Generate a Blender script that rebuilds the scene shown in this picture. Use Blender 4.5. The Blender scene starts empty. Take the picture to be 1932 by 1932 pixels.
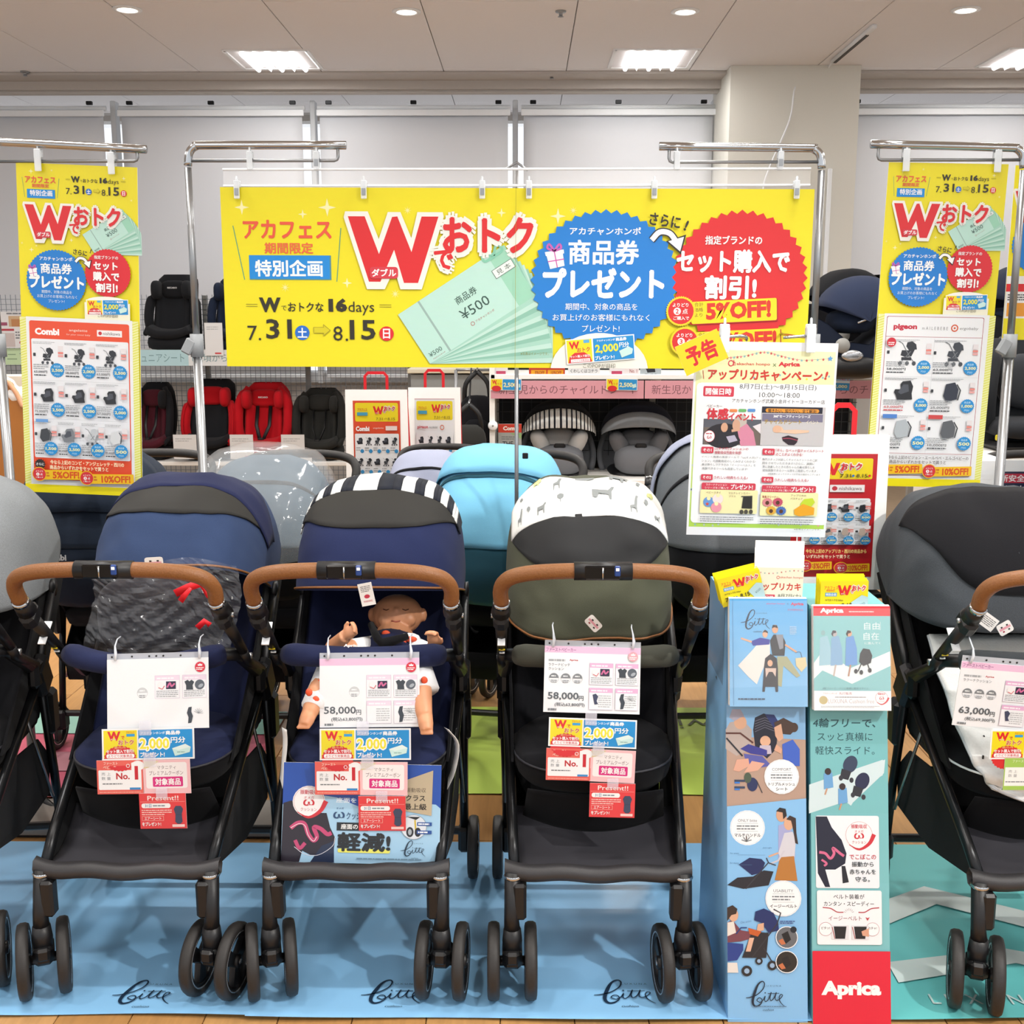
import bpy, math, random
from mathutils import Vector, Matrix, noise
random.seed(7)
PI = math.pi
S = bpy.context.scene
COL = S.collection
# ---------------------------------------------------------------- camera
F_PX = 2080.0
PITCH = math.radians(10.2)
YAW = math.radians(0.66)
EYE = Vector((0, 0, 1.5))
cam_data = bpy.data.cameras.new('camera'); cam = bpy.data.objects.new('camera', cam_data); COL.objects.link(cam)
cam_data.sensor_fit = 'HORIZONTAL'; cam_data.sensor_width = 36; cam_data.lens = 36 * F_PX / 1932
cam_data.clip_start = 0.05; cam_data.clip_end = 100
cam.location = EYE
cam.rotation_euler = (PI/2 - PITCH, 0, YAW)
S.camera = cam
CR = cam.rotation_euler.to_matrix()
def ray(px, py):
    return CR @ Vector(((px - 966) / F_PX, -(py - 966) / F_PX, -1))
def P(px, py, Y):            # the world point at depth Y that the photograph shows at (px, py)
    d = ray(px, py); return EYE + d * (Y / d.y)
def G(px, py, z=0.0):        # the same at height z
    d = ray(px, py); return EYE + d * ((z - EYE.z) / d.z)
# ---------------------------------------------------------------- world, exposure, lights
S.view_settings.view_transform = 'Standard'; S.view_settings.look = 'None'
S.view_settings.gamma = 1.0; S.view_settings.use_curve_mapping = False
S.view_settings.exposure = 0.12
w = bpy.data.worlds.new('world'); S.world = w; w.use_nodes = True
w.node_tree.nodes['Background'].inputs[0].default_value = (0.93, 0.96, 1.0, 1)
w.node_tree.nodes['Background'].inputs[1].default_value = 1.05
S.cycles.max_bounces = 6; S.cycles.diffuse_bounces = 3; S.cycles.glossy_bounces = 3
S.cycles.transmission_bounces = 4; S.cycles.transparent_max_bounces = 12
S.cycles.caustics_reflective = False; S.cycles.caustics_refractive = False
CEIL = 3.36; WALLY = 9.5

# ---------------------------------------------------------------- colours and materials
def lin(h, a=1.0):
    if isinstance(h, tuple): return h if len(h) == 4 else (*h, 1.0)
    h = h.lstrip('#'); c = [int(h[i:i+2], 16) / 255 for i in (0, 2, 4)]
    return (*[x / 12.92 if x <= .04045 else ((x + .055) / 1.055) ** 2.4 for x in c], a)
MATS = {}
def mat(name, col='#808080', rough=.6, metal=0, spec=.5, coat=0, nscale=0, namt=0.0, bump=0.0, trans=0, alpha=1, ior=1.45, sheen=0, weave=0):
    if name in MATS: return MATS[name]
    m = bpy.data.materials.new(name); m.use_nodes = True; nt = m.node_tree; b = nt.nodes['Principled BSDF']
    b.inputs['Roughness'].default_value = rough; b.inputs['Metallic'].default_value = metal
    b.inputs['Specular IOR Level'].default_value = spec; b.inputs['Coat Weight'].default_value = coat
    b.inputs['Coat Roughness'].default_value = .08
    b.inputs['Transmission Weight'].default_value = trans; b.inputs['Alpha'].default_value = alpha; b.inputs['IOR'].default_value = ior
    b.inputs['Sheen Weight'].default_value = sheen
    c = lin(col); b.inputs['Base Color'].default_value = c
    if nscale:
        tc = nt.nodes.new('ShaderNodeTexCoord'); n = nt.nodes.new('ShaderNodeTexNoise'); n.inputs['Scale'].default_value = nscale; n.inputs['Detail'].default_value = 3
        nt.links.new(tc.outputs['Object'], n.inputs['Vector'])
        if namt:
            mx = nt.nodes.new('ShaderNodeMix'); mx.data_type = 'RGBA'
            mx.inputs[6].default_value = tuple(x * (1 - namt) for x in c[:3]) + (1,)
            mx.inputs[7].default_value = tuple(min(1, x * (1 + namt)) for x in c[:3]) + (1,)
            nt.links.new(n.outputs['Fac'], mx.inputs[0]); nt.links.new(mx.outputs[2], b.inputs['Base Color'])
        if bump:
            bp = nt.nodes.new('ShaderNodeBump'); bp.inputs['Strength'].default_value = bump; bp.inputs['Distance'].default_value = .004
            nt.links.new(n.outputs['Fac'], bp.inputs['Height']); nt.links.new(bp.outputs['Normal'], b.inputs['Normal'])
    MATS[name] = m; return m
def emis(name, col, s):
    if name in MATS: return MATS[name]
    m = bpy.data.materials.new(name); m.use_nodes = True; nt = m.node_tree; b = nt.nodes['Principled BSDF']
    b.inputs['Base Color'].default_value = lin(col); b.inputs['Emission Color'].default_value = lin(col); b.inputs['Emission Strength'].default_value = s
    MATS[name] = m; return m
def printmat(name, rough, coat):
    m = bpy.data.materials.new(name); m.use_nodes = True; nt = m.node_tree; b = nt.nodes['Principled BSDF']
    a = nt.nodes.new('ShaderNodeAttribute'); a.attribute_name = 'ink'
    n = nt.nodes.new('ShaderNodeTexNoise'); n.inputs['Scale'].default_value = 60
    mx = nt.nodes.new('ShaderNodeMix'); mx.data_type = 'RGBA'; mx.blend_type = 'MULTIPLY'; mx.inputs[0].default_value = .05
    nt.links.new(a.outputs['Color'], mx.inputs[6]); nt.links.new(n.outputs['Color'], mx.inputs[7])
    dk = nt.nodes.new('ShaderNodeMix'); dk.data_type = 'RGBA'; dk.blend_type = 'MULTIPLY'; dk.inputs[0].default_value = 1; dk.inputs[7].default_value = (.77, .77, .77, 1)
    nt.links.new(mx.outputs[2], dk.inputs[6]); nt.links.new(dk.outputs[2], b.inputs['Base Color'])
    b.inputs['Roughness'].default_value = rough; b.inputs['Coat Weight'].default_value = coat; b.inputs['Coat Roughness'].default_value = .05
    MATS[name] = m; return m
printmat('printed_paper', .55, 0); printmat('laminated_print', .35, .12); printmat('printed_mat_film', .45, .15)

def fabric(name, col, rough=.9, namt=.12, scale=900, sheen=.04, bump=.25):
    return mat(name, col, rough, nscale=scale, namt=namt, bump=bump, sheen=sheen, spec=.2)
M_black = mat('black_plastic', '#121214', .42, nscale=300, namt=.1, bump=.05)
M_dark = mat('charcoal_metal', '#1c1d1f', .3, metal=.5, nscale=200, namt=.05)
M_rubber = mat('grey_black_rubber', '#262423', .55, nscale=150, namt=.15, bump=.1)
M_rim = mat('silver_ring', '#b9bcc0', .25, metal=.8, nscale=100, namt=.03)
M_chrome = mat('chrome', '#b9bbbd', .16, metal=1, nscale=20, namt=.02)
M_steel = mat('satin_steel', '#97999b', .34, metal=.9, nscale=40, namt=.04)
M_leather = mat('tan_leather', '#7b4f2b', .42, nscale=260, namt=.22, bump=.25, spec=.4)
M_blackfab = fabric('black_fabric', '#0c0c0f')
M_mesh = fabric('charcoal_mesh', '#2a2a2f', namt=.25, scale=1500)
M_white = mat('white_plastic', '#eceef0', .4, nscale=80, namt=.02)
M_clear = mat('clear_plastic', '#ffffff', .05, trans=1, ior=1.3, alpha=.55, nscale=30, namt=.0)
M_clearfilm = mat('clear_film', '#f4f8ff', .08, alpha=.1, spec=1.0, coat=1, nscale=10, bump=.3)
M_wood = mat('oak_board', '#b98d5c', .5, nscale=8, namt=.18)

# ---------------------------------------------------------------- objects
def link(o, parent=None):
    COL.objects.link(o)
    if parent is not None: o.parent = parent
    return o
def thing(name, label, cat, loc=(0, 0, 0), rotz=0, group=None):
    o = bpy.data.objects.new(name, None); o.empty_display_size = .05; link(o); o.location = loc; o.rotation_euler = (0, 0, rotz)
    return tag(o, label, cat, group)
def tag(o, label=None, cat=None, group=None, kind=None):
    if label: o['label'] = label
    if cat: o['category'] = cat
    if group: o['group'] = group
    if kind: o['kind'] = kind
    return o
def dup(root, label=None, parent=None):
    r = root.copy(); link(r)
    r.parent = parent
    if label: r['label'] = label
    for ch in list(root.children): dup(ch, None, r)
    return r

class MB:
    def __init__(s): s.v = []; s.f = []; s.m = []; s.sm = []; s.cm = 0; s.mats = []
    def use(s, m):
        if m not in s.mats: s.mats.append(m)
        s.cm = s.mats.index(m); return s
    def add(s, vs, fs, smooth=False):
        b = len(s.v); s.v += [tuple(v) for v in vs]
        for f in fs: s.f.append(tuple(i + b for i in f)); s.m.append(s.cm); s.sm.append(smooth)
        return s
    def box(s, c, d, rot=None, bev=0):
        cx, cy, cz = c; x, y, z = d[0]/2, d[1]/2, d[2]/2
        if bev:
            b = min(bev, x*.9, y*.9, z*.9); vs = []
            for sx in (-1, 1):
                for sy in (-1, 1):
                    for sz in (-1, 1):
                        vs += [(sx*(x-b), sy*(y-b), sz*z), (sx*(x-b), sy*y, sz*(z-b)), (sx*x, sy*(y-b), sz*(z-b))]
            I = lambda a, b_, c_, k: ((a > 0)*4 + (b_ > 0)*2 + (c_ > 0))*3 + k
            fs = []
            q = [(-1, -1), (1, -1), (1, 1), (-1, 1)]
            for g in (-1, 1):
                A = [I(a, b_, g, 0) for a, b_ in q]; fs.append(A if g > 0 else A[::-1])
                A = [I(a, g, b_, 1) for a, b_ in q]; fs.append(A if g < 0 else A[::-1])
                A = [I(g, a, b_, 2) for a, b_ in q]; fs.append(A if g > 0 else A[::-1])
            for a in (-1, 1):
                for b_ in (-1, 1):
                    fs.append([I(a, b_, -1, 1), I(a, b_, 1, 1), I(a, b_, 1, 2), I(a, b_, -1, 2)])
                    fs.append([I(-1, a, b_, 0), I(1, a, b_, 0), I(1, a, b_, 1), I(-1, a, b_, 1)])
                    fs.append([I(a, -1, b_, 0), I(a, 1, b_, 0), I(a, 1, b_, 2), I(a, -1, b_, 2)])
                    for c_ in (-1, 1): fs.append([I(a, b_, c_, 0), I(a, b_, c_, 1), I(a, b_, c_, 2)])
        else:
            vs = [(sx*x, sy*y, sz*z) for sx in (-1, 1) for sy in (-1, 1) for sz in (-1, 1)]
            fs = [(0, 1, 3, 2), (4, 6, 7, 5), (0, 4, 5, 1), (2, 3, 7, 6), (0, 2, 6, 4), (1, 5, 7, 3)]
        if rot is not None:
            if not isinstance(rot, Matrix): rot = Matrix.Rotation(rot[0], 3, 'X') if len(rot) == 1 else (Matrix.Rotation(rot[2], 3, 'Z') @ Matrix.Rotation(rot[1], 3, 'Y') @ Matrix.Rotation(rot[0], 3, 'X'))
            vs = [rot @ Vector(v) for v in vs]
        return s.add([(v[0]+cx, v[1]+cy, v[2]+cz) for v in vs], fs)
    def tube(s, pts, r, n=8, cap=True, closed=False, flat=1.0, up=None):
        pts = [Vector(p) for p in pts]; N = len(pts)
        rs = r if isinstance(r, (list, tuple)) else [r]*N
        vs = []; nrm = None
        for i in range(N):
            if closed: t = pts[(i+1) % N] - pts[i-1]
            else: t = pts[min(i+1, N-1)] - pts[max(i-1, 0)]
            if t.length < 1e-9: t = Vector((0, 0, 1))
            t.normalize()
            if nrm is None:
                a = Vector(up) if up else (Vector((0, 0, 1)) if abs(t.z) < .9 else Vector((1, 0, 0)))
                nrm = (a - t*a.dot(t)).normalized()
            else: nrm = (nrm - t*nrm.dot(t)).normalized()
            bn = t.cross(nrm)
            for k in range(n):
                a = 2*PI*k/n; vs.append(pts[i] + nrm*math.cos(a)*rs[i] + bn*math.sin(a)*rs[i]*flat)
        fs = []
        for i in range(N if closed else N-1):
            j = (i+1) % N
            for k in range(n): fs.append((i*n+k, i*n+(k+1) % n, j*n+(k+1) % n, j*n+k))
        if cap and not closed: fs.append(tuple(range(n))[::-1]); fs.append(tuple((N-1)*n+k for k in range(n)))
        return s.add(vs, fs, True)
    def lathe(s, prof, c, axis='z', n=24, closed=False):
        vs = []; K = len(prof)
        for i in range(n):
            a = 2*PI*i/n
            for r, h in prof:
                p = (r*math.cos(a), r*math.sin(a), h)
                if axis == 'x': p = (p[2], p[0], p[1])
                if axis == 'y': p = (p[0], p[2], p[1])
                vs.append((p[0]+c[0], p[1]+c[1], p[2]+c[2]))
        fs = []
        for i in range(n):
            j = (i+1) % n
            for k in range(K if closed else K-1): fs.append((i*K+k, j*K+k, j*K+(k+1) % K, i*K+(k+1) % K))
        return s.add(vs, fs, True)
    def grid(s, rows, closed_u=False, smooth=True, thick=0):
        R = len(rows); C = len(rows[0]); vs = [p for r in rows for p in r]
        fs = [(i*C+j, i*C+(j+1) % C, (i+1)*C+(j+1) % C, (i+1)*C+j) for i in range(R-1) for j in range(C if closed_u else C-1)]
        return s.add(vs, fs, smooth)
    def prism(s, pts, d0, d1, axis='y', smooth=False):   # outline in the plane, extruded along the axis
        n = len(pts)
        def q(p, d): return {'y': (p[0], d, p[1]), 'x': (d, p[0], p[1]), 'z': (p[0], p[1], d)}[axis]
        return s.add([q(p, d0) for p in pts] + [q(p, d1) for p in pts], [tuple(range(n)), tuple(range(2*n-1, n-1, -1))] + [(i, i+n, (i+1) % n + n, (i+1) % n) for i in range(n)])
    def blob(s, c, r, n=12, m=8, e=1.0, rot=None):
        vs = []
        def pw(x): return math.copysign(abs(x)**e, x)
        for i in range(m+1):
            ph = PI*i/m
            for k in range(n):
                th = 2*PI*k/n
                v = Vector((r[0]*pw(math.sin(ph))*pw(math.cos(th)), r[1]*pw(math.sin(ph))*pw(math.sin(th)), r[2]*pw(math.cos(ph))))
                if rot is not None: v = rot @ v
                vs.append(v + Vector(c))
        return s.add(vs, [(i*n+k, (i+1)*n+k, (i+1)*n+(k+1) % n, i*n+(k+1) % n) for i in range(m) for k in range(n)], True)
    def build(s, name, m=None, parent=None, solid=0, fix=True):
        me = bpy.data.meshes.new(name); me.from_pydata(s.v, [], s.f)
        for x in (s.mats if s.mats else [m]): me.materials.append(x)
        if s.mats: me.polygons.foreach_set('material_index', s.m)
        me.polygons.foreach_set('use_smooth', s.sm)
        me.validate(); me.update()
        if fix:
            import bmesh
            bm = bmesh.new(); bm.from_mesh(me); bmesh.ops.recalc_face_normals(bm, faces=bm.faces); bm.to_mesh(me); bm.free()
        o = bpy.data.objects.new(name, me); link(o, parent)
        if solid:
            md = o.modifiers.new('thickness', 'SOLIDIFY'); md.thickness = solid; md.offset = 0
        return o
def obj(name, m, parent, fn, **k):
    b = MB(); fn(b); return b.build(name, m, parent, **k)
def struct(name, b, m=None, parent=None, **k):
    o = b.build(name, m, parent, **k)
    if parent is None: o['kind'] = 'structure'
    return o
def spline(pts, n=6, closed=False):
    P_ = [Vector(p) for p in pts]; N = len(P_); out = []
    for i in range(N if closed else N-1):
        if closed: p0, p1, p2, p3 = P_[i-1], P_[i], P_[(i+1) % N], P_[(i+2) % N]
        else: p1, p2 = P_[i], P_[i+1]; p0 = P_[i-1] if i else p1*2-p2; p3 = P_[i+2] if i+2 < N else p2*2-p1
        for k in range(n):
            t = k/n
            out.append(.5*((2*p1) + (p2-p0)*t + (2*p0-5*p1+4*p2-p3)*t*t + (3*p1-p0-3*p2+p3)*t**3))
    if not closed: out.append(P_[-1])
    return out

# ---------------------------------------------------------------- flat print: ink shapes on paper, card and film
_TX = {}
def glyphs(s, off, res):
    key = (s, off, res)
    if key not in _TX:
        c = bpy.data.curves.new('lettering', 'FONT'); c.body = s; c.size = 1; c.offset = off; c.resolution_u = res; c.align_x = 'LEFT'
        o = bpy.data.objects.new('lettering', c); m = bpy.data.meshes.new_from_object(o)
        v = [(p.co.x, p.co.y) for p in m.vertices]; f = [tuple(p.vertices) for p in m.polygons]
        bpy.data.objects.remove(o); bpy.data.curves.remove(c); bpy.data.meshes.remove(m)
        _TX[key] = (v, f)
    return _TX[key]
class Print:
    def __init__(s, sc, dz=.00004): s.sc = sc; s.dz = dz; s.v = []; s.f = []; s.c = []; s.n = 1
    def _add(s, vs, fs, col, keep=False):
        b = len(s.v); z = s.n*s.dz
        s.v += [(x*s.sc, -z, -y*s.sc) for x, y in vs]
        col = lin(col)
        for f in fs: s.f.append(tuple(i+b for i in f)); s.c.append(col)
        if not keep: s.n += 1
    def poly(s, pts, col, keep=False):
        b = [tuple(p[:2]) for p in pts]
        if len(b) > 4:
            from mathutils.geometry import tessellate_polygon
            t = tessellate_polygon([[Vector((x, y, 0)) for x, y in b]]); s._add(b, [tuple(x) for x in t], col, keep)
        else: s._add(b, [tuple(range(len(b)))], col, keep)
        return s
    def rect(s, x0, y0, x1, y1, col, rot=0, keep=False, r=0):
        cx, cy = (x0+x1)/2, (y0+y1)/2; a, b = (x1-x0)/2, (y1-y0)/2
        if r:
            pts = []
            for sx, sy, a0 in ((1, -1, -90), (1, 1, 0), (-1, 1, 90), (-1, -1, 180)):
                for k in range(5): t = math.radians(a0+22.5*k); pts.append((sx*(a-r)+r*math.cos(t), sy*(b-r)+r*math.sin(t)))
        else: pts = [(-a, -b), (a, -b), (a, b), (-a, b)]
        t = math.radians(rot); c, q = math.cos(t), math.sin(t)
        return s.poly([(cx+x*c-y*q, cy+x*q+y*c) for x, y in pts], col, keep)
    def ell(s, cx, cy, rx, ry, col, rot=0, n=22, keep=False):
        t = math.radians(rot); c, q = math.cos(t), math.sin(t)
        return s.poly([(cx+rx*math.cos(k)*c-ry*math.sin(k)*q, cy+rx*math.cos(k)*q+ry*math.sin(k)*c) for k in [2*PI*i/n for i in range(n)]], col, keep)
    def burst(s, cx, cy, rx, ry, n, d, col):
        return s.poly([(cx+rx*(1-(i % 2)*d)*math.cos(PI*i/n), cy+ry*(1-(i % 2)*d)*math.sin(PI*i/n)) for i in range(2*n)], col)
    def star(s, cx, cy, r, col, n=4, d=.7, rot=0, keep=False):
        return s.poly([(cx+r*(1-(i % 2)*d)*math.cos(PI*i/n+rot-PI/2), cy+r*(1-(i % 2)*d)*math.sin(PI*i/n+rot-PI/2)) for i in range(2*n)], col, keep)
    def line(s, pts, w, col, keep=False):
        pts = [Vector((p[0], p[1])) for p in pts]; N = len(pts); ws = w if isinstance(w, (list, tuple)) else [w]*N; L = []; R = []
        for i in range(N):
            t = pts[min(i+1, N-1)]-pts[max(i-1, 0)]
            if t.length < 1e-9: t = Vector((1, 0))
            t.normalize(); n = Vector((-t.y, t.x)); L.append(pts[i]+n*ws[i]/2); R.append(pts[i]-n*ws[i]/2)
        vs = [(p.x, p.y) for p in L+R]
        s._add(vs, [(i, i+1, i+1+N, i+N) for i in range(N-1)], col, keep); return s
    def curve(s, pts, w, col, n=6, keep=False):
        sp = spline([(p[0], p[1], 0) for p in pts], n)
        if isinstance(w, (list, tuple)): w = [w[min(int(i/n), len(w)-1)]*(1-(i % n)/n) + w[min(int(i/n)+1, len(w)-1)]*(i % n)/n for i in range(len(sp))]
        return s.line(sp, w, col, keep)
    def ring(s, cx, cy, rx, ry, w, col, n=24, a0=0, a1=360):
        return s.line([(cx+rx*math.cos(math.radians(a0+(a1-a0)*i/n)), cy+ry*math.sin(math.radians(a0+(a1-a0)*i/n))) for i in range(n+1)], w, col)
    def T(s, txt, cx, cy, w, h, col, b=0.0, rot=0, ol=None, skew=0, res=2):
        v0, f0 = glyphs(txt, 0.0 if any(ord(ch) > 0x2e80 for ch in txt) else b, res)
        if not v0: return s
        xs = [p[0] for p in v0]; ys = [p[1] for p in v0]
        x0, x1, y0, y1 = min(xs), max(xs), min(ys), max(ys)
        kx = (w/(x1-x0)) if w else None; ky = (h/(y1-y0)) if h else None
        kx = kx or ky; ky = ky or kx
        t = math.radians(rot); c, q = math.cos(t), math.sin(t)
        def tr(p):
            x = (p[0]-(x0+x1)/2)*kx; y = -(p[1]-(y0+y1)/2)*ky; x -= skew*y
            return (cx+x*c-y*q, cy+x*q+y*c)
        cjk = any(ord(ch) > 0x2e80 for ch in txt)
        def copies(off, n, col, v, f):
            for i in range(n):
                a = 2*PI*i/n+PI/4; dx = off*math.cos(a)*(1.3 if n == 4 else 1); dy = off*math.sin(a)*(1.3 if n == 4 else 1)
                s._add([tr((q[0]+dx, q[1]+dy)) for q in v], f, col, True); s.n += .4
            s.n += .6
        if ol:
            for oc, ow in (ol if isinstance(ol, list) else [ol]):
                copies(b+ow, 10, oc, v0, f0)
                if b+ow > .09: copies((b+ow)*.5, 6, oc, v0, f0)
        if cjk and b > .006: copies(b*.8, 4 if b < .04 else 6, col, v0, f0)
        else: s._add([tr(p) for p in v0], f0, col)
        return s
    def gib(s, x0, y0, x1, y1, n, col, th=.5, seed=0):     # rows of print too small to read: broken hairlines
        rn = random.Random(seed+int(x0*7+y0*13)); h = (y1-y0)/n
        vs = []; fs = []
        for i in range(n):
            y = y0+h*(i+.5); x = x0; end = x1-(x1-x0)*rn.random()*.25*(i == n-1)
            while x < end:
                l = h*(.5+rn.random()*1.6); e = min(x+l, end); b = len(vs)
                vs += [(x, y-h*th/2), (e, y-h*th/2), (e, y+h*th/2), (x, y+h*th/2)]; fs.append((b, b+1, b+2, b+3)); x = e+h*.22
        s._add(vs, fs, col); return s
    def bg(s, W, H, col, r=0): return s.rect(0, 0, W, H, col, r=r)
    def grad(s, x0, y0, x1, y1, c0, c1, n=12):             # printed colour blend
        a, b = lin(c0), lin(c1)
        for i in range(n):
            k = (i+.5)/n; s.rect(x0, y0+(y1-y0)*i/n, x1, y0+(y1-y0)*(i+1)/n, tuple(a[j]*(1-k)+b[j]*k for j in range(4)), keep=True)
        s.n += 1; return s
    def build(s, name, parent=None, m='printed_paper', loc=(0, 0, 0)):
        me = bpy.data.meshes.new(name); me.from_pydata(s.v, [], s.f); me.materials.append(MATS[m])
        at = me.attributes.new('ink', 'FLOAT_COLOR', 'CORNER'); buf = []
        for f, c in zip(s.f, s.c): buf += list(c)*len(f)
        at.data.foreach_set('color', buf); me.update()
        o = bpy.data.objects.new(name, me); link(o, parent); o.location = loc; return o
def sheet(name, W, H, sc, parent, th=.002, m=None, loc=(0, 0, 0), r=0):   # the board or paper a print sits on, behind y=0
    b = MB()
    if r:
        pts = []
        a, c = W/2, H/2
        for sx, sy, a0 in ((1, -1, -90), (1, 1, 0), (-1, 1, 90), (-1, -1, 180)):
            for k in range(5): t = math.radians(a0+22.5*k); pts.append(((a+sx*(a-r)+r*math.cos(t))*sc, -(c+sy*(c-r)+r*math.sin(t))*sc))
        b.prism(pts, 0, th, 'y')
    else: b.box((W*sc/2, th/2, -H*sc/2), (W*sc, th, H*sc))
    o = b.build(name, m or M_paper, parent); o.location = loc; return o
M_paper = mat('white_card', '#f4f4f2', .6, nscale=60, namt=.02)
def frame4(o, tl, tr, bl):
    """put a flat thing whose local x runs right and local -z down so that its top edge and left edge meet three world points"""
    ex = (tr-tl).normalized(); dn = (bl-tl); dn = (dn-ex*dn.dot(ex)).normalized(); ey = (-dn).cross(ex)
    R = Matrix((ex, ey, -dn)).transposed().to_4x4(); R.translation = tl; o.matrix_world = R
# ================================================================ THE ROOM
# floor: planks running away from the window wall
b = MB(); b.box((0, 4.2, -.03), (26, 16, .04)); fl = struct('floor', b, mat('floor_joint', '#9d866c', .6, nscale=20, namt=.1))
pb = MB(); pb.box((0, 0, -.005), (.158, .91, .01), bev=.0015)
wood_m = []
def woodmat(i, col):
    m = bpy.data.materials.new('floor_wood_%s' % i); m.use_nodes = True; nt = m.node_tree; p = nt.nodes['Principled BSDF']
    tc = nt.nodes.new('ShaderNodeTexCoord'); mp = nt.nodes.new('ShaderNodeMapping'); mp.inputs['Scale'].default_value = (22, 1.6, 1)
    n = nt.nodes.new('ShaderNodeTexNoise'); n.inputs['Scale'].default_value = 3; n.inputs['Detail'].default_value = 5; n.inputs['Distortion'].default_value = .6
    r = nt.nodes.new('ShaderNodeValToRGB'); c = lin(col); r.color_ramp.elements[0].color = tuple(x*.72 for x in c[:3])+(1,); r.color_ramp.elements[1].color = tuple(min(1, x*1.25) for x in c[:3])+(1,)
    nt.links.new(tc.outputs['Object'], mp.inputs[0]); nt.links.new(mp.outputs[0], n.inputs['Vector']); nt.links.new(n.outputs['Fac'], r.inputs[0]); nt.links.new(r.outputs[0], p.inputs['Base Color'])
    p.inputs['Roughness'].default_value = .32
    return m
proto = None
planks = []
for i, c in enumerate(('#b08553', '#a87c4b', '#b98e5e')):
    o = pb.build('plank', woodmat(i, c), fl); planks.append(o)
first = [True]*3
for ix in range(-16, 17):
    for iy in range(0, 9):
        k = random.randrange(3)
        x = ix*.16+.03; y = 1.0+iy*.912+(ix % 3)*.3
        if first[k]: o = planks[k]; first[k] = False
        else: o = planks[k].copy(); link(o, fl)
        o.location = (x, y, 0)
for k in range(3):
    if first[k]: planks[k].location = (2.11+.16*k, 2.5, 0)

# ceiling boards with open joints, seams where the photograph has them
b = MB(); b.box((0, 4.6, CEIL+.05), (26, 14, .06)); ce = struct('ceiling', b, mat('ceiling_void', '#8d857e', .9, nscale=10, namt=.05))
M_ceil = mat('ceiling_board', '#eeebec', .92, nscale=350, namt=.035, bump=.12)
seams = [P(x, 160, WALLY).x for x in (625, 840, 1063, 1285)]
wd = (seams[3]-seams[0])/3
cb = MB(); cb.box((0, 0, 0), (wd-.006, 1.86, .02), bev=.002)
cp = cb.build('ceiling_board', M_ceil, ce); done = False
for ix in range(-9, 10):
    for iy in range(-1, 6):
        o = cp if not done else cp.copy()
        if done: link(o, ce)
        done = True
        o.location = (seams[0]+wd*(ix+.5), WALLY-.52-1.866*(iy+.5), CEIL+.01)
b = MB()
for px0, px1, py in ((22, 468, 149), (655, 1120, 153), (1810, 1932, 156)):
    a = P(px0, py, 1); c = P(px1, py, 1)
    A = G(px0, py, CEIL); B = G(px1, py, CEIL)
    for dy in (0, .05): b.box(((A.x+B.x)/2, A.y+dy, CEIL-.004), (B.x-A.x, .018, .008))
b.build('air_slot', mat('slot_dark', '#6f6861', .8, nscale=40, namt=.05), ce)

# ceiling lamps: square three-tube fixtures and round downlights
M_tube = emis('lamp_glow', '#ffffff', 3.5); M_trim = mat('lamp_trim', '#efefef', .3, nscale=30, namt=.02)
def square_lamp(x, y, label, power=30, group=None):
    t = thing('ceiling_light', label, 'ceiling light', (x, y, CEIL), 0, group)
    w_ = .60
    b = MB(); h = .03
    for s_ in (-1, 1): b.box((s_*w_/2, 0, -.004), (.025, w_+.02, .012)); b.box((0, s_*w_/2, -.004), (w_, .025, .012))
    b.box((0, 0, .012), (w_, w_, .01)); b.build('lamp_frame', M_trim, t)
    for k in range(3):
        b = MB(); b.lathe([(0, -.27), (.017, -.268), (.017, .268), (0, .27)], (0, 0, 0), 'y', 12); o = b.build('tube', M_tube, t); o.location = (-.18+.18*k, 0, -.02)
    b = MB()
    for k in (-1, 1): b.prism([(-.012+.09*k, 0), (.012+.09*k, 0), (.09*k, -.03)], -.29, .29, 'y')
    b.box((0, 0, .004), (.56, .57, .004)); b.build('reflector', emis('lamp_reflector', '#ffffff', 3.2), t)
    l = bpy.data.lights.new('lamp_light', 'AREA'); l.shape = 'SQUARE'; l.size = .55; l.energy = power; l.color = (1, .985, .96)
    lo = bpy.data.objects.new('lamp_light', l); link(lo, t); lo.location = (0, 0, -.045)
    return t
A = G(518, 112, CEIL); B = G(1229, 115, CEIL); dx = B.x-A.x
square_lamp(A.x, A.y, 'square three-tube ceiling light above left end of banner', 14)
square_lamp(B.x, A.y, 'square three-tube ceiling light above right end of banner', 14)
square_lamp(B.x+dx, A.y, 'square ceiling light cut off by the right edge of the photo', 14)
for j, yy in enumerate((A.y-2.85, A.y-5.7, A.y-8.55, A.y-11.4)):
    for i in range(-1, 4):
        square_lamp(A.x+dx*(i-.0), yy, 'square ceiling light nearer the camera, above the picture', (30, 30, 24, 18)[j], 'square ceiling lights outside the picture')
def downlight(x, y, label, e=16, group=None):
    t = thing('downlight', label, 'ceiling light', (x, y, CEIL), 0, group)
    b = MB(); b.lathe([(.062, .0), (.088, .0), (.09, -.006), (.062, -.01), (.062, 0)], (0, 0, 0), 'z', 28); b.build('trim_ring', M_trim, t)
    b = MB(); b.lathe([(0, -.003), (.04, -.003), (.064, -.006)], (0, 0, 0), 'z', 24); b.build('lens', emis('downlight_glow', '#fff6ea', 9), t)
    l = bpy.data.lights.new('spot_light', 'SPOT'); l.energy = e; l.spot_size = math.radians(110); l.spot_blend = .6; l.shadow_soft_size = .05; l.color = (1, .96, .9)
    lo = bpy.data.objects.new('spot_light', l); link(lo, t); lo.location = (0, 0, -.03)
    return t
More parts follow.
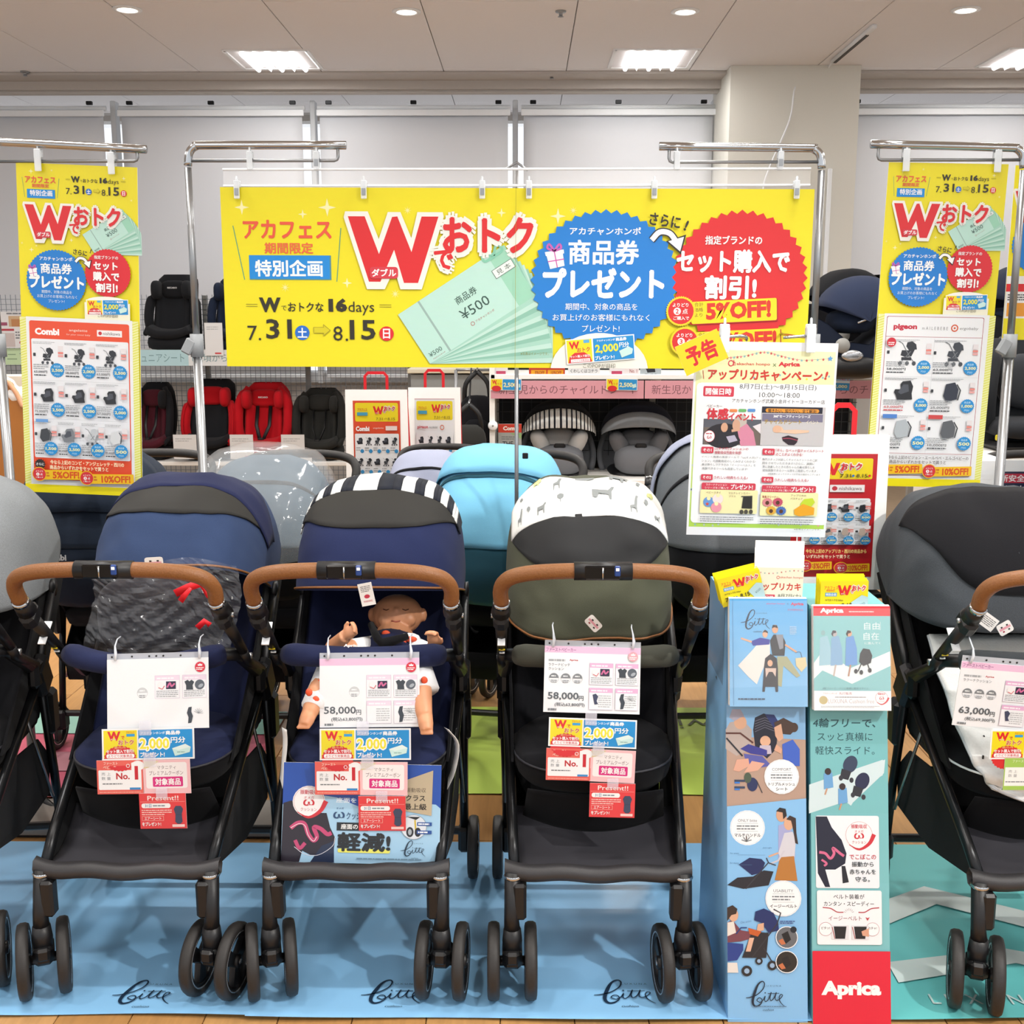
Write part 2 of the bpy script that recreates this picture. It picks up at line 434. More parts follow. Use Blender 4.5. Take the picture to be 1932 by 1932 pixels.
for px, py, lb in ((240, 17, 'leftmost round downlight glowing in the ceiling'), (767, 21, 'second round downlight from the left in the ceiling'), (1293, 21, 'round downlight left of the ceiling rail'), (1822, 18, 'rightmost round downlight beside a pale bracket')):
    p = G(px, py, CEIL); downlight(p.x, p.y, lb, 14)
DY = G(767, 21, CEIL).y
for i, x in enumerate((-2.35, -.85, .62, 2.1)):
    downlight(x, DY-2.75, 'round downlight over the front row, above the picture', 90, 'downlights outside the picture')
for i, x in enumerate((-2.35, -.85, .62)):
    downlight(x, DY-5.5, 'round downlight in front of the strollers, above the picture', 70, 'downlights outside the picture, nearest row')
t = thing('spotlight', 'white ceiling spotlight at the right, above the picture, aimed at the floor mats', 'ceiling light', (2.3, .5, CEIL))
b = MB(); b.lathe([(0, 0), (.05, 0), (.05, -.02), (0, -.02)], (0, 0, 0), 'z', 20); b.tube([(0, 0, -.02), (0, 0, -.09)], .01, 8); b.build('canopy_plate', M_trim, t)
b = MB(); d_ = (Vector((-.1, 2.4, 0))-Vector((2.3, .5, CEIL-.12))).normalized(); b.tube([Vector((0, 0, -.12))-d_*.08, Vector((0, 0, -.12))+d_*.07], [.045, .055], 20); b.build('lamp_head', M_trim, t)
l = bpy.data.lights.new('spot_light', 'SPOT'); l.energy = 300; l.spot_size = math.radians(62); l.spot_blend = .5; l.shadow_soft_size = .045; l.color = (1, .97, .92)
lo = bpy.data.objects.new('spot_light', l); link(lo, t); lo.location = Vector((0, 0, -.12))+d_*.09; lo.rotation_euler = d_.to_track_quat('-Z', 'Y').to_euler()
# sprinkler heads
for px, py, lb in ((47, 135, 'small sprinkler head in ceiling at far left'), (1058, 21, 'small sprinkler head in ceiling beside a board joint'), (1041, 140, 'small sprinkler head near the air slot, centre')):
    p = G(px, py, CEIL); t = thing('sprinkler', lb, 'sprinkler', (p.x, p.y, CEIL))
    b = MB(); b.lathe([(0, 0), (.035, 0), (.033, -.008), (.012, -.01), (.012, -.03), (.02, -.034), (0, -.036)], (0, 0, 0), 'z', 16); b.build('sprinkler_head', M_steel, t)
# surface rail with its cable
p0 = G(1572, 112, CEIL); p1 = G(1650, 45, CEIL)
t = thing('ceiling_rail', 'thin dark-slotted rail fixed diagonally to the ceiling', 'rail', p0)
b = MB(); d = (p1-p0); n = Vector((-d.y, d.x, 0)).normalized()
b.use(M_trim).tube([(0, 0, -.015), (d.x, d.y, -.015)], .02, 6); b.use(mat('slot_black', '#3b342f', .6, nscale=20, namt=.1)).box((d.x*.45, d.y*.45, -.035), (.02, d.length*.8, .006), (0, 0, math.atan2(-d.x, d.y)))
b.build('rail_body', None, t)
cw = [G(1570, 112, CEIL)-Vector((0, 0, .02)), G(1548, 145, CEIL)-Vector((0, 0, .02)), G(1520, 158, CEIL)-Vector((0, 0, .02))]
COLY = WALLY-.62
cw += [P(1500, 165, COLY-.012), P(1490, 225, COLY-.012), P(1450, 320, COLY-.012), P(1440, 360, COLY-.012), P(1446, 420, COLY-.012)]
b = MB(); b.tube(spline(cw, 5), .006, 6); o = b.build('cable', M_white); tag(o, 'white cable running from ceiling rail down the pillar', 'cable')

# window wall: sill wall, soffit, mullions, glass, roller blinds
M_wall = mat('wall_paint', '#dcdad5', .9, nscale=200, namt=.03, bump=.06)
ztop = P(900, 182, WALLY).z; zb = P(900, 200, WALLY).z
b = MB(); b.box((0, WALLY+.35, .45), (24, .1, .9)); b.box((0, WALLY-.07, (CEIL+ztop)/2), (24, .1, CEIL-ztop-.02)); struct('wall_back', b, mat('soffit_paint', '#c9c3bd', .9, nscale=100, namt=.03))
b = MB(); b.box((0, WALLY-.3, CEIL-.012), (24, .28, .02)); b.box((0, WALLY-.19, CEIL-.05), (24, .03, .07)); struct('trim_1', b, mat('trim_paint', '#bdb5ae', .7, nscale=50, namt=.03))
mull = [(-290, 0), (214, 1), (590, 1), (972, 1), (1348, 1), (2010, 1)]
M_mull = mat('mullion_white', '#d6d8da', .5, nscale=60, namt=.03)
M_blind = mat('blind_cloth', '#dcdde1', .95, nscale=500, namt=.03, bump=.05)
edges = [P(x, 300, WALLY+.1).x for x, _ in mull]
b = MB(); b.box((0, WALLY+.25, (.9+ztop)/2), (24, .006, ztop-.9)); struct('window_1', b, mat('window_glass', '#ffffff', .02, trans=1, alpha=.25, ior=1.1, nscale=3, namt=0))
for i, x in enumerate(edges):
    if i == 5: continue
    b = MB(); b.box((x, WALLY+.2, (.9+ztop)/2), (.045, .10, ztop-.9), bev=.006); struct('window_%d' % (i+2), b, M_mull)
b = MB(); b.box((0, WALLY+.3, .95), (24, .2, .1), bev=.01); struct('trim_2', b, M_mull)
cxl, cxr = P(1378, 165, COLY).x, P(1623, 165, COLY).x
spans = [(edges[0]+.05, edges[1]-.05), (edges[1]+.10, edges[2]-.07), (edges[2]+.075, edges[3]-.06), (edges[3]+.07, edges[4]-.03), (cxr+.02, cxr+3.2), (cxr+3.3, cxr+6.6), (edges[0]-3.4, edges[0]-.05)]
names = ['far left window', 'second window from left', 'window behind the banner, left half', 'window left of the pillar', 'window right of the pillar', 'window beyond the right edge', 'window beyond the left edge']
for (x0, x1), nm in zip(spans, names):
    t = thing('roller_blind', 'closed white roller blind at the '+nm, 'blind', ((x0+x1)/2, WALLY+.06, zb), 0)
    W_ = x1-x0
    b = MB(); rows = []
    for k in range(9): rows.append([(x, .004*math.sin(x*7+k*.6), -.02-(zb-1.0)*k/8) for x in [(-W_/2)+W_*j/14 for j in range(15)]])
    b.grid(rows); b.build('blind_cloth', M_blind, t, solid=.002)
    b = MB(); b.tube([(-W_/2-.02, .02, .0), (W_/2+.02, .02, .0)], .022, 10); b.build('roller_tube', M_white, t)
    b = MB(); b.box((0, -.03, -.045), (W_+.04, .012, .05), bev=.004); b.build('valance', mat('valance_white', '#f0f2f5', .4, nscale=30, namt=.02), t)
    for s_ in (-.45, 0, .45): b = MB(); b.box((s_*W_, 0, .04), (.05, .03, .03), bev=.004); b.build('bracket', M_dark, t)
    b = MB(); b.box((0, 0, -(zb-1.0)-.03), (W_, .02, .03), bev=.005); b.build('bottom_bar', M_white, t)
# pillar
b = MB(); b.box(((cxl+cxr)/2, COLY+.4, CEIL/2), (cxr-cxl, .8, CEIL-.002)); struct('wall_pillar', b, mat('pillar_paint', '#d9d6cc', .9, nscale=150, namt=.03, bump=.05))
b = MB(); xx = P(1556, 500, COLY).x; b.box((xx, COLY-.02, 1.3), (.03, .03, 2.6), bev=.004); struct('trim_3', b, M_white)
# ================================================================ STROLLERS
# local axes of a stroller: x across, y from the front wheels (0) to the back, z up
_MESH = {}
def shared(key, name, parent, make, m=None, loc=(0, 0, 0), rot=(0, 0, 0)):
    if key not in _MESH:
        o = make().build(name, m, parent); _MESH[key] = o.data
    else:
        o = bpy.data.objects.new(name, _MESH[key]); link(o, parent)
    o.location = loc; o.rotation_euler = rot; return o
def wheel(parent, name, loc, rotz=0, r=.083, w=.027, spokes=3):
    k = (round(r, 4), round(w, 4), spokes)
    def rim():
        b = MB().use(M_black); ri = r*.74
        b.lathe([(ri-.006, -w*.32), (ri+.003, -w*.36), (ri+.003, w*.36), (ri-.006, w*.32), (ri-.008, 0)], (0, 0, 0), 'x', 32, True)
        b.lathe([(0, -w*.5), (.013, -w*.5), (.015, -w*.4), (.015, w*.4), (.013, w*.5), (0, w*.5)], (0, 0, 0), 'x', 14)
        for i in range(spokes):
            a = 2*PI*i/spokes+.4; c, s_ = math.cos(a), math.sin(a)
            t = .018 if spokes < 6 else .005
            p0 = Vector((0, c*.01, s_*.01)); p1 = Vector((0, c*ri, s_*ri)); n = Vector((0, -s_, c))
            v = [p0-n*t*.6, p0+n*t*.6, p1+n*t, p1-n*t]
            b.add([(-w*.25, q.y, q.z) for q in v]+[(w*.25, q.y, q.z) for q in v], [(0, 1, 2, 3), (7, 6, 5, 4), (0, 4, 5, 1), (1, 5, 6, 2), (2, 6, 7, 3), (3, 7, 4, 0)])
        b.use(M_rim).lathe([(0, -w*.54), (.006, -w*.54), (.006, w*.54), (0, w*.54)], (0, 0, 0), 'x', 10)
        return b
    o = shared(('rim',)+k, name, parent, rim, None, loc, (0, 0, rotz))
    def tyre():
        b = MB().use(M_rubber); ri = r*.75
        return b.lathe([(ri, -w*.38), (r*.88, -w*.5), (r*.96, -w*.44), (r, -w*.2), (r, w*.2), (r*.96, w*.44), (r*.88, w*.5), (ri, w*.38)], (0, 0, 0), 'x', 40, True)
    shared(('tyre',)+k, 'tyre', o, tyre)
    def ring():
        b = MB().use(M_rim)
        for s_ in (-1, 1): b.lathe([(r*.755, s_*w*.40), (r*.775, s_*w*.46), (r*.795, s_*w*.42)], (0, 0, 0), 'x', 36)
        return b
    shared(('ring',)+k, 'rim_ring', o, ring)
    return o
def hood_fn(c, R, W, e=.62, amp=.005, seed=0, fz=1.0):
    def f(phi, t, off=0):                      # phi in degrees from straight ahead, t from 0 (right) to 180 (left)
        a = math.radians(phi); u = math.radians(t); cu, su = math.cos(u), math.sin(u)
        x = math.copysign(abs(cu)**e, cu)*(W+off); rr = max(su, 0)**e*(R+off)
        d = noise.noise(Vector((x*9+seed, a*2.2, rr*7)))*amp + .35*noise.noise(Vector((x*25, a*7+seed, rr*12)))*amp
        g = noise.noise(Vector((x*7+a*1.4+seed, a*2.6-x*4, seed*.3))); d += amp*1.1*(.35-abs(g))
        rr += d*min(1, su*3)
        return Vector((c[0]+x, c[1]-math.cos(a)*rr, c[2]+math.sin(a)*rr*fz))
    return f
def hood_patch(name, f, m, parent, ph0, ph1, t0=0, t1=180, off=0, n=(16, 36), solid=.003, edge=None, mats=None, stripes=None):
    rows = []; b = MB()
    for i in range(n[0]+1):
        row = []
        for j in range(n[1]+1):
            t = t0+(t1-t0)*j/n[1]; k = i/n[0]
            a, z = (edge(t) if edge else (ph0, ph1))
            row.append(f(a+(z-a)*k, t, off))
        rows.append(row)
    if stripes:
        ms, q = stripes
        for j in range(n[1]):
            b.use(ms[int(j/q) % len(ms)]); b.grid([r[j:j+2] for r in rows])
        return b.build(name, None, parent, solid=solid)
    b.grid(rows); return b.build(name, m, parent, solid=solid)

def stroller(name, label, loc, rotz=0, hoodm=None, bandm=None, bandspec=None, windowm=None, seatm=None, barm=None, liner=None, phi0=-10, casters=(0, 0), handle='leather', grip=True, group=None, band_t=(28, 152), win=(22, 45, 36, 144), band=(45, 80), front_detail=True, reverse=False, stripes=None, hoodW=.21, hoodR=.30, hood_amp=.006, shellm=None, lowered=None, logo=True, label_tags=True, bar_sag=0, seed=0, piping=True, hoodback=150, frontm=None, logo_on_hood=None, spokes=3):
    t = thing(name, label, 'stroller', loc, rotz, group)
    # chassis
    for s_ in (-1, 1):
        b = MB().use(M_dark); b.tube([(s_*.183, .03, .29), (s_*.188, .10, .345), (s_*.208, .48, .585)], .0125, 10); b.build('front_frame_tube', None, t)
        b = MB().use(M_dark); b.tube([(s_*.215, .46, .58), (s_*.21, .53, .3), (s_*.208, .56, .12)], .012, 8); b.use(M_black).box((s_*.208, .56, .11), (.03, .05, .07), bev=.008); b.build('rear_leg', None, t)
        wheel(t, 'rear_wheel', (s_*.233, .56, .083), 0, spokes=spokes)
        # front leg, suspension block and caster
        b = MB().use(M_black)
        b.tube([(s_*.186, .03, .295), (s_*.19, .012, .2), (s_*.188, .008, .165)], [.019, .016, .018], 10)
        b.box((s_*.172, .02, .235), (.03, .034, .085), bev=.006)
        b.use(M_chrome).lathe([(.019, -.004), (.0215, 0), (.019, .004)], (s_*.186, .028, .287), 'z', 14)
        b.build('front_leg', None, t)
        cr = math.radians(casters[0 if s_ < 0 else 1])
        b = MB().use(M_black)
        b.lathe([(0, .03), (.019, .028), (.022, 0), (.02, -.03), (.014, -.04), (0, -.04)], (0, 0, .145), 'z', 14)
        b.box((0, .006, .108), (.044, .062, .046), bev=.01); b.tube([(-.04, .02, .083), (.04, .02, .083)], .011, 8)
        b.box((0, -.026, .118), (.03, .02, .03), bev=.006)
        o = b.build('caster_housing', None, t); o.location = (s_*.188, .008, 0); o.rotation_euler = (0, 0, cr)
        for q in (-1, 1):
            v = Matrix.Rotation(cr, 3, 'Z') @ Vector((q*.041, .02, .083)); wheel(t, 'front_wheel', (s_*.188+v.x, .008+v.y, .083), cr)
    b = MB().use(M_black); b.box((0, .56, .13), (.41, .02, .02), bev=.005); b.build('rear_crossbar', None, t)
    # footrest rim: moulded plastic bar
    b = MB().use(mat('grey_moulded_plastic', '#2d2c2e', .5, nscale=500, namt=.08, bump=.15))
    rows = []
    for j in range(25):
        x = -.205+.41*j/24; k = abs(x)/.205; z = .297 - .003*math.cos(x*40); hh = .014+.003*k**6
        y = .022+.02*k**4
        rows.append([(x, y-.014, z-hh), (x, y-.02, z), (x, y-.014, z+hh), (x, y+.006, z+hh+.003), (x, y+.016, z), (x, y+.006, z-hh)])
    b.grid(rows, True); b.build('footrest_bar', None, t)
    # basket and footrest cloth
    b = MB(); rows = []
    for i in range(9):
        k = i/8; y = .035+.2*k; z = .305+.05*k-.03*math.sin(PI*k)
        rows.append([(x*(.178+.012*k), y+.015*math.cos(x*PI/2)*0, z-.008*(1-x*x)) for x in [-1+j/7 for j in range(15)]])
    b.grid(rows); b.build('footrest_cloth', mat('charcoal_mesh_cloth', '#2a292f', .85, nscale=1800, namt=.35, bump=.2), t, solid=.003)
    b = MB()
    prof = [(.04, .30), (.06, .285), (.3, .235), (.52, .24), (.54, .34)]
    rows = [[(x*(.183+.01*(y > .1)), y, z) for x in (-1, -.6, 0, .6, 1)] for y, z in prof]; b.grid(rows)
    b.build('storage_basket', M_blackfab, t, solid=.004)
    for s_ in (-1, 1):
        b = MB(); b.add([(s_*.185, .045, .3), (s_*.186, .06, .285), (s_*.194, .3, .235), (s_*.195, .52, .24), (s_*.197, .54, .34), (s_*.2, .45, .42), (s_*.196, .25, .44)], [(0, 1, 2, 3, 4, 5, 6)]); b.build('basket_side', M_blackfab, t, solid=.004)
    # seat: shell, cushion, leg curtain, backrest
    sm = seatm or M_blackfab
    b = MB(); N = 20; top = []; bot = []
    out = []
    for j in range(N+1):
        a = PI*j/N; x = -.187*math.copysign(abs(math.cos(a))**.75, math.cos(a)); y = .30-.175*math.sin(a)**.8; out.append((x, y))
    out = out+[(.187, .52), (-.187, .52)]
    def ringpts(sc_, z, dz=0): return [((x*sc_), (y-.3)*sc_+.3, z+dz*(y-.1)) for x, y in out]
    b.grid([ringpts(.0, .502), ringpts(.6, .502), ringpts(.93, .497), ringpts(1, .487), ringpts(1.0, .478)], True)
    b.build('seat_cushion', sm, t)
    b = MB(); b.grid([ringpts(1.0, .484), ringpts(1.015, .472), ringpts(.97, .44), ringpts(.9, .425), ringpts(0, .425)], True)
    b.build('seat_shell', shellm or M_blackfab, t)
    b = MB(); b.tube([(x*1.01, (y-.3)*1.01+.3, .483) for x, y in out[:N+1]], .0028, 6); b.build('seat_piping', mat('grey_piping', '#2e2e34', .6, nscale=400, namt=.1) if not liner else M_white, t)
    b = MB(); rows = []
    for i in range(7):
        k = i/6; rows.append([(x*(.155+.01*k), .13+.06*k+.03*x*x, (.43-.125*k)+.03*x*x*k) for x in [-1+j/7 for j in range(15)]])
    b.grid(rows); b.build('leg_curtain', M_blackfab, t, solid=.004)
    b = MB(); rows = []
    for i in range(11):
        k = i/10; y = .43+.32*k; z = .47+.40*k
        rows.append([(.187*x, y+.035*(1-x*x)-.09*(abs(x)**3), z+.0*x) for x in [-1+j/7 for j in range(15)]])
    b.grid(rows); b.build('backrest', sm, t, solid=.02)
    for s_ in (-1, 1):
        b = MB(); b.add([(s_*.19, .22, .47), (s_*.19, .5, .46), (s_*.2, .78, .8), (s_*.2, .62, .86), (s_*.2, .45, .68)], [(0, 1, 2, 3, 4)]); b.build('side_panel', M_blackfab, t, solid=.006)
    # guard bar
    if barm:
        pts = []; rs = []
        for j in range(21):
            x = -1+j/10
            pts.append((x*.178, .185+.05*abs(x)**3, .735-bar_sag*(1-x*x)-.01*abs(x)**4)); rs.append(.023+.004*abs(x) - (.004 if j in (0, 20) else 0))
        b = MB(); b.tube(pts, rs, 14, up=(0, 0, 1)); o = b.build('guard_bar', barm, t)
        for s_ in (-1, 1):
            b = MB().use(M_black); b.tube([(s_*.17, .225, .727), (s_*.2, .28, .71), (s_*.212, .40, .63)], .016, 8); b.box((s_*.213, .44, .60), (.03, .06, .07), bev=.01); o = b.build('guard_bar_mount', None, t)
            b = MB().use(M_rim); b.lathe([(0, -.006), (.008, -.006), (.008, .006), (0, .006)], (s_*.222, .3, .70), 'x', 12); b.build('button', None, o)
        if logo:
            p = Print(.001, .0003); p.T('Aprica', 0, 0, 36, 9, '#f2f2f2', .03, res=3); o = p.build('logo', t); o.location = (-.018, .168, .766); o.rotation_euler = (-.75, 0, 0)
    # handle
    hy, hz = (.02, .97)
    arch = [(-.212, .085, .888), (-.213, .065, .925), (-.196, .045, .952), (-.155, .03, .967), (-.09, .02, .974), (0, .018, .976)]
    arch = spline(arch+[(-x, y, z) for x, y, z in arch[-2::-1]], 4)
    hm = {'leather': M_leather, 'foam': M_rubber}.get(handle, M_leather)
    if handle != 'none':
        h = link(bpy.data.objects.new('handle', None), t); h.empty_display_size = .05
        b = MB(); b.tube(arch, .0165, 14); b.build('grip_cover', hm, h)
        for s_ in (-1, 1): b = MB().use(M_chrome); b.tube([(s_*.212, .082, .892), (s_*.2125, .088, .884)], .0185, 14); b.build('end_ring', None, h)
        for s_ in (-1, 1):
            b = MB().use(M_black)
            b.tube([(s_*.2125, .086, .887), (s_*.214, .115, .86)], [.018, .022], 12); b.box((s_*.214, .13, .845), (.034, .045, .055), (-.8, 0, 0), bev=.01)
            b.tube([(s_*.214, .15, .825), (s_*.215, .28, .715)], [.015, .011], 10)
            b.tube([(s_*.215, .27, .72), (s_*.215, .3, .69), (s_*.216, .43, .625)], .0125, 10)
            b.use(M_rim).lathe([(0, -.004), (.006, -.004), (.006, .004), (0, .004)], (s_*.232, .13, .848), 'x', 10)
            b.build('handle_tube', None, h)
        if grip:
            b = MB().use(M_black); b.tube([(-.06, .019, .975), (.06, .019, .975)], [.0195, .0195], 16)
            b.use(mat('gloss_black', '#0c0c0e', .08, nscale=50, namt=.02)).box((-.002, -.001, .976), (.074, .008, .03), bev=.003)
            b.use(M_chrome).tube([(-.002, -.006, .963), (-.002, -.007, .988)], .002, 6)
            b.use(mat('blue_button', '#24407e', .3, nscale=50, namt=.02)).box((.028, -.003, .98), (.012, .008, .022), bev=.002)
            b.use(M_white).box((.028, -.0075, .984), (.007, .001, .006)); b.build('handle_grip_centre', None, h)
    if label_tags:
        b = MB().use(M_white); b.box((-.2145, .196, .786), (.017, .003, .06), (-.85, 0, 0)); b.use(mat('yellow_sticker', '#e8cf2a', .5, nscale=50, namt=.02)).box((-.2145, .243, .742), (.014, .003, .018), (-.85, 0, 0)); b.use(M_white).box((-.2145, .256, .73), (.012, .003, .018), (-.85, 0, 0))
        b.build('warning_label', None, t)
    # pivot hinge blocks, side gear
    for s_ in (-1, 1):
        b = MB().use(M_black); b.box((s_*.214, .47, .585), (.036, .08, .10), (.5, 0, 0), bev=.012); b.box((s_*.216, .52, .47), (.03, .06, .12), bev=.01); b.build('hinge', None, t)
        b = MB().use(M_steel); b.tube([(s_*.205, .36, .52), (s_*.212, .50, .24)], .004, 6); b.build('brace_rod', None, t)
    if hoodm:
        f = hood_fn((0, .62, .78), hoodR, hoodW, amp=hood_amp, seed=seed)
        h = link(bpy.data.objects.new('canopy', None), t); h.empty_display_size = .05
        hood_patch('canopy_cloth', f, hoodm, h, phi0, hoodback, n=(44, 60))
        if frontm: hood_patch('canopy_front_panel', f, frontm, h, phi0, win[1]+2, 8, 172, .003, (18, 40))
        if windowm:
            cen = 90; hw = (win[3]-win[2])/2
            def e1(tt):
                k = (tt-cen)/hw; return (win[0]+(win[1]-win[0])*.9*abs(k)**2.4, win[1]+2)
            hood_patch('mesh_window', f, windowm, h, 0, 0, win[2], win[3], .0045, (8, 26), edge=e1)
        if bandm or stripes: hood_patch('printed_band', f, bandm, h, band[0], band[1], band_t[0], band_t[1], .006, (8, 36), stripes=stripes)
        if piping:
            for k, c in ((0, M_leather),): b = MB(); b.tube([f(phi0+1.5, 3+174*j/40, .004) for j in range(41)], .0028, 6); b.build('piping', c, h)
        for s_ in (-1, 1):
            b = MB().use(M_black); b.tube([(s_*.212, .62, .78), (s_*.215, .5, .66), (s_*.216, .46, .6)], .011, 8); b.lathe([(0, -.008), (.022, -.008), (.024, .008), (0, .01)], (s_*.213, .62, .78), 'x', 14)
            b.build('canopy_stay', None, h)

        return t
    return t
# ================================================================ FRONT ROW
navy = fabric('navy_canvas', '#1e2648'); navy2 = fabric('slate_blue_canvas', '#2c3b5a'); navyd = fabric('deep_navy_canvas', '#1e2342')
olive = fabric('olive_canvas', '#4c4e40'); wolive = mat('dark_window_mesh', '#1a1b1d', .8, nscale=1500, namt=.3, bump=.1)
wnavy = mat('brown_window_mesh', '#22211f', .8, nscale=1500, namt=.3, bump=.1)
greyc = fabric('dark_grey_melange', '#41454a', namt=.3, scale=500); greyl = fabric('light_grey_melange', '#7b7f82', namt=.3, scale=400)
whitec = fabric('white_cotton', '#e8e9e6', namt=.04, scale=500); stripek = fabric('black_stripe_cloth', '#22252e'); blackc = fabric('black_canvas', '#131317')
barnavy = fabric('navy_neoprene', '#1c2344', rough=.8); barolive = fabric('olive_neoprene', '#43443c', rough=.8); bargrey = fabric('grey_neoprene', '#3a3e42', rough=.8)
YF = 2.21
S1 = stroller('stroller', 'navy stroller at left with blue-grey canopy, plastic-wrapped liner and blank-looking price card', (-.875, YF, 0), 0, navy2, bandm=navyd, band=(71, 101), band_t=(14, 166), windowm=wnavy, win=(52, 73, 30, 150), seatm=barnavy, barm=barnavy, phi0=24, casters=(22, -10), bar_sag=.022, logo=False, seed=3, hood_amp=.012)
S2 = stroller('stroller', 'navy stroller holding a baby doll, canopy edged with black and white stripes', (-.369, YF, 0), 0, navy, windowm=wnavy, win=(44, 71, 32, 148), band=(69, 94), band_t=(24, 156), stripes=([stripek, whitec], 2), seatm=barnavy, barm=barnavy, phi0=14, casters=(15, -3), seed=11, hood_amp=.007)
S3 = stroller('stroller', 'olive green stroller with white animal-print band on its closed canopy', (.163, YF, 0), 0, olive, windowm=wolive, win=(22, 50, 34, 146), bandm=whitec, band=(50, 86), band_t=(32, 148), seatm=blackc, barm=barolive, phi0=-10, casters=(1, 5), seed=21, hood_amp=.016)
S4 = stroller('stroller', 'dark grey stroller at right edge with white patterned seat liner and brown handle', (1.17, 2.18, 0), 0, greyc, windowm=blackc, win=(14, 82, 34, 152), seatm=blackc, barm=bargrey, phi0=-4, casters=(-18, 8), seed=31, liner=True, piping=False, hoodW=.225, hoodR=.285, hood_amp=.01)
S0 = stroller('stroller', 'stroller cut off by left edge with light grey melange canopy', (-1.40, YF, 0), .12, greyl, seatm=blackc, barm=barnavy, phi0=0, casters=(0, 14), seed=41, windowm=None, hood_amp=.01, piping=False)
# ================================================================ FLOOR MATS (printed film laid on the boards)
def flat_mat(name, label, corners, col, z=.003, group=None, extra=None):
    t = thing(name, label, 'floor mat', (0, 0, z), 0, group)
    n = 24; rows = []
    tl, tr, br, bl = [Vector(c) for c in corners]
    for i in range(n+1):
        k = i/n; a = tl.lerp(bl, k); c = tr.lerp(br, k); row = []
        for j in range(n*2+1):
            q = a.lerp(c, j/(2*n)); e = max(0, (k-.93)/.07)
            row.append((q.x, q.y-.006*e*math.sin(q.x*9), .0006+.0012*(1+noise.noise(Vector((q.x*3, q.y*3, z*90))))*.6+.004*e*(1+math.sin(q.x*8))))
        rows.append(row)
    b = MB(); b.grid(rows); b.build('film', mat('film_'+col.strip('#'), col, .42, nscale=4, namt=.05, coat=.1), t)
    return t
def on_floor(p, o, x, y, z):      # lay a print face up, its top edge away from the camera
    o.location = (x, y, z); o.rotation_euler = (-PI/2, 0, 0)
def script_logo(p, x, y, k, col, cush=True, sub=True):      # the brush-script word mark, units of k
    q = lambda pts: [(x+a*k, y+b_*k) for a, b_ in pts]
    p.curve(q([(0, 52), (14, 50), (34, 42), (52, 26), (58, 10), (54, 1), (45, 3), (36, 14), (28, 34), (22, 54), (22, 70), (30, 78), (42, 74), (50, 64), (48, 54), (40, 52), (34, 60), (44, 66)]), [2*k, 3*k, 3*k, 3*k, 3.4*k, 3*k, 4*k, 6*k, 8*k, 8*k, 7*k, 5*k, 4*k, 3*k, 2.5*k, 2.5*k, 2.5*k, 2.5*k], col, 6)
    p.curve(q([(44, 66), (54, 58), (60, 46), (58, 58), (62, 63), (70, 56), (76, 42), (79, 34), (75, 52), (78, 60), (86, 54), (92, 42), (95, 34), (91, 52), (95, 59), (104, 56), (112, 48), (114, 42), (108, 41), (104, 50), (106, 62), (114, 72), (122, 78)]), [2.6*k]*20+[3*k, 2*k, 1.2*k], col, 5)
    p.line(q([(68, 38), (104, 37)]), 2*k, col, True); p.ell(x+60*k, y+36*k, 2*k, 2*k, col)
    if sub: p.T('L U X U N A', x+84*k, y+14*k, 52*k, 5*k, col, -.01)
    if cush: p.T('cushion', x+70*k, y+88*k, 34*k, 7*k, col, 0, skew=.3)
bl = '#86bce6'
gz = lambda x, y: G(x, y, 0)
cut = gz(960, 1900).x
m1 = flat_mat('floor_mat', 'light blue film mat under the two navy strollers at left', [(-1.9, 2.94, 0), (-.53, 2.94, 0), (-.53, 2.145, 0), (-1.9, 2.145, 0)], bl, .0030)
m2 = flat_mat('floor_mat', 'light blue film mat under the olive stroller and leaflet box', [(-.60, 2.95, 0), (.70, 2.95, 0), (.70, 2.14, 0), (-.60, 2.14, 0)], bl, .0038)
m3 = flat_mat('floor_mat', 'teal and white film mat under the dark grey stroller', [(.702, 2.95, 0), (2.3, 2.95, 0), (2.3, 2.15, 0), (.702, 2.15, 0)], '#5fb3b3', .0034)
m4 = flat_mat('floor_mat', 'lime green film mat between the front and back rows', [(-.42, 4.06, 0), (.85, 4.06, 0), (.85, 3.27, 0), (-.42, 3.27, 0)], '#b6cf5e', .003)
m5 = flat_mat('floor_mat', 'pinkish red and mint film mat under back row at left', [(-1.9, 4.0, 0), (-.9, 4.0, 0), (-.9, 3.22, 0), (-1.9, 3.22, 0)], '#b5566a', .003)
for mm, xx in ((m1, 272), (m2, 740), (m2, 1178)):
    c = gz(xx, 1880); p = Print(.0011, .0001); script_logo(p, -62, -45, 1, '#17304a'); o = p.build('printed_logo', mm, 'printed_mat_film'); o.location = (c.x, c.y, .0045); o.rotation_euler = (-PI/2, 0, 0)
p = Print(.001, .0001)
for pts in ([(0, 330), (210, 210), (420, 330), (640, 190), (700, 240), (430, 430), (210, 300), (0, 430)], [(0, 560), (300, 500), (700, 640), (700, 760), (300, 560), (0, 640)]): p.poly(pts, '#d9e6e4')
p.T('L U X U N A  C U S H I O N', 330, 700, 560, 36, '#cfe3e2', 0); o = p.build('printed_pattern', m3, 'printed_mat_film'); o.location = (.85, 2.92, .0045); o.rotation_euler = (-PI/2, 0, 0)
p = Print(.001, .0001); p.T('wing', 0, 0, 330, 120, '#4c5a2a', -.01, rot=180); o = p.build('printed_word', m4, 'printed_mat_film'); o.location = (.56, 3.90, .0045); o.rotation_euler = (-PI/2, 0, 0)
p = Print(.001, .0001); p.rect(0, 0, 990, 230, '#9ad0c0'); p.rect(200, 400, 700, 560, '#c98a95'); o = p.build('printed_pattern', m5, 'printed_mat_film'); o.location = (-1.89, 3.99, .0045); o.rotation_euler = (-PI/2, 0, 0)
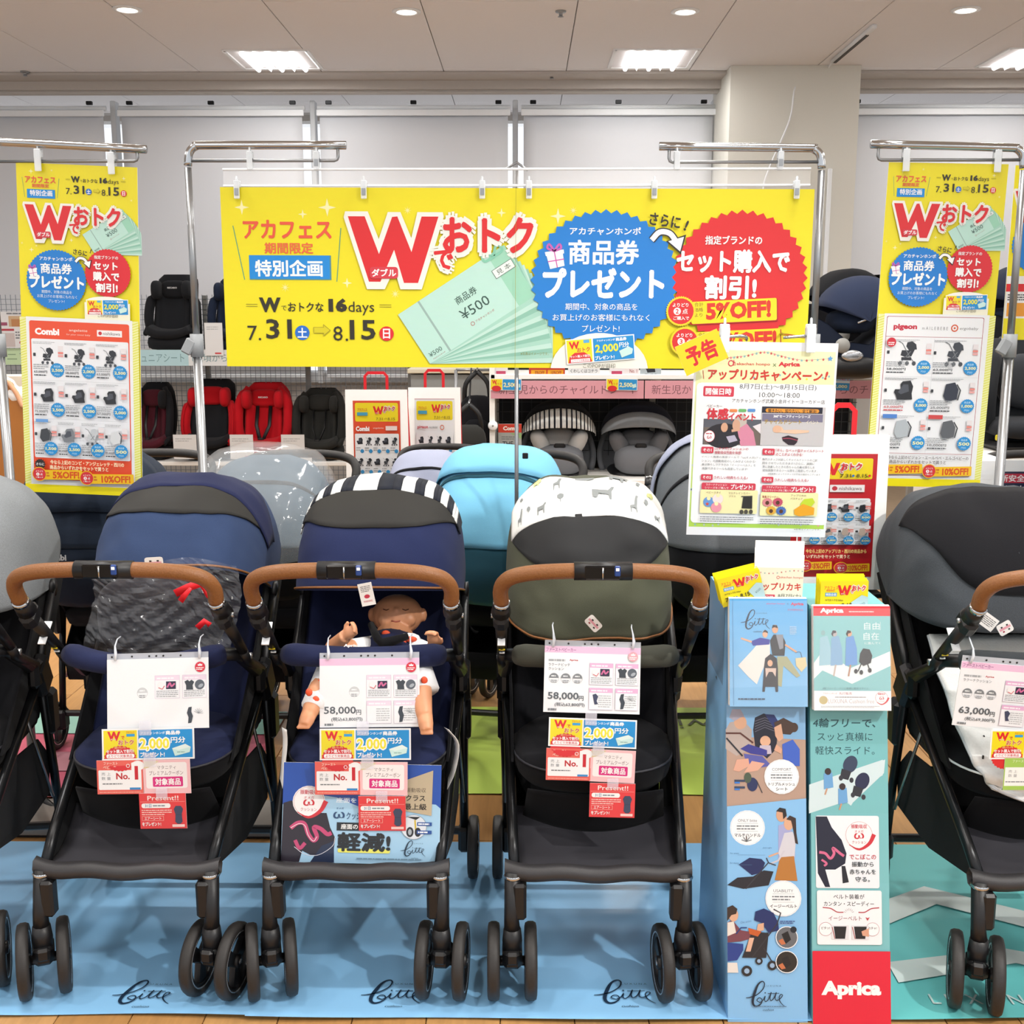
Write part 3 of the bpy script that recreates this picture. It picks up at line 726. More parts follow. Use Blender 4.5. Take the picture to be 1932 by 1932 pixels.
# brown display step between the rows at left
t = thing('display_step', 'low grey-brown step behind the front row at left', 'platform', (-1.28, 3.07, 0))
b = MB(); b.box((0, 0, .018), (1.1, .2, .026), bev=.004); b.build('step_board', mat('taupe_board', '#8b857f', .4, nscale=20, namt=.1), t); b = MB(); b.box((0, -.095, .004), (1.1, .006, .006)); b.build('kick_strip', M_black, t)
# ================================================================ PRICE CARDS AND COUPONS HUNG FROM THE GUARD BARS
ROSE = '#d9325a'; GREY = '#6d7276'
def price_print(price, tax, pname, header, glare=0):  # lamp reflection is painted in as missing and paler print
    p = Print(.001, .00005)                      # 187 x 128 units
    lt = '#4a4f55' if not glare else '#c9ccd0'
    p.bg(187, 128, '#f3f5f8')
    if glare < 2: p.rect(0, 0, 187, 13, '#eec3e0')
    if header: p.T(header, 32, 7, 58, 7.5, '#8a4a86', .01)
    if pname:
        p.T('Aprica', 57, 27, 17, 4.5, '#c8454a', .03); p.gib(8, 25, 45, 30, 1, '#a9adb0', .8)
        for i, l in enumerate(pname): p.T(l, 8+len(l)*3.0, 36+i*8, len(l)*6.0, 6, '#555a60', 0)
    for i in range(3):
        x = 19+i*23
        if glare and i != 2: continue
        p.poly([(x+9.5*math.cos(math.radians(a)), 62-9.5*math.sin(math.radians(a))) for a in range(0, 181, 15)], '#80858a' if not glare else '#d0d3d6'); p.ring(x, 62, 9.5, 9.5, .5, '#b5b9bc'); p.gib(x-5, 56, x+5, 60, 1, '#ffffff'); p.gib(x-6, 65, x+6, 71, 2, '#8d9296')
    if price:
        p.T(price, 38, 97, 60, 16, '#5a6066', .02); p.T('円', 73, 100, 9, 9, '#5a6066', .02)
        p.T('(税込'+tax+'円)', 51, 113, 58, 8.5, '#5a6066', .01); p.gib(9, 120, 30, 125, 1, '#7d8286', .8)
    pk = '#e6b4d8' if not glare else '#ecd9ea'
    for (x, y, w_, h_) in ((88, 31, 46, 42), (139, 31, 44, 42), (88, 79, 46, 42), (139, 79, 44, 42)):
        if glare == 2 and y > 70: continue
        p.rect(x, y, x+w_, y+h_, '#d9c6dc', keep=True); p.n += 1; p.rect(x+.6, y+.6, x+w_-.6, y+h_-.6, '#f2f4f8'); p.rect(x+.6, y+.6, x+w_-.6, y+9, pk)
        p.gib(x+4, y+2.5, x+w_-6, y+8, 1, '#fbf4fb')
        if y < 70: p.gib(x+3, y+27, x+w_-3, y+40, 4, '#8f9398', .4)
        else: p.gib(x+18, y+13, x+w_-3, y+38, 6, '#b6babd', .4)
    p.rect(109, 42, 127, 56, '#2c2140'); p.curve([(111, 53), (116, 45), (119, 51), (125, 46)], 3, '#d46a9a')
    p.ell(99, 49, 6, 7, '#f6f0f2'); p.line([(95, 53), (102, 56), (106, 50)], 1.5, '#cf4a55')
    p.poly([(146, 50), (143, 43), (149, 40), (152, 43), (156, 40), (161, 44), (158, 50), (159, 58), (146, 58)], '#3a4048'); p.ell(171, 49, 9, 9, '#5b626c'); p.ell(173, 51, 5, 3, '#a7aeb6', rot=-30)
    p.poly([(150, 90), (156, 89), (155, 98), (158, 106), (155, 118), (149, 119), (150, 108), (147, 100)], '#39404a')
    if not glare:
        p.poly([(95, 92), (101, 90), (106, 95), (103, 104), (106, 110), (99, 111), (97, 102)], '#3d4460'); 
    for i in range(7): a = PI*i/7; p.line([(168, 101), (168+9*math.cos(a), 101-9*math.sin(a))], .6, '#9a9fa3', True)
    p.n += 1
    if glare < 3: p.ell(172, 17, 9.5, 9.5, '#d8263f' if not header or glare else '#e5a9b3'); p.poly([(168, 15), (168, 11), (170, 13), (172, 10), (174, 13), (176, 11), (176, 15)], '#ffffff'); p.gib(165, 17, 179, 23, 2, '#ffffff')
    return p
def hang_card(label, tl, tr, bl, prt, W=187, H=128):
    sc = (tr-tl).length/W; prt.sc = prt.sc
    t = thing('price_card', label, 'price card'); frame4(t, tl, tr, bl)
    k = sc/.001
    o = prt.build('printed_sheet', t, 'laminated_print', (0, -.0007, 0)); o.scale = (k, 1, k)
    b = MB(); b.box((W*sc/2, .0008, -H*sc/2), (W*sc, .0015, H*sc)); b.build('card', M_paper, t)
    b = MB(); b.box((W*sc/2, .0008, .006), (W*sc, .001, .014)); b.build('sleeve_edge', mat('smoky_clear_film', '#c8ccd4', .1, alpha=.5, nscale=20, namt=.02), t)
    for i, x in enumerate((9, 46, 78, 91, 104, 136, 170)):
        b = MB(); b.lathe([(0, -.0002), (.0022, -.0002), (.0022, .0012), (0, .0012)], (x*sc, .0, .006), 'y', 10); b.build('punch_hole', M_black, t)
    for x in (16, 171):
        b = MB(); b.tube([(x*sc, -.003, -.002), (x*sc+.002, -.006, .015), (x*sc, -.004, .03), (x*sc-.002, .015, .045), (x*sc, .03, .05)], [.003, .0035, .002, .0015, .0015], 6); b.build('plastic_hook', mat('clear_hook', '#dfe5ee', .1, alpha=.75, nscale=20, namt=.02), t)
    return t
def slip(name, label, cat, tl, tr, bl, prt, W, H, m='laminated_print', tape=None, th=.0008):
    t = thing(name, label, cat); frame4(t, tl, tr, bl); sc = (tr-tl).length/W; sz = (bl-tl).length/H
    o = prt.build('printed_sheet', t, m, (0, -.0005, 0)); o.scale = (sc/prt.sc0, 1, sz/prt.sc0)
    b = MB(); b.box((W*sc/2, th/2, -H*sz/2), (W*sc, th, H*sz)); b.build('paper', M_paper, t)
    if tape:
        x, w_, h_ = tape; b = MB(); b.box((x*sc, -.0035, .001), (w_*sc, .0004, h_*sc)); b.build('clear_tape', mat('clear_tape', '#e6e6f2', .12, alpha=.28, nscale=60, namt=.02), t)
    return t
def P1(sc=.001, dz=.00004): p = Print(sc, dz); p.sc0 = sc; return p
def coupon(amount='2,000', wash=0):
    p = P1()                                     # 168 x 60
    p.bg(168, 60, '#fdfdfd'); p.rect(3, 3, 64, 57, '#f4e21a' if not wash else '#f6eb70')
    p.T('W', 22, 14, 24, 18, '#e0222a', .05); p.T('ダブル', 21, 20, 10, 3, '#ffffff', .02, ol=('#e0222a', .03)); p.T('で', 38, 17, 6, 6, '#e0222a', .03)
    p.T('アカフェス', 52, 7, 15, 4, '#ee6a2c', .02); p.rect(45, 10, 60, 15, '#36a2dc'); p.T('おトク', 44, 26, 28, 9, '#cf2a3c', .03, ol=('#fff7c8', .05))
    p.burst(33, 57, 30, 25, 26, .07, '#dc2a30'); p.rect(2, 57, 66, 83, '#fdfdfd') if 0 else None
    p.T('指定ブランドの', 33, 36, 20, 3.5, '#ffe9a0', .01); p.T('セット購入で割引!', 33, 43, 50, 7, '#ffffff', .03)
    p.rect(8, 48, 59, 56, '#ffffff', r=3); p.T('よりどり対象商品', 33, 52, 44, 5.5, '#d8384a', .015)
    p.rect(0, 57, 168, 60, '#fdfdfd')
    p.rect(67, 3, 165, 57, '#1492d8'); p.T('アカチャンホンポ', 93, 9, 44, 5.5, '#e8f6ff', .02); p.T('商品券', 130, 9, 26, 7.5, '#ffffff', .05)
    p.T(amount, 96, 31, 54, 24, '#f6ea35', .03, ol=('#ffffff', .055)); p.T('円分', 139, 23, 26, 11, '#ffffff', .03)
    p.T('プレゼント!', 92, 50, 44, 9, '#ffffff', .05)
    p.poly([(128, 39), (152, 31), (162, 37), (160, 47), (133, 54)], '#cdeee8'); p.poly([(128, 39), (152, 31), (162, 37), (139, 43)], '#e6f7f2'); p.gib(137, 45, 152, 48, 1, '#7ea8a0')
    return p
def number_one(wash=0):
    p = P1(); p.bg(85, 62, '#ef6a60'); p.T('ファースト', 26, 5.5, 26, 5.5, '#ffe6d8', .015); p.T('ベビーカー', 27, 12.5, 30, 5.5, '#ffe6d8', .015)
    p.rect(3, 18, 82, 54, '#fcfdff', r=2); p.ell(76, 10, 12, 9, '#fcfdff'); p.rect(64, 4, 82, 24, '#fcfdff', r=2)
    p.T('売 上', 17, 25, 17, 6, '#8a8f94', 0); p.T('数 量', 17, 33, 17, 6, '#8a8f94', 0); p.T('No.', 48, 29, 25, 12, '#c8303a', .03); p.T('1', 73, 23, 0, 25, '#d02838', .05)
    p.gib(10, 41, 48, 45, 1, '#777c80'); p.rect(60, 50, 80, 54, '#3c8fd0'); p.gib(4, 57, 80, 60, 1, '#ffb8a8'); p.ring(58, 10, 3, 3, 1, '#ffffff'); return p
def maternity():
    p = P1(); p.bg(86, 62, '#f8c6cb'); p.rect(5, 5, 80, 52, '#fdf7f7', r=4); p.poly([(2, 2), (30, 2), (22, 8), (10, 14), (2, 16)], '#e9dbb0')
    p.T('マタニティ', 43, 14, 34, 7, '#7a6a6a', -.005); p.T('プレミアムクーポン', 42, 24, 62, 8, '#7a5a66', -.005)
    p.rect(17, 31, 72, 49, '#df2f86', r=2); p.T('対象商品', 44.5, 40, 46, 12, '#ffffff', .035); return p
def present():
    p = P1(); p.bg(90, 67, '#e8454c'); p.T('Present!!', 46, 9, 60, 9, '#fff3f0', .01); p.line([(2, 16), (88, 16)], .5, '#ffc0b8')
    p.rect(4, 19, 60, 28, '#fdfdfd', r=4); p.T('31日', 17, 23.5, 12, 6, '#3f7fb0', .02); p.gib(26, 21, 56, 26, 1, '#8a9aa5')
    p.gib(4, 30, 62, 42, 3, '#ffd2cc', .45); p.rect(4, 43, 46, 52, '#f7b0a8'); p.rect(4.8, 43.8, 45.2, 51.2, '#e8454c'); p.T('エアーシート', 25, 47.5, 32, 5.5, '#fff', .01) if 0 else p.T('エアーシート', 25, 47.5, 32, 5.5, '#ffffff', .015)
    p.T('をプレゼント!', 22, 58, 36, 7, '#ffffff', .03)
    p.poly([(70, 24), (80, 24), (84, 30), (81, 40), (82, 54), (78, 58), (72, 58), (68, 54), (69, 40), (66, 30)], '#3c4a66'); p.line([(69, 41), (82, 41)], .8, '#2a344c'); p.rect(62, 59, 86, 64, '#f9d3d0'); return p
def warning_tag(label, pts, Y, long=None):
    t = thing('hang_tag', label, 'tag'); tl, tr, bl = [P(x, y, Y) for x, y in pts]; frame4(t, tl, tr, bl)
    W_ = (tr-tl).length; H_ = (bl-tl).length
    p = P1(.001); p.rect(0, 0, 40, 30, '#f6f4f2', r=6)
    p.rect(4, 12, 36, 18, '#eba6b4', keep=True); p.n += 1
    for x, y, c in ((10, 8, '#222222'), (26, 8, '#222222'), (10, 20, '#a8203c'), (26, 20, '#222222')): p.rect(x, y, x+5, y+4, c, keep=True)
    o = p.build('printed_face', t, 'printed_paper', (0, -.0008, 0)); o.scale = (W_/.04, 1, H_/.03)
    b = MB(); b.box((W_/2, .0004, -H_/2), (W_*.9, .001, H_*.9), bev=.0004); b.build('card', M_paper, t); return t
sets = [
 (1, 2.375, [(202, 1245), (393, 1240), (180, 1372)], [(192, 1376), (366, 1372), (182, 1434)], [(182, 1435), (269, 1434), (175, 1498)], [(269, 1434), (358, 1432), (264, 1498)], [(262, 1497), (350, 1496), (256, 1563)],
  price_print(None, None, None, None, 2), 'nearly blank glossy price card on left navy stroller', 'left navy stroller'),
 (2, 2.365, [(603, 1243), (791, 1241), (592, 1374)], [(603, 1375), (775, 1374), (598, 1434)], [(594, 1437), (679, 1437), (591, 1499)], [(679, 1437), (769, 1438), (678, 1500)], [(676, 1502), (765, 1502), (672, 1567)],
  price_print('58,000', '63,800', None, None, 1), 'price card reading 58,000 hung from the doll stroller', 'stroller with the doll'),
 (3, 2.365, [(1028, 1218), (1209, 1223), (1022, 1345)], [(1036, 1353), (1202, 1359), (1033, 1407)], [(1031, 1411), (1115, 1413), (1028, 1471)], [(1115, 1413), (1200, 1417), (1114, 1474)], [(1113, 1477), (1199, 1479), (1111, 1541)],
  price_print('58,000', '63,800', ['ラクーナビッテ', 'クッション'], 'ファーストベビーカー'), 'price card reading 58,000 hung from the olive stroller', 'olive stroller')]
for k, Y, c1, c2, c3, c4, c5, prt, lb, who in sets:
    hang_card(lb, P(*c1[0], Y), P(*c1[1], Y), P(*c1[2], Y-.035), prt)
    slip('coupon_card', '2,000 yen coupon card under price card of '+who, 'coupon', P(*c2[0], Y-0.042), P(*c2[1], Y-0.042), P(*c2[2], Y-0.055), coupon(), 168, 60, tape=(80, 22, 26))
    slip('rank_card', 'red and white No. 1 sales card on the '+who, 'card', P(*c3[0], Y-0.057), P(*c3[1], Y-0.057), P(*c3[2], Y-0.066), number_one(), 85, 62)
    slip('coupon_notice', 'pale pink maternity coupon notice on the '+who, 'card', P(*c4[0], Y-0.0572), P(*c4[1], Y-0.0572), P(*c4[2], Y-0.066), maternity(), 86, 62, tape=(14, 22, 26))
    slip('present_card', 'red Present card, lowest in the string on the '+who, 'card', P(*c5[0], Y-0.068), P(*c5[1], Y-0.068), P(*c5[2], Y-0.074), present(), 90, 67, tape=(45, 22, 20))
hang_card('slanted price card reading 63,000 on the dark grey stroller', *[P(x, y, 2.28) for x, y in ((1815, 1247), (2000, 1262), (1858, 1372))], price_print('63,000', '69,300', ['ラクーナクッション'], 'ファーストベビーカー'))
slip('coupon_card', 'slanted yellow coupon card cut by the right edge', 'coupon', *[P(x, y, 2.275) for x, y in ((1870, 1377), (2040, 1377), (1890, 1427))], coupon(), 168, 60)
p = P1(); p.bg(85, 62, '#a8d060'); p.rect(2, 18, 83, 54, '#fcfdfa'); p.T('売 上', 17, 26, 17, 6, '#8a8f94', 0); p.T('数 量', 17, 34, 17, 6, '#8a8f94', 0); p.T('ファースト', 28, 6, 26, 5.5, '#f2ffd8', .01); p.T('No.', 52, 29, 22, 12, '#5c9a3a', .03); p.gib(4, 44, 60, 48, 1, '#8a8f94')
slip('rank_card', 'slanted green and white sales card at the right edge', 'card', *[P(x, y, 2.272) for x, y in ((1896, 1430), (1980, 1430), (1918, 1485))], p, 85, 62)
warning_tag('white tag with square marks over the handle of left navy stroller', ((272, 1052), (307, 1050), (272, 1074)), 2.33)
warning_tag('white tag with square marks tilted on olive stroller guard bar', ((1117, 1158), (1138, 1181), (1100, 1170)), 2.36)
warning_tag('white tag with square marks at canopy edge of dark grey stroller', ((1878, 1182), (1903, 1168), (1888, 1202)), 2.36)
p = P1(); p.rect(0, 0, 60, 34, '#f6f4f2', r=4); p.gib(26, 6, 56, 28, 5, '#7a7a7a', .5); p.ell(16, 17, 5, 6, '#c8304c'); p.gib(4, 6, 10, 28, 3, '#c8304c')
slip('hang_tag', 'white hang tag with red mark beside brown handle, right', 'tag', P(1845, 1142, 2.37), P(1886, 1172, 2.37), P(1832, 1165, 2.37), p, 60, 34)
p = P1(); p.rect(0, 0, 34, 56, '#f6f4f2', r=4); p.gib(5, 6, 29, 22, 4, '#7a7a7a', .5); p.ell(17, 33, 7, 5, '#c8304c'); p.T('WARNING', 17, 45, 22, 5, '#c8304c', .01)
slip('hang_tag', 'white warning tag hanging from canopy above the doll', 'tag', P(674, 1103, 2.42), P(700, 1098, 2.42), P(682, 1145, 2.42), p, 34, 56)
# ================================================================ BANNERS AND THEIR STANDS
YEL = '#f3e511'; RED = '#df2128'; BLU = '#0f7fd6'; ORA = '#ee6a3c'; INK = '#2a2616'
def vouchers(p, x, y, k=1.0, big=True):     # fan of pale green gift vouchers; origin at the fan's left tip
    q = lambda a, b: (x+a*k, y+b*k)
    for i in range(14, 0, -1):
        t = math.radians(-33+i*2.3); c, s_ = math.cos(t), math.sin(t); px, py = 68, 92
        L, H = 238, 110
        w_ = lambda a, b: (px+a*c-b*s_, py+a*s_+b*c)
        col = ['#8fc4b0', '#a9d8c6', '#c3e6d9'][i % 3]
        p.poly([q(*w_(0, 0)), q(*w_(L, 0)), q(*w_(L, -H)), q(*w_(0, -H))], col)
    t = math.radians(-33); c, s_ = math.cos(t), math.sin(t)
    w_ = lambda a, b: q(68+a*c-b*s_, 92+a*s_+b*c)
    p.poly([w_(0, 0), w_(243, 0), w_(243, -112), w_(0, -112)], '#bfe7da'); p.poly([w_(205, 0), w_(243, 0), w_(243, -112), w_(205, -112)], '#9fd8bd')
    p.poly([w_(45, 0), w_(49, 0), w_(49, -112), w_(45, -112)], '#9cb8b0')
    r = -33
    X = lambda a, b: w_(a, b)
    a = X(130, -72); p.T('商品券', a[0], a[1], 46*k, 15*k, '#3b5a50', .01, rot=r)
    a = X(132, -44); p.T('¥500', a[0], a[1], 62*k, 20*k, '#33524a', 0, rot=r)
    a = X(140, -20); p.T('アカチャンホンポ', a[0], a[1], 42*k, 5*k, '#b85a52', 0, rot=r)
    a = X(112, -20); p.ring(a[0], a[1], 3.5*k, 3.5*k, 1*k, '#b8504a')
    a = X(22, -14); p.T('¥500', a[0], a[1], 28*k, 9*k, '#4d6a60', 0, rot=r); a = X(24, -4); p.T('アカチャンホンポ', a[0], a[1], 28*k, 3*k, '#b85a52', 0, rot=r)
    p.poly([X(196, -84), X(240, -84), X(240, -66), X(196, -66)], '#55665e'); p.poly([X(197, -83), X(239, -83), X(239, -67), X(197, -67)], '#eaf6f0'); a = X(218, -75); p.T('見 本', a[0], a[1], 30*k, 10*k, '#444', 0, rot=r) if 0 else p.T('見 本', a[0], a[1], 30*k, 10*k, '#444a46', 0, rot=r)
    for s2 in (-1, 1): p.curve([X(215, -106), X(215+s2*16, -120), X(215+s2*20, -106), X(215, -104)], 5*k, '#86cdb0', 5)
def wlogo(p, X, Y, k, ol=True):             # big "W de otoku" lettering, X,Y = left top of the W, units of k (W is 178 wide)
    t = lambda x, y: (X+x*k, Y+y*k)
    Wp = [(0, 0), (32, 0), (58, 70), (84, 1), (94, 0), (120, 66), (140, 0), (172, 0), (132, 124), (105, 124), (87, 62), (60, 122), (38, 122)]
    Wo = [(-5, -9), (38, -9), (58, 42), (76, -8), (100, -8), (120, 40), (132, -8), (180, -8), (182, 0), (139, 136), (98, 136), (87, 98), (68, 136), (34, 136), (-8, 2)]
    if ol: p.poly([t(*a) for a in Wo], '#f7f6ee')
    wt = [('で', 181, 80, 34, 34, .05), ('おトク', 266, 34, 168, 62, .05)]
    p.poly([t(*a) for a in Wp], RED)
    for s_, x, y, w_, h_, b in wt[::-1]: a = t(x, y); p.T(s_, a[0], a[1], w_*k, h_*k, '#f7f6ee', b, ol=('#f7f6ee', .13 if y < 60 else .2))
    for s_, x, y, w_, h_, b in wt: a = t(x, y); p.T(s_, a[0], a[1], w_*k, h_*k, RED, b)
    a = t(67, 105); p.rect(a[0]-27*k, a[1]-11*k, a[0]+27*k, a[1]+11*k, '#d83a48', r=6*k); p.T('ダブル', a[0], a[1], 46*k, 14*k, '#ffffff', .04)
def spark(p, pts):
    for x, y, r, kd in pts:
        if kd: p.star(x, y, r, '#fbf6b8', 4, .72)
        else: p.star(x, y, r, '#fbf3a0', 8, .75)
def gift(p, x, y, k):
    t = lambda a, b: (x+a*k, y+b*k)
    p.poly([t(0, 12), t(30, 8), t(34, 34), t(8, 40)], '#fdfdfd'); p.poly([t(-2, 10), t(32, 5), t(33, 12), t(0, 17)], '#ffffff')
    p.line([t(15, 8), t(21, 37)], 2*k, '#cf5bb0'); p.line([t(4, 27), t(33, 22)], 2*k, '#cf5bb0')
    for s_ in (-1, 1): p.curve([t(15, 8), t(15+s_*9, -4), t(15+s_*12, 3), t(15, 8)], 4*k, '#c862b8', 5)
def arrow_white(p, X, Y, k):
    for w_, c in ((22, '#222222'), (15, '#ffffff')):
        p.curve([(X, Y+14*k), (X+14*k, Y), (X+32*k, Y+2*k), (X+44*k, Y+16*k)], w_*k*.62, c, 5)
        d = 4 if c == '#222222' else 0
        p.poly([(X+(30-d)*k, Y+(16)*k), (X+(58+d)*k, Y+(8-d)*k), (X+(52+d*.3)*k, Y+(34+d*1.3)*k)], c)
def mini_coupon(p, x, y, k=1.0, rot=0, amount='2,000'):
    t = math.radians(rot); c, s_ = math.cos(t), math.sin(t); q = lambda a, b: (x+(a*c-b*s_)*k, y+(a*s_+b*c)*k)
    R = lambda a, b, c2, d, col: p.poly([q(a, b), q(c2, b), q(c2, d), q(a, d)], col)
    R(0, 0, 130, 47, '#ffffff'); R(2, 2, 49, 45, '#f4e21a'); a = q(16, 12); p.T('W', a[0], a[1], 20*k, 14*k, RED, .05, rot=rot); a = q(33, 21); p.T('おトク', a[0], a[1], 24*k, 8*k, '#cf2a3c', .03, rot=rot)
    R(34, 3, 45, 9, '#5ab0e0'); p.poly([q(3, 45), q(6, 33), q(16, 26), q(34, 26), q(44, 33), q(48, 45)], '#dc2a30'); a = q(26, 33); p.T('セット購入で割引!', a[0], a[1], 38*k, 5*k, '#ffffff', .02, rot=rot); R(8, 38, 44, 44, '#ffffff'); a = q(26, 41); p.T('よりどり対象商品', a[0], a[1], 32*k, 4*k, '#d8384a', .01, rot=rot)
    R(52, 2, 128, 45, '#1492d8'); a = q(76, 7); p.T('アカチャンホンポ', a[0], a[1], 34*k, 4*k, '#ffffff', .02, rot=rot); a = q(105, 7); p.T('商品券', a[0], a[1], 20*k, 6*k, '#ffffff', .05, rot=rot)
    a = q(77, 23); p.T(amount, a[0], a[1], 44*k, 18*k, '#f6ea35', .03, rot=rot); a = q(110, 18); p.T('円分', a[0], a[1], 18*k, 9*k, '#ffffff', .03, rot=rot); a = q(72, 39); p.T('プレゼント!', a[0], a[1], 36*k, 7*k, '#ffffff', .05, rot=rot)
    p.poly([q(100, 29), q(118, 22), q(126, 27), q(124, 36), q(104, 42)], '#cdeee8')
def dates(p, X, Y, k):                       # W de otoku na 16 days / 7.31 -> 8.15 ; X,Y centre top
    t = lambda x, y: (X+x*k, Y+y*k)
    T = lambda s_, x, y, w_, h_, c=INK, b=0: p.T(s_, X+x*k, Y+y*k, w_*k, h_*k, c, b)
    for a, b in ((-140, -118), (117, 140)): p.line([t(a, 13), t(b, 13)], 1*k, '#8a8210'); p.line([t(a, 17), t(b, 17)], 1*k, '#8a8210')
    T('W', -94, 14, 42, 28, b=.05); T('で', -67, 20, 10, 9); T('おトクな', -25, 18, 68, 17, b=.02); T('16', 37, 14, 36, 26, b=.06); T('days', 82, 20, 50, 26, b=.0)
    T('7.', -126, 68, 26, 28, b=.0); T('31', -78, 60, 50, 38, b=.02); p.ell(*t(-33, 67), 14*k, 14*k, '#1f6fd0'); T('土', -33, 67, 18, 18, '#ffffff', .03)
    p.poly([t(-11, 56), t(8, 56), t(8, 50), t(22, 62), t(8, 74), t(8, 68), t(-11, 68)], '#a79b12'); p.poly([t(-10, 57), t(9, 57), t(9, 53), t(20, 62), t(9, 71), t(9, 67), t(-10, 67)], '#dccf14')
    T('8', 36, 68, 18, 28); T('.', 53, 80, 5, 5, b=.02); T('15', 84, 61, 50, 38, b=.02); p.ell(*t(130, 68), 14*k, 14*k, RED); T('日', 130, 68, 13, 18, '#ffffff', .03)
def big_banner():
    p = P1(.001, .00006); p.bg(1122, 338, YEL)
    a = lambda zx, zy: (zx/3.331-15, zy/3.331-25); b = lambda zx, zy: (zx/3.2746+555, zy/3.2746-25)
    spark(p, [(*a(183, 207), 14, 1), (*a(568, 248), 9, 1), (*a(724, 206), 17, 1), (*a(1232, 222), 8, 0), (*a(1825, 235), 9, 1), (*a(840, 675), 10, 1), (*a(443, 705), 9, 0), (*a(1147, 742), 9, 0), (*b(278, 250), 15, 1), (*b(372, 215), 8, 0)])
    T = lambda f, s_, zx, zy, w_, h_, c, bb=0, rot=0, ol=None: p.T(s_, *f(zx, zy), w_, h_, c, bb, rot, ol)
    p.line([a(123, 320), a(185, 657)], 1.6, '#4fa080'); p.line([a(808, 332), a(775, 667)], 1.6, '#4fa080')
    T(a, 'アカフェス', 467, 342, 167, 33, '#ee5a3c', .04); T(a, '期間限定', 474, 458, 92, 20, '#ee6a3c', .03)
    x, y = a(218, 503); p.rect(x, y, x+157, y+46, '#4a8fa0', keep=True); p.n += 1; p.rect(x, y, x+154, y+44, '#0f8ee0'); T(a, '特別企画', 470, 584, 128, 30, '#ffffff', .035)
    dates(p, *a(655, 768), 1.0)
    vouchers(p, *a(1140, 880), 1.0)
    wlogo(p, *a(855, 260), 1.0)
    # blue burst
    x, y = b(575, 640); p.burst(x, y, 142, 132, 44, .055, BLU)
    x, y = b(1415, 620); p.burst(x, y, 129, 126, 40, .06, RED)
    x, y = b(550, 1225); p.poly([(x+94*math.cos(math.radians(k)), min(338, y-7+72*math.sin(math.radians(k)))) for k in range(-195, 16, 10)], '#fbf9ee')
    T(b, 'アカチャンホンポ', 572, 340, 134, 14, '#ffffff', .02); T(b, '商品券', 565, 468, 132, 44, '#ffffff', .03); T(b, 'プレゼント', 567, 657, 228, 52, '#ffffff', .06)
    T(b, '期間中、対象の商品を', 556, 803, 138, 13, '#ffffff', 0); T(b, 'お買上げのお客様にもれなく', 556, 870, 186, 13, '#ffffff', 0); T(b, 'プレゼント!', 555, 938, 72, 13, '#ffffff', 0)
    gift(p, *b(205, 435), 1.05)
    T(b, 'さらに', 940, 275, 58, 22, INK, .04, 8); T(b, '!', 1072, 305, 5, 20, INK, .04, 22); arrow_white(p, *b(860, 345), 1.05)
    T(b, '指定ブランドの', 1368, 392, 107, 16, '#ffffff', .03); T(b, 'セット購入で', 1370, 520, 212, 40, '#ffffff', .055); T(b, '割引!', 1360, 680, 96, 42, '#ffffff', .05)
    def pill(zx0, zy0, num, amt, tw):
        x, y = b(zx0, zy0); p.rect(x+2, y+2, x+165, y+44, '#b01a20', -3); p.rect(x, y, x+163, y+42, '#f6df1c', -3, r=3)
        p.T('合計', x+14, y+9, 17, 8, '#5a3a10', 0, -3); p.T('価格', x+14, y+19, 17, 8, '#5a3a10', 0, -3); p.T('より', x+14, y+29, 15, 7, '#5a3a10', 0, -3)
        p.T(amt, x+28+tw/2, y+19, tw, 33, '#dc3420', .05, -3)
        cx, cy = x-20, y+22; p.burst(cx, cy, 29, 29, 40, .07, '#f0d820'); p.ell(cx, cy, 24.5, 24.5, '#dc2a2c'); p.T('よりどり', cx-1, cy-12, 30, 7, '#ffffff', .02); p.ell(cx-7, cy, 7, 7, '#ffffff'); p.T(num, cx-7, cy, 6, 9, '#dc2a2c', .03); p.T('点', cx+8, cy, 10, 10, '#ffffff', .01); p.T('ご購入で', cx+1, cy+13, 30, 7, '#ffffff', .02)
    pill(1120, 757, '2', '5%OFF!', 124); pill(1150, 945, '3', '10%OFF!', 128)
    mini_coupon(p, *b(332, 1010), 1.02, -5)
    T(b, 'このPOPが目印', 548, 1172, 62, 9, '#5a5440', 0); T(b, '※写真はイメージです。', 140, 1098, 54, 6, '#8a8020', 0)
    p.line([(560.2, 0), (560.2, 338)], .7, '#a09a18')
    return p
def off_strip(p, x, y, amt, num, wd, k=1.0, rot=-2):
    p.rect(x, y, x+wd*k, y+19*k, '#f2c21c', rot, r=1.5*k); p.T(amt, x+(wd*.62)*k, y+9.5*k, wd*.62*k, 14*k, '#d8521e', .04, rot); p.gib(x+12*k, y+4*k, x+20*k, y+15*k, 2, '#c9761e', .6)
    p.ell(x, y+9.5*k, 14*k, 14*k, '#f2c21c'); p.ell(x, y+9.5*k, 12.6*k, 12.6*k, '#d8333a'); p.T('よりどり', x, y+4*k, 14*k, 3*k, '#ffffff', .01); p.ell(x-3*k, y+10*k, 3.2*k, 3.2*k, '#ffffff'); p.T(num, x-3*k, y+10*k, 2.6*k, 4*k, '#d8333a', .03); p.T('点', x+4*k, y+10*k, 5*k, 4.5*k, '#ffffff', .01); p.T('ご購入で', x, y+16*k, 14*k, 3*k, '#ffffff', .01)
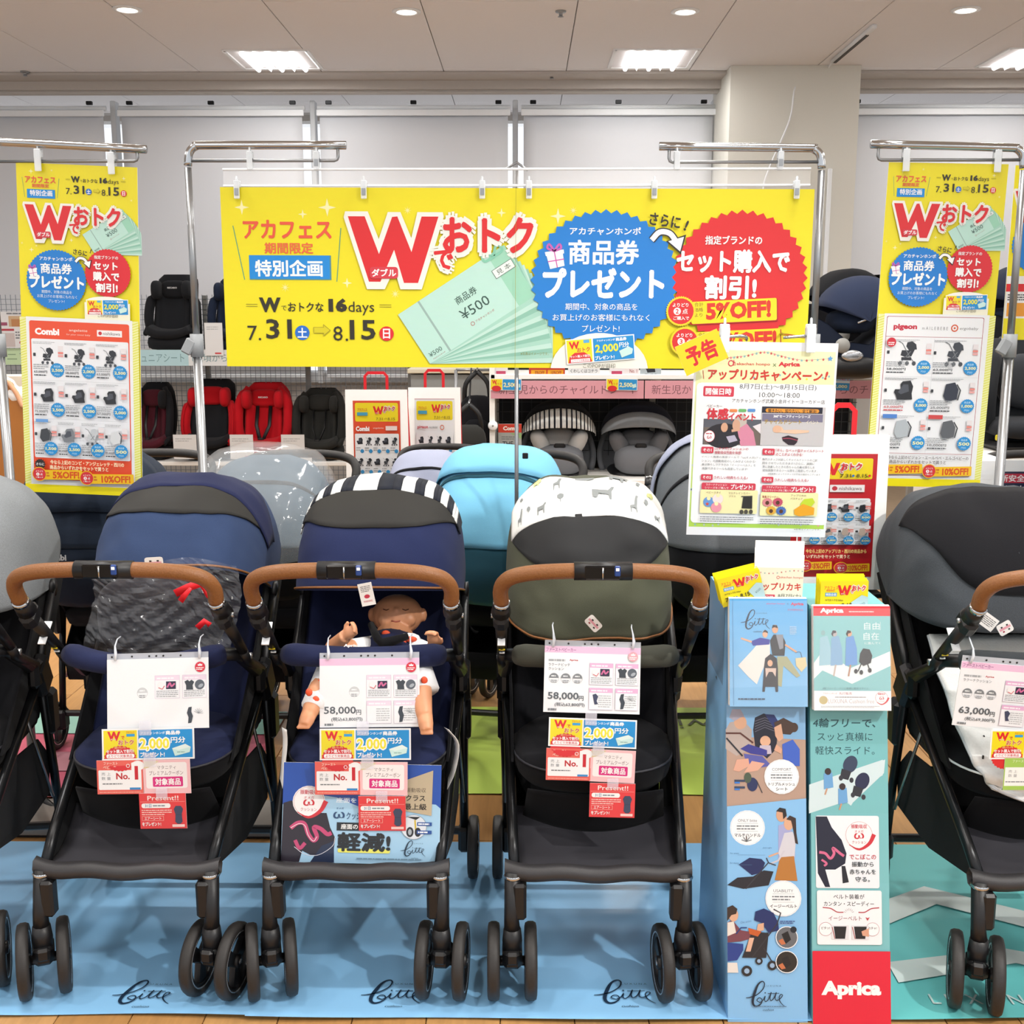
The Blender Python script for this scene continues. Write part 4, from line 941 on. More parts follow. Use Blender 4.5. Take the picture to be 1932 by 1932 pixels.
def ico_stroller(p, x, y, s_, c='#2c2f36'):
    q = lambda a, b: (x+a*s_, y+b*s_)
    p.poly([q(0, -11), q(5, -12), q(9, -9), q(10, -4), q(2, -3), q(-1, -7)], c); p.poly([q(-5, -3), q(2, -3), q(8, -4), q(5, 3), q(-1, 4), q(-6, 2)], c)
    p.line([q(-9, -12), q(-5, -10), q(3, 3), q(8, 9)], .8*s_, '#777b80'); p.line([q(4, -2), q(-6, 10)], .8*s_, '#777b80'); p.rect(*q(-5, 4), *q(5, 7), c)
    for a in (-6, 1, 8): p.ell(*q(a, 10), 2*s_, 2.2*s_, '#444850', keep=True)
    p.n += 1
def ico_seat(p, x, y, s_, c='#26282e'):
    q = lambda a, b: (x+a*s_, y+b*s_)
    p.poly([q(-2, -10), q(6, -11), q(9, -5), q(8, 2), q(9, 8), q(-6, 9), q(-8, 4), q(-10, 1), q(-9, -2), q(-3, -2), q(-4, -7)], c); p.poly([q(-1, -7), q(4, -7), q(5, 0), q(-3, 3), q(-6, 1)], '#4a4e58')
def ico_carrier(p, x, y, s_, c='#5a6068'):
    q = lambda a, b: (x+a*s_, y+b*s_)
    p.poly([q(-5, -8), q(4, -10), q(8, -3), q(7, 7), q(-3, 10), q(-7, 4)], c); p.line([q(6, -8), q(10, -2), q(8, 8)], 1.3*s_, '#3a3e44')
def cell(p, x, y, w_, h_, ico, price, amt, red=False, icol=None, k=1.0):
    p.gib(x+1, y+1, x+w_*.72, y+6*k, 2, '#a0a4a8', .4)
    kw = {'c': icol} if icol else {}
    ico(p, x+w_*.45, y+h_*.40, w_*.022 if w_ > 50 else w_*.03, **kw)
    p.rect(x+1, y+h_*.33, x+6*k, y+h_*.42, '#33363c', r=1*k); p.rect(x+w_-11*k, y+h_*.12, x+w_-1, y+h_*.26, '#e9e2e4'); p.rect(x+w_-11*k, y+h_*.28, x+w_-1, y+h_*.34, '#e88a80'); p.rect(x+w_-11*k, y+h_*.36, x+w_-1, y+h_*.42, '#e9a9a6')
    p.gib(x+1, y+h_*.62, x+w_*.5, y+h_*.78, 3, '#9a9ea2', .4)
    c = '#c8323c' if red else '#3c3f44'
    p.T(price+'円', x+w_*.24, y+h_*.84, w_*.42, h_*.075, c, .01); p.gib(x+2, y+h_*.9, x+w_*.48, y+h_*.96, 1, c, .5)
    r = h_*.2; cx, cy = x+w_-r*.95, y+h_*.78
    p.burst(cx, cy, r, r, 22, .08, '#1d8fd2'); p.T('商品券', cx, cy-r*.5, r*.9, r*.3, '#bfe6ff', .01); p.T(amt, cx, cy+r*.05, r*1.55, r*.48, '#f4efb0', .03); p.T('円分', cx, cy+r*.6, r*.7, r*.28, '#bfe6ff', .01)
def side_banner(kind):
    p = P1(.001, .00006); p.bg(228, 622, YEL)
    def a(zx, zy):
        w_ = 630-45*(zy-155)/1715; u = (zx-(85+115*(zy-155)/1715))/w_*228; return (u, (zy-155-30*u/228)/2.76)
    def T(s_, zx, zy, w_, h_, c, bb=0, rot=0): x, y = a(zx, zy); p.T(s_, x, y, w_/2.76, h_/2.76, c, bb, rot)
    spark(p, [(*a(165, 200), 5, 1), (*a(272, 197), 3, 0), (*a(648, 240), 4, 1), (*a(180, 595), 5, 1), (*a(385, 548), 4, 1), (*a(130, 560), 3, 0), (*a(690, 350), 3, 0), (*a(205, 575), 3, 0)])
    p.line([a(120, 228), a(137, 328)], .7, '#4fa080'); p.line([a(312, 238), a(306, 335)], .7, '#4fa080')
    T('アカフェス', 215, 243, 158, 32, '#ee5a3c', .04); T('期間限定', 217, 273, 88, 18, '#ee6a3c', .03)
    x, y = a(147, 288); p.rect(x, y, x+53, y+16, '#0f8ee0'); T('特別企画', 222, 310, 116, 28, '#ffffff', .03)
    dates(p, *a(502, 232), .405*1.0)
    vouchers(p, *a(437, 522), .375)
    wlogo(p, *a(140, 365), .515)
    x, y = a(318, 752); p.burst(x, y, 57.5, 57, 56, .035, BLU)
    x, y = a(582, 718); p.burst(x, y, 44, 45, 46, .035, '#e01f2c')
    T('アカチャンホンポ', 312, 643, 172, 20, '#ffffff', .02); T('商品券', 315, 693, 162, 52, '#ffffff', .03); T('プレゼント', 320, 762, 284, 62, '#ffffff', .06)
    T('期間中、対象の商品を', 322, 813, 160, 17, '#e8f4ff'); T('お買上げのお客様にもれなく', 325, 836, 210, 17, '#e8f4ff'); T('プレゼント!', 322, 860, 86, 16, '#e8f4ff')
    x, y = a(170, 678); gift(p, x, y, .52)
    T('さらに', 437, 612, 72, 26, INK, .04, 8); T('!', 492, 605, 6, 24, INK, .04, 20); arrow_white(p, *a(414, 640), .5)
    T('指定ブランドの', 572, 638, 126, 18, '#ffffff', .02); T('セット', 570, 682, 124, 38, '#ffffff', .055); T('購入で', 575, 735, 136, 44, '#ffffff', .05); T('割引!', 580, 793, 112, 44, '#ffffff', .05)
    x, y = a(475, 855); p.ell(x+40, y+2, 40, 10, '#fbf9ee'); p.rect(x-3, y+4, x+84, y+38, '#f7f5dc'); mini_coupon(p, x, y-1, .62, -2); x, y = a(590, 938); p.T('このPOPが目印', x, y, 38, 6, '#5a5440')
    # lower half
    for i in range(2): p.rect(i*212, 284, i*212+16, 606, '#eff0a8', keep=True)
    p.n += 1
    for i in range(64):
        y = 286+i*5
        for x0 in (0, 212): p.poly([(x0, y+5), (x0+16, y-1), (x0+16, y+1), (x0, y+7)], '#dfe25a', keep=True)
    p.n += 1
    p.rect(12, 283, 216, 606, '#eef0f2'); p.rect(0, 606, 228, 622, YEL)
    if kind == 0:
        p.rect(18, 290, 210, 596, '#e9502c', r=4); p.T('Combi', 52, 310, 47, 13, '#ffffff', .05); p.T('angelette', 112, 306, 35, 6, '#ffe6d8', 0); p.T('for your sweet baby', 112, 314, 46, 4, '#ffe6d8', -.01, skew=.2)
        p.rect(148, 303, 196, 315, '#f6f2f2'); p.ell(154, 309, 3.5, 3.5, '#c8303c'); p.T('nishikawa', 176, 309, 33, 6, '#8a8488', .01)
        p.rect(21, 324, 208, 553, '#eef0f4', r=3)
        data = [[('63,000', '2,500', ico_stroller), ('58,000', '2,000', ico_stroller), ('63,000', '2,500', ico_stroller)], [('75,000', '2,500', ico_seat), ('69,000', '2,500', ico_seat), ('57,000', '2,000', ico_seat)]]
        for r, row in enumerate(data):
            for c, (pr, am, ic) in enumerate(row): cell(p, 23+c*61, 328+r*76, 60, 70, ic, pr, am)
        for c, (pr, am, ic, cl) in enumerate((('26,000', '1,500', ico_carrier, '#3a3e44'), ('40,000', '2,500', ico_seat, '#7c8086'), ('25,000', '1,000', ico_stroller, '#c4c8cc'), ('25,800', '500', ico_carrier, '#d8dadc'))): cell(p, 23+c*46, 481, 45, 68, ic, pr, am, icol=cl)
        p.rect(28, 477, 52, 483, '#6aa0dc'); p.line([(23, 402), (206, 402)], .5, '#c8ccd0'); p.line([(23, 476), (206, 476)], .5, '#c8ccd0')
        p.burst(34, 565, 11, 11, 14, .2, '#2a2422'); p.T('さらに', 34, 565, 15, 5, '#ffffff', .02)
        p.T('今なら上記のコンビ・アンジェレッテ・西川の', 126, 560, 144, 8, '#fff0c8', .03); p.T('商品からいずれかをセットで買うと', 110, 570, 114, 8, '#fff0c8', .03)
        off_strip(p, 32, 575, '5%OFF!', '2', 84); off_strip(p, 125, 579, '10%OFF!', '3', 92)
    else:
        p.rect(17, 288, 206, 600, '#a8323c', r=3); p.rect(18, 289, 205, 599, '#eff1f4', r=3); p.line([(18, 327), (205, 327)], .8, '#a8323c')
        p.T('pigeon', 54, 309, 46, 13, '#c8203c', .05); p.T('m A I L E B E B E', 112, 310, 50, 6, '#6c6e72', -.005); p.ring(150, 309, 6, 6, 2.4, '#d8562c', 14); p.ell(150, 309, 2, 2, '#d8562c'); p.T('ergobaby', 178, 310, 36, 7, '#8a8a88', 0, skew=.2)
        for r, row in enumerate(((('58,000', '2,000', ico_stroller, 0, '#2c2f36'), ('63,000', '2,500', ico_stroller, 0, '#3a3f48')), (('63,000', '3,000', ico_seat, 1, '#1e2026'), ('25,000', '1,000', ico_carrier, 0, '#2a3040')), (('', '500', ico_carrier, 0, '#b0b8be'), ('10,000', '500', ico_carrier, 0, '#5a5e64')))):
            for c, (pr, am, ic, rd, cl) in enumerate(row): cell(p, 21+c*91, 331+r*74, 88, 70, ic, pr or '25,000', am, red=rd, icol=cl)
        p.ell(28, 338, 9, 9, '#d0283a'); p.gib(22, 337, 34, 344, 2, '#ffffff'); p.rect(22, 478, 50, 486, '#4a80cc'); p.rect(112, 478, 140, 486, '#cc4444'); p.line([(111, 330), (111, 554)], .5, '#c8ccd0'); p.line([(20, 404), (204, 404)], .5, '#c8ccd0'); p.line([(20, 555), (204, 555)], .8, '#a8323c')
        p.T('今なら上記のピジョン・エールベベ・エルゴベビーの', 118, 563, 160, 7, '#4a3a38', .01); p.T('商品からいずれかをセットで買うと', 98, 572, 112, 7, '#4a3a38', .01)
        off_strip(p, 30, 577, '5%OFF!', '2', 78); off_strip(p, 122, 580, '10%OFF!', '3', 84)
    return p
M_clip = mat('clear_clip', '#e9eef2', .08, alpha=.6, coat=1, nscale=20, namt=.02)
def clip(x, y, z, parent=None, metal=False, s_=1.0):
    t = link(bpy.data.objects.new('clip', None), parent); t.location = (x, y, z); t.empty_display_size = .02
    b = MB(); b.box((0, -.008, 0), (.016*s_, .004, .05*s_), bev=.002); b.box((0, .008, 0), (.016*s_, .004, .05*s_), bev=.002); b.box((0, 0, .012*s_), (.018*s_, .018, .016*s_), bev=.003)
    b.tube([(0, -.006, .02*s_), (0, -.002, .034*s_), (0, .006, .02*s_)], .003, 6); b.build('clip_body', M_clip, t)
    if metal: b = MB(); b.box((0, -.0115, -.006*s_), (.011*s_, .002, .018*s_)); b.build('clip_spring', M_steel, t)
    return t
YB = 3.17
# the wide banner
tl, tr, bl_ = P(415, 353, YB), P(1537, 357, YB), P(428, 691, YB)
T0 = thing('banner', 'wide yellow sale banner with red W and blue and red bursts', 'banner'); frame4(T0, tl, tr, bl_)
Wm = (tr-tl).length; Hm = (bl_-tl).length; pr = big_banner(); o = pr.build('printed_sheet', T0, 'printed_paper', (0, -.0007, 0)); o.scale = (Wm/1.122, 1, Hm/.338)
b = MB(); rows = []
b.box((Wm/4, .0012, -Hm/2), (Wm/2-.0008, .0014, Hm)); b.build('banner_sheet', M_paper, T0); b = MB(); b.box((Wm*3/4, .0012, -Hm/2), (Wm/2-.0008, .0014, Hm)); b.build('banner_sheet', M_paper, T0)
# clear hanging frame above it, its rods and clips
t = thing('hanging_rail', 'clear plastic double rail with white rods holding the wide banner', 'rail')
y0, z0 = YB, tl.z
za = P(970, 318, YB).z; zb_ = P(970, 352, YB).z; xl = P(418, 320, YB).x; xr = P(1532, 320, YB).x
for zz in (za, zb_+.004): b = MB(); b.tube([(xl, YB+.012, zz), (xr, YB+.012, zz)], .0035, 8); b.build('rod', M_white, t)
b = MB(); b.box(((xl+xr)/2, YB+.013, (za+zb_)/2), (xr-xl, .001, za-zb_)); b.build('clear_panel', mat('clear_panel', '#ffffff', .05, alpha=.12, coat=.4, nscale=5, namt=.0), t)
for x in (448, 687, 910, 998, 1234, 1502): q = P(x, 350, YB); clip(q.x, YB-.004, q.z-.012, t, True)
for x in (470, 596, 1278, 1474): q = P(x, 305, YB); clip(q.x, YB+.012, q.z+.004, t, x in (596, 1474))
# stands: chrome posts with bent arms
def stand(label, postx, postz_top, bend, armx, under, Y, foot, collar=None, lower_r=.010):
    """post leaves the floor at foot, rises to the bend and turns into the arm"""
    t = thing('display_stand', label, 'stand')
    top = P(*bend, Y); end = P(*armx, Y); s_ = 1 if end.x > top.x else -1
    post = [Vector((foot, Y, .01)), Vector((foot, Y, top.z-.06))]
    arm = [Vector((foot, Y, top.z-.055)), Vector((foot+s_*.006, Y, top.z-.02)), Vector((foot+s_*.025, Y, top.z-.003)), Vector((foot+s_*.06, Y, top.z)), end]
    zc = P(foot, collar, Y).z if collar else .9
    b = MB(); b.tube([post[0], (foot, Y, zc)], .0135, 12); b.build('lower_post', M_steel, t)
    b = MB(); b.tube([(foot, Y, zc), post[1]], lower_r, 12); b.build('upper_post', M_steel, t)
    b = MB(); b.tube(spline(arm, 4), .0115, 12); b.build('arm', M_chrome, t)
    b = MB().use(mat('grey_collar', '#8f9396', .45, nscale=60, namt=.05)); b.tube([(foot, Y, zc-.035), (foot, Y, zc+.03)], .019, 12); b.box((foot-.02, Y-.01, zc-.005), (.03, .02, .045), (0, .5, 0), bev=.004); b.build('height_lock', None, t)
    u0, u1 = P(*under[0], Y), P(*under[1], Y); r = .01
    b = MB(); b.tube([(u1.x, Y, end.z), (u1.x, Y, u1.z+r), (u1.x-s_*r*.3, Y, u1.z+r*.3), (u1.x-s_*r, Y, u1.z), (foot, Y, u1.z)], .0045, 8); b.build('hanging_rod', M_steel, t)
    b = MB().use(M_black)
    for a in range(4): an = PI/4+a*PI/2; b.tube([(foot, Y, .05), (foot+.16*math.cos(an), Y+.1*math.sin(an), .012)], .009, 6)
    b.build('foot_base', None, t)
    return t
pxx = lambda x, y, Y: P(x, y, Y).x
stand('chrome stand left of the wide banner, arm bent to the right', 0, 0, (358, 274), (653, 274), ((362, 303), (638, 303)), YB+.02, pxx(360, 500, YB), 650)
stand('chrome stand right of the wide banner, arm bent to the left', 0, 0, (1550, 279), (1244, 276), ((1548, 306), (1262, 306)), YB+.02, pxx(1549, 420, YB), 650)
stand('chrome stand at left edge carrying the left vertical banner', 0, 0, (-100, 268), (276, 282), ((-90, 300), (260, 304)), 3.165, pxx(-6, 600, 3.165), 650)
stand('chrome stand at right edge carrying the right vertical banner', 0, 0, (1990, 278), (1643, 272), ((1988, 300), (1656, 302)), 3.165, pxx(1925, 400, 3.165), 650)
p_ = P(975, 340, YB+.05); t = thing('thin_pole', 'thin grey pole behind the seam of the wide banner', 'pole')
b = MB(); b.tube([(p_.x, YB+.05, 0.01), (p_.x, YB+.05, P(975, 318, YB).z)], .006, 10); b.build('pole', M_steel, t); b = MB(); b.tube([(p_.x-.03, YB+.03, P(975, 316, YB).z), (p_.x, YB+.05, P(975, 302, YB).z), (p_.x+.03, YB+.03, P(975, 318, YB).z)], .004, 6); b.build('pole_hook', M_steel, t); b = MB(); b.lathe([(0, 0), (.045, 0), (.045, .006), (.01, .012)], (p_.x, YB+.05, .0), 'z', 20); b.build('foot_disc', M_steel, t)
for kind, c, lb in ((0, [(30, 306), (259, 316), (71, 927)], 'vertical yellow banner at left with orange product panel'), (1, [(1677, 306), (1903, 310), (1627, 915)], 'vertical yellow banner at right with white product panel')):
    tl, tr, bb = [P(x, y, 3.165) for x, y in c]; T_ = thing('banner', lb, 'banner'); frame4(T_, tl, tr, bb)
    # keep the sheet's own skewed hang
    Wm = (tr-tl).length; ex = (tr-tl).normalized(); d_ = bb-tl; sh = d_.dot(ex); Hm = (d_-ex*sh).length
    pr = side_banner(kind); o = pr.build('printed_sheet', T_, 'laminated_print', (0, -.0007, 0)); o.scale = (Wm/.228, 1, Hm/.622)
    b = MB(); b.box((Wm/2, .0012, -Hm/2), (Wm, .0014, Hm)); b.build('banner_sheet', M_paper, T_)
    for x, y in (((74, 300), (212, 306)) if kind == 0 else ((1708, 300), (1880, 302))):
        q = P(x, y, 3.165); cl = clip(q.x, 3.165-.004, q.z-.004, None, False, 1.2)
        tag(cl, 'clear clip holding the top of the %s, %s' % ('left vertical banner' if kind == 0 else 'right vertical banner', 'left one' if x in (74, 1708) else 'right one'), 'clip')
# sliver of another banner at the right edge
T_ = thing('banner', 'sliver of another yellow banner at the right edge', 'banner'); tl, tr, bb = P(1916, 312, 3.3), P(2140, 312, 3.3), P(1916, 640, 3.3); frame4(T_, tl, tr, bb)
Wm = (tr-tl).length; Hm = (bb-tl).length; p = P1(.001, .00006); p.bg(228, 334, YEL); wlogo(p, 4, 48, .5); p.burst(60, 150, 56, 56, 50, .035, BLU); p.rect(0, 210, 228, 334, '#f4f4f2'); p.rect(0, 225, 100, 240, RED); p.rect(0, 292, 228, 334, YEL); p.rect(4, 262, 60, 288, '#f0a030'); p.gib(4, 244, 60, 258, 3, '#444a50')
o = p.build('printed_sheet', T_, 'printed_paper', (0, -.0007, 0)); o.scale = (Wm/.228, 1, Hm/.334); b = MB(); b.box((Wm/2, .0012, -Hm/2), (Wm, .0014, Hm)); b.build('banner_sheet', M_paper, T_)
# ================================================================ CAMPAIGN POSTER, HOOK, TAG
def poster():
    p = P1(.001, .00005)          # 288 x 372
    def a(zx, zy):                # coordinates of the photograph's crop: sheet corners (160,95)-(1160,130)-(40,1480)-(1035,1525)
        v = (zy-95-35*(zx-160)/1000)/1385; u = (zx-(160-122*v))/1000; return u*288, v*372
    def T(s_, zx, zy, w_, h_, c, bb=0, rot=0, **k): x, y = a(zx, zy); p.T(s_, x, y, w_*.288, h_*.268, c, bb, rot, **k)
    def R(x0, y0, x1, y1, c, r=0): X0, Y0 = a(x0, y0); X1, Y1 = a(x1, y1); p.rect(X0, Y0, X1, Y1, c, r=r)
    p.bg(288, 372, '#f6f7fb'); p.grad(4, 16, 284, 356, '#f7f6c6', '#b4dc50', 14)
    rn = random.Random(4)
    for i in range(46):
        x, y = (rn.choice([rn.uniform(6, 18), rn.uniform(270, 282)]), rn.uniform(60, 350)) if i < 34 else (rn.uniform(10, 280), rn.choice([rn.uniform(60, 70), rn.uniform(348, 354)]))
        p.ell(x, y, 2.2, 2.2, rn.choice(['#e8a0a0', '#f0e040', '#90b8c0', '#b8c8c0']), keep=True, n=10)
    p.n += 1
    pts = [a(380, 215), a(500, 205), a(640, 180), a(760, 210), a(900, 240), a(1090, 235)]; p.curve(pts, .6, '#8a9a90')
    sp = spline([(x, y, 0) for x, y in pts], 5)
    for i, q in enumerate(sp[::1]): p.star(q.x, q.y+1, 3.4, ['#c84850', '#e08088', '#8ab8c0'][i % 3], 5, .55, keep=True)
    p.n += 1; p.star(*a(1100, 235), 6, '#5aa0dc', 5, .5)
    x, y = a(410, 255); p.ring(x-2, y, 5, 5, 2, '#d8324a'); p.T('h', x+5, y-1, 4, 11, '#d8324a', .03); T('akachan honpo', 560, 265, 235, 26, '#d85a50', .02); T('×', 708, 272, 24, 24, '#7a8a60'); T('Aprica', 812, 272, 152, 40, '#d8283c', .05)
    T('アップリカキャンペーン', 640, 342, 800, 74, '#cf3228', .045); T('!', 1070, 352, 18, 60, '#cf3228', .04, 15); T('\\', 206, 330, 12, 60, '#cf3228', .02)
    X0, Y0 = a(180, 385); X1, Y1 = a(1000, 1420); p.rect(X0-6, Y0, X1+14, Y1, '#fbfbfd', r=8)
    R(204, 410, 414, 490, '#d43a50', 3); T('開催日時', 308, 450, 180, 46, '#ffffff', .03)
    T('8月7日(土)〜8月15日(日)', 728, 428, 540, 46, '#4a4e50', 0); T('10:00〜18:00', 737, 483, 285, 34, '#5a5e60', -.01); T('アカチャンホンポ武蔵小金井イトーヨーカドー店', 728, 527, 655, 30, '#444850', 0)
    # left photo panel
    R(196, 640, 600, 838, '#5a5c66'); R(196, 700, 600, 838, '#70645c'); X, Y = a(300, 690); p.ell(X+12, Y+20, 40, 24, '#1f1b22'); X, Y = a(340, 705); p.ell(X, Y, 7, 9, '#dba98a'); X, Y = a(455, 665); p.ell(X, Y, 13, 14, '#c9bdb4'); X, Y = a(425, 690); p.ell(X, Y, 8, 11, '#d9a88c')
    p.poly([a(430, 720), a(500, 680), a(545, 740), a(560, 838), a(450, 838)], '#d98aa4'); p.poly([a(300, 740), a(420, 730), a(450, 800), a(420, 838), a(290, 838)], '#22202a'); p.poly([a(350, 770), a(410, 760), a(430, 800), a(370, 815)], '#b8b2c8'); p.line([a(390, 730), a(450, 720)], 5, '#d9a88c'); p.poly([a(540, 700), a(600, 680), a(600, 760)], '#e8e0e4')
    T('ベビーカー', 275, 552, 110, 22, '#6a5a5a'); T('体感', 295, 608, 150, 76, '#d83040', .05); T('イベント', 468, 632, 190, 50, '#d83040', .035)
    for x0, c in ((382, '#e88a4c'), (446, '#6ab86a'), (510, '#5a94d8')): R(x0, 575, x0+52, 598, c, 2)
    X, Y = a(230, 765); p.ell(X, Y, 11, 11, '#f8f4f6'); p.ring(X, Y, 11, 11, .8, '#c84858'); p.T('ω', X, Y+2, 9, 6, '#c83a50', .02); p.gib(X-7, Y-7, X+7, Y-3, 1, '#c84858')
    # right photo panel
    R(612, 560, 1035, 850, '#c9c6c8'); R(612, 560, 1035, 620, '#1c1c2e'); R(612, 610, 1035, 680, '#7a7690'); R(636, 574, 1012, 614, '#e89a30', 4); T('聞きたい、知りたい、全て解決!', 824, 596, 340, 26, '#2a1c10', .02)
    T('360°セーフティーシリーズ', 820, 634, 260, 22, '#ffffff', .03); T('チャイルドシート', 755, 672, 262, 32, '#b8983a', .02); T('イベント', 962, 678, 90, 22, '#f0e8d0', .02)
    p.poly([a(680, 735), a(700, 705), a(745, 705), a(760, 730), a(840, 728), a(940, 735), a(935, 750), a(840, 758), a(740, 748), a(690, 745)], '#e8c4a8'); X, Y = a(712, 722); p.ell(X, Y, 9, 7, '#e3b698')
    p.poly([a(745, 780), a(790, 768), a(860, 790), a(850, 820), a(830, 838), a(790, 836), a(750, 805)], '#2a1824'); p.curve([a(750, 790), a(800, 790), a(855, 805)], 2, '#9a3a50')
    for x0, y0, t1, t2, n in ((172, 838, 'ω(オメガ)クッションの', '振動吸収性能を体感!', 1), (606, 858, '「平ら」なベッド型チャイルドシート', 'のことがよくわかる!', 1)):
        R(x0, y0, x0+82, y0+48, '#d43a50', 2); T('その1', x0+40, y0+25, 60, 22, '#ffffff', .02); T(t1, x0+92+len(t1)*10, y0+20, len(t1)*20, 22, '#c03a50', .015); T(t2, x0+92+len(t2)*9.5, y0+46, len(t2)*19, 22, '#c03a50', .015)
    for i, l in enumerate(('イベント専用の体感ツールで「ω(オメガ)クッ', 'ション」の振動吸収のしくみがよくわかる!', '乗せ降ろしラクラクの「イージーベルト」を', '体験できるツールも用意しています!')): T(l, 168+len(l)*9.6, 918+i*27, len(l)*19.2, 18, '#555a5c', -.005)
    for i, l in enumerate(('専門スタッフが詳しくチャイルドシートのご説', '明をさせていただきます!!さらに、実際に', '車に装着したときの赤ちゃんの乗せ降ろしを', '疑似体験できるツール等をご用意しています。', '※時間帯によってスタッフが不在の場合もございます')): T(l, 602+len(l)*9.2, 942+i*26, len(l)*18.6 if i < 4 else 375, 18 if i < 4 else 12, '#555a5c', -.005)
    for x0, y0, l in ((160, 1035, 'うれしい特典もらえる♪'), (592, 1060, 'うれしい特典もらえる♪')):
        R(x0, y0, x0+80, y0+45, '#d43a50', 2); T('その2', x0+40, y0+23, 58, 20, '#ffffff', .02); T(l, x0+212, y0+28, 240, 22, '#c03a50', .015)
    for x0, y0, s1, s2 in ((162, 1095, 'ラクーナクッション', 'シリーズをご購入で'), (592, 1120, 'フラディアシリーズ・', 'クルリラシリーズをご購入で')):
        R(x0-10, y0+50, x0+385, y0+235, '#f8efb4', 3); R(x0, y0, x0+382, y0+62, '#d43a50', 3); T(s1, x0+105, y0+18, 150, 16, '#ffe8e8', .01); T(s2, x0+105, y0+40, 170 if x0 < 500 else 200, 16, '#ffe8e8', .01); T('プレゼント!', x0+285, y0+36, 155, 34, '#ffffff', .035)
    T('ベビースタイ', 243, 1168, 104, 16, '#8a6a5a'); T('マルチレインカバー', 428, 1176, 156, 16, '#8a6a5a'); T('プラス', 376, 1198, 48, 14, '#8a6a5a'); T('清臭クリーナー', 648, 1206, 118, 18, '#c04a4a', .01); T('アップリカの', 850, 1200, 110, 16, '#8a6a5a'); T('バスチェア', 835, 1222, 88, 14, '#8a6a5a')
    for zx, zy, c in ((205, 1235, '#6a9ad8'), (272, 1215, '#f6e4e0'), (258, 1275, '#ee9aaa')):
        X, Y = a(zx, zy); p.ell(X, Y, 11, 10, c); p.ell(X, Y-7, 4, 4, '#f8efb4')
    X, Y = a(195, 1250); p.star(X, Y, 4, '#d84838', 5, .5); p.poly([a(455, 1200), a(520, 1195), a(515, 1290), a(440, 1285)], '#26221f'); p.line([a(440, 1200), a(520, 1200)], 2, '#44403c'); 
    for zx in (438, 470, 505): X, Y = a(zx, 1312); p.ell(X, Y, 4, 4.5, '#4a463e', keep=True)
    p.n += 1
    for zx, zy, c in ((625, 1245, '#e08a90'), (700, 1245, '#c8506a'), (650, 1305, '#e8b040'), (722, 1308, '#4a70b8')): X, Y = a(zx, zy); p.burst(X, Y, 11, 9, 14, .15, c); p.ell(X, Y+1, 4, 4, '#5a3420')
    p.poly([a(860, 1260), a(890, 1225), a(950, 1220), a(965, 1250), a(930, 1290), a(880, 1300)], '#c8dc30'); p.poly([a(815, 1300), a(880, 1260), a(960, 1290), a(955, 1340), a(850, 1350), a(815, 1335)], '#f0a81c')
    X, Y = a(140, 1335); p.gib(X, Y, X+110, Y+12, 3, '#8a8c90', .4); X, Y = a(570, 1360); p.gib(X, Y, X+110, Y+12, 3, '#8a8c90', .4); T('※画像はイメージです。', 905, 1447, 190, 14, '#6a7a40')
    return p
YP = 2.66
tl, tr, bb = P(1312, 643, YP), P(1582, 648, YP), P(1281, 1008, YP)
T_ = thing('poster', 'green-edged campaign poster hung low in front of the wide banner', 'poster'); frame4(T_, tl, tr, bb); Wm = (tr-tl).length; Hm = (bb-tl).length
o = poster().build('printed_sheet', T_, 'laminated_print', (0, -.0007, 0)); o.scale = (Wm/.288, 1, Hm/.372)
b = MB(); b.box((Wm/2, .0012, -Hm/2), (Wm, .0014, Hm)); b.build('laminate', M_paper, T_)
for x, y, lb in ((1366, 640, 'left'), (1528, 640, 'right')): q = P(x, y, YP); c = clip(q.x, YP-.004, q.z+.002, None, False, 1.35); tag(c, 'clear clip at the top of the campaign poster, %s one' % lb, 'clip')
for x0, x1, lb in ((1355, 1412, 'left'), (1478, 1540, 'right')):
    a_, c_ = P(x0, 637, YP), P(x1, 637, YP); t = thing('wire_hanger', 'bent chrome wire hanger above the campaign poster, %s one' % lb, 'hanger')
    b = MB(); w0 = YB-.012
    b.tube(spline([(a_.x, YP, a_.z), (c_.x-.012, YP, a_.z+.004), (c_.x, YP+.02, a_.z-.006), (c_.x+.01, YP+.1, a_.z-.004), (c_.x+.02, (YP+w0)/2, a_.z-.003), (c_.x+.03, w0, a_.z+.0)], 5), .0035, 8); b.build('wire', M_chrome, t)
# notice flap
tl, tr, bb = P(1273, 655, 2.60), P(1352, 620, 2.60), P(1299, 708, 2.60)
T_ = thing('notice_flap', 'tilted yellow notice flap with red characters at the poster corner', 'notice'); frame4(T_, tl, tr, bb); Wm = (tr-tl).length; Hm = (bb-tl).length
p = P1(.001, .00005); p.bg(90, 60, '#f3d816'); p.T('予告', 45, 30, 62, 36, '#d8242c', .05); o = p.build('printed_sheet', T_, 'laminated_print', (0, -.0007, 0)); o.scale = (Wm/.09, 1, Hm/.06); b = MB(); b.box((Wm/2, .0006, -Hm/2), (Wm, .0008, Hm)); b.build('paper', M_paper, T_)
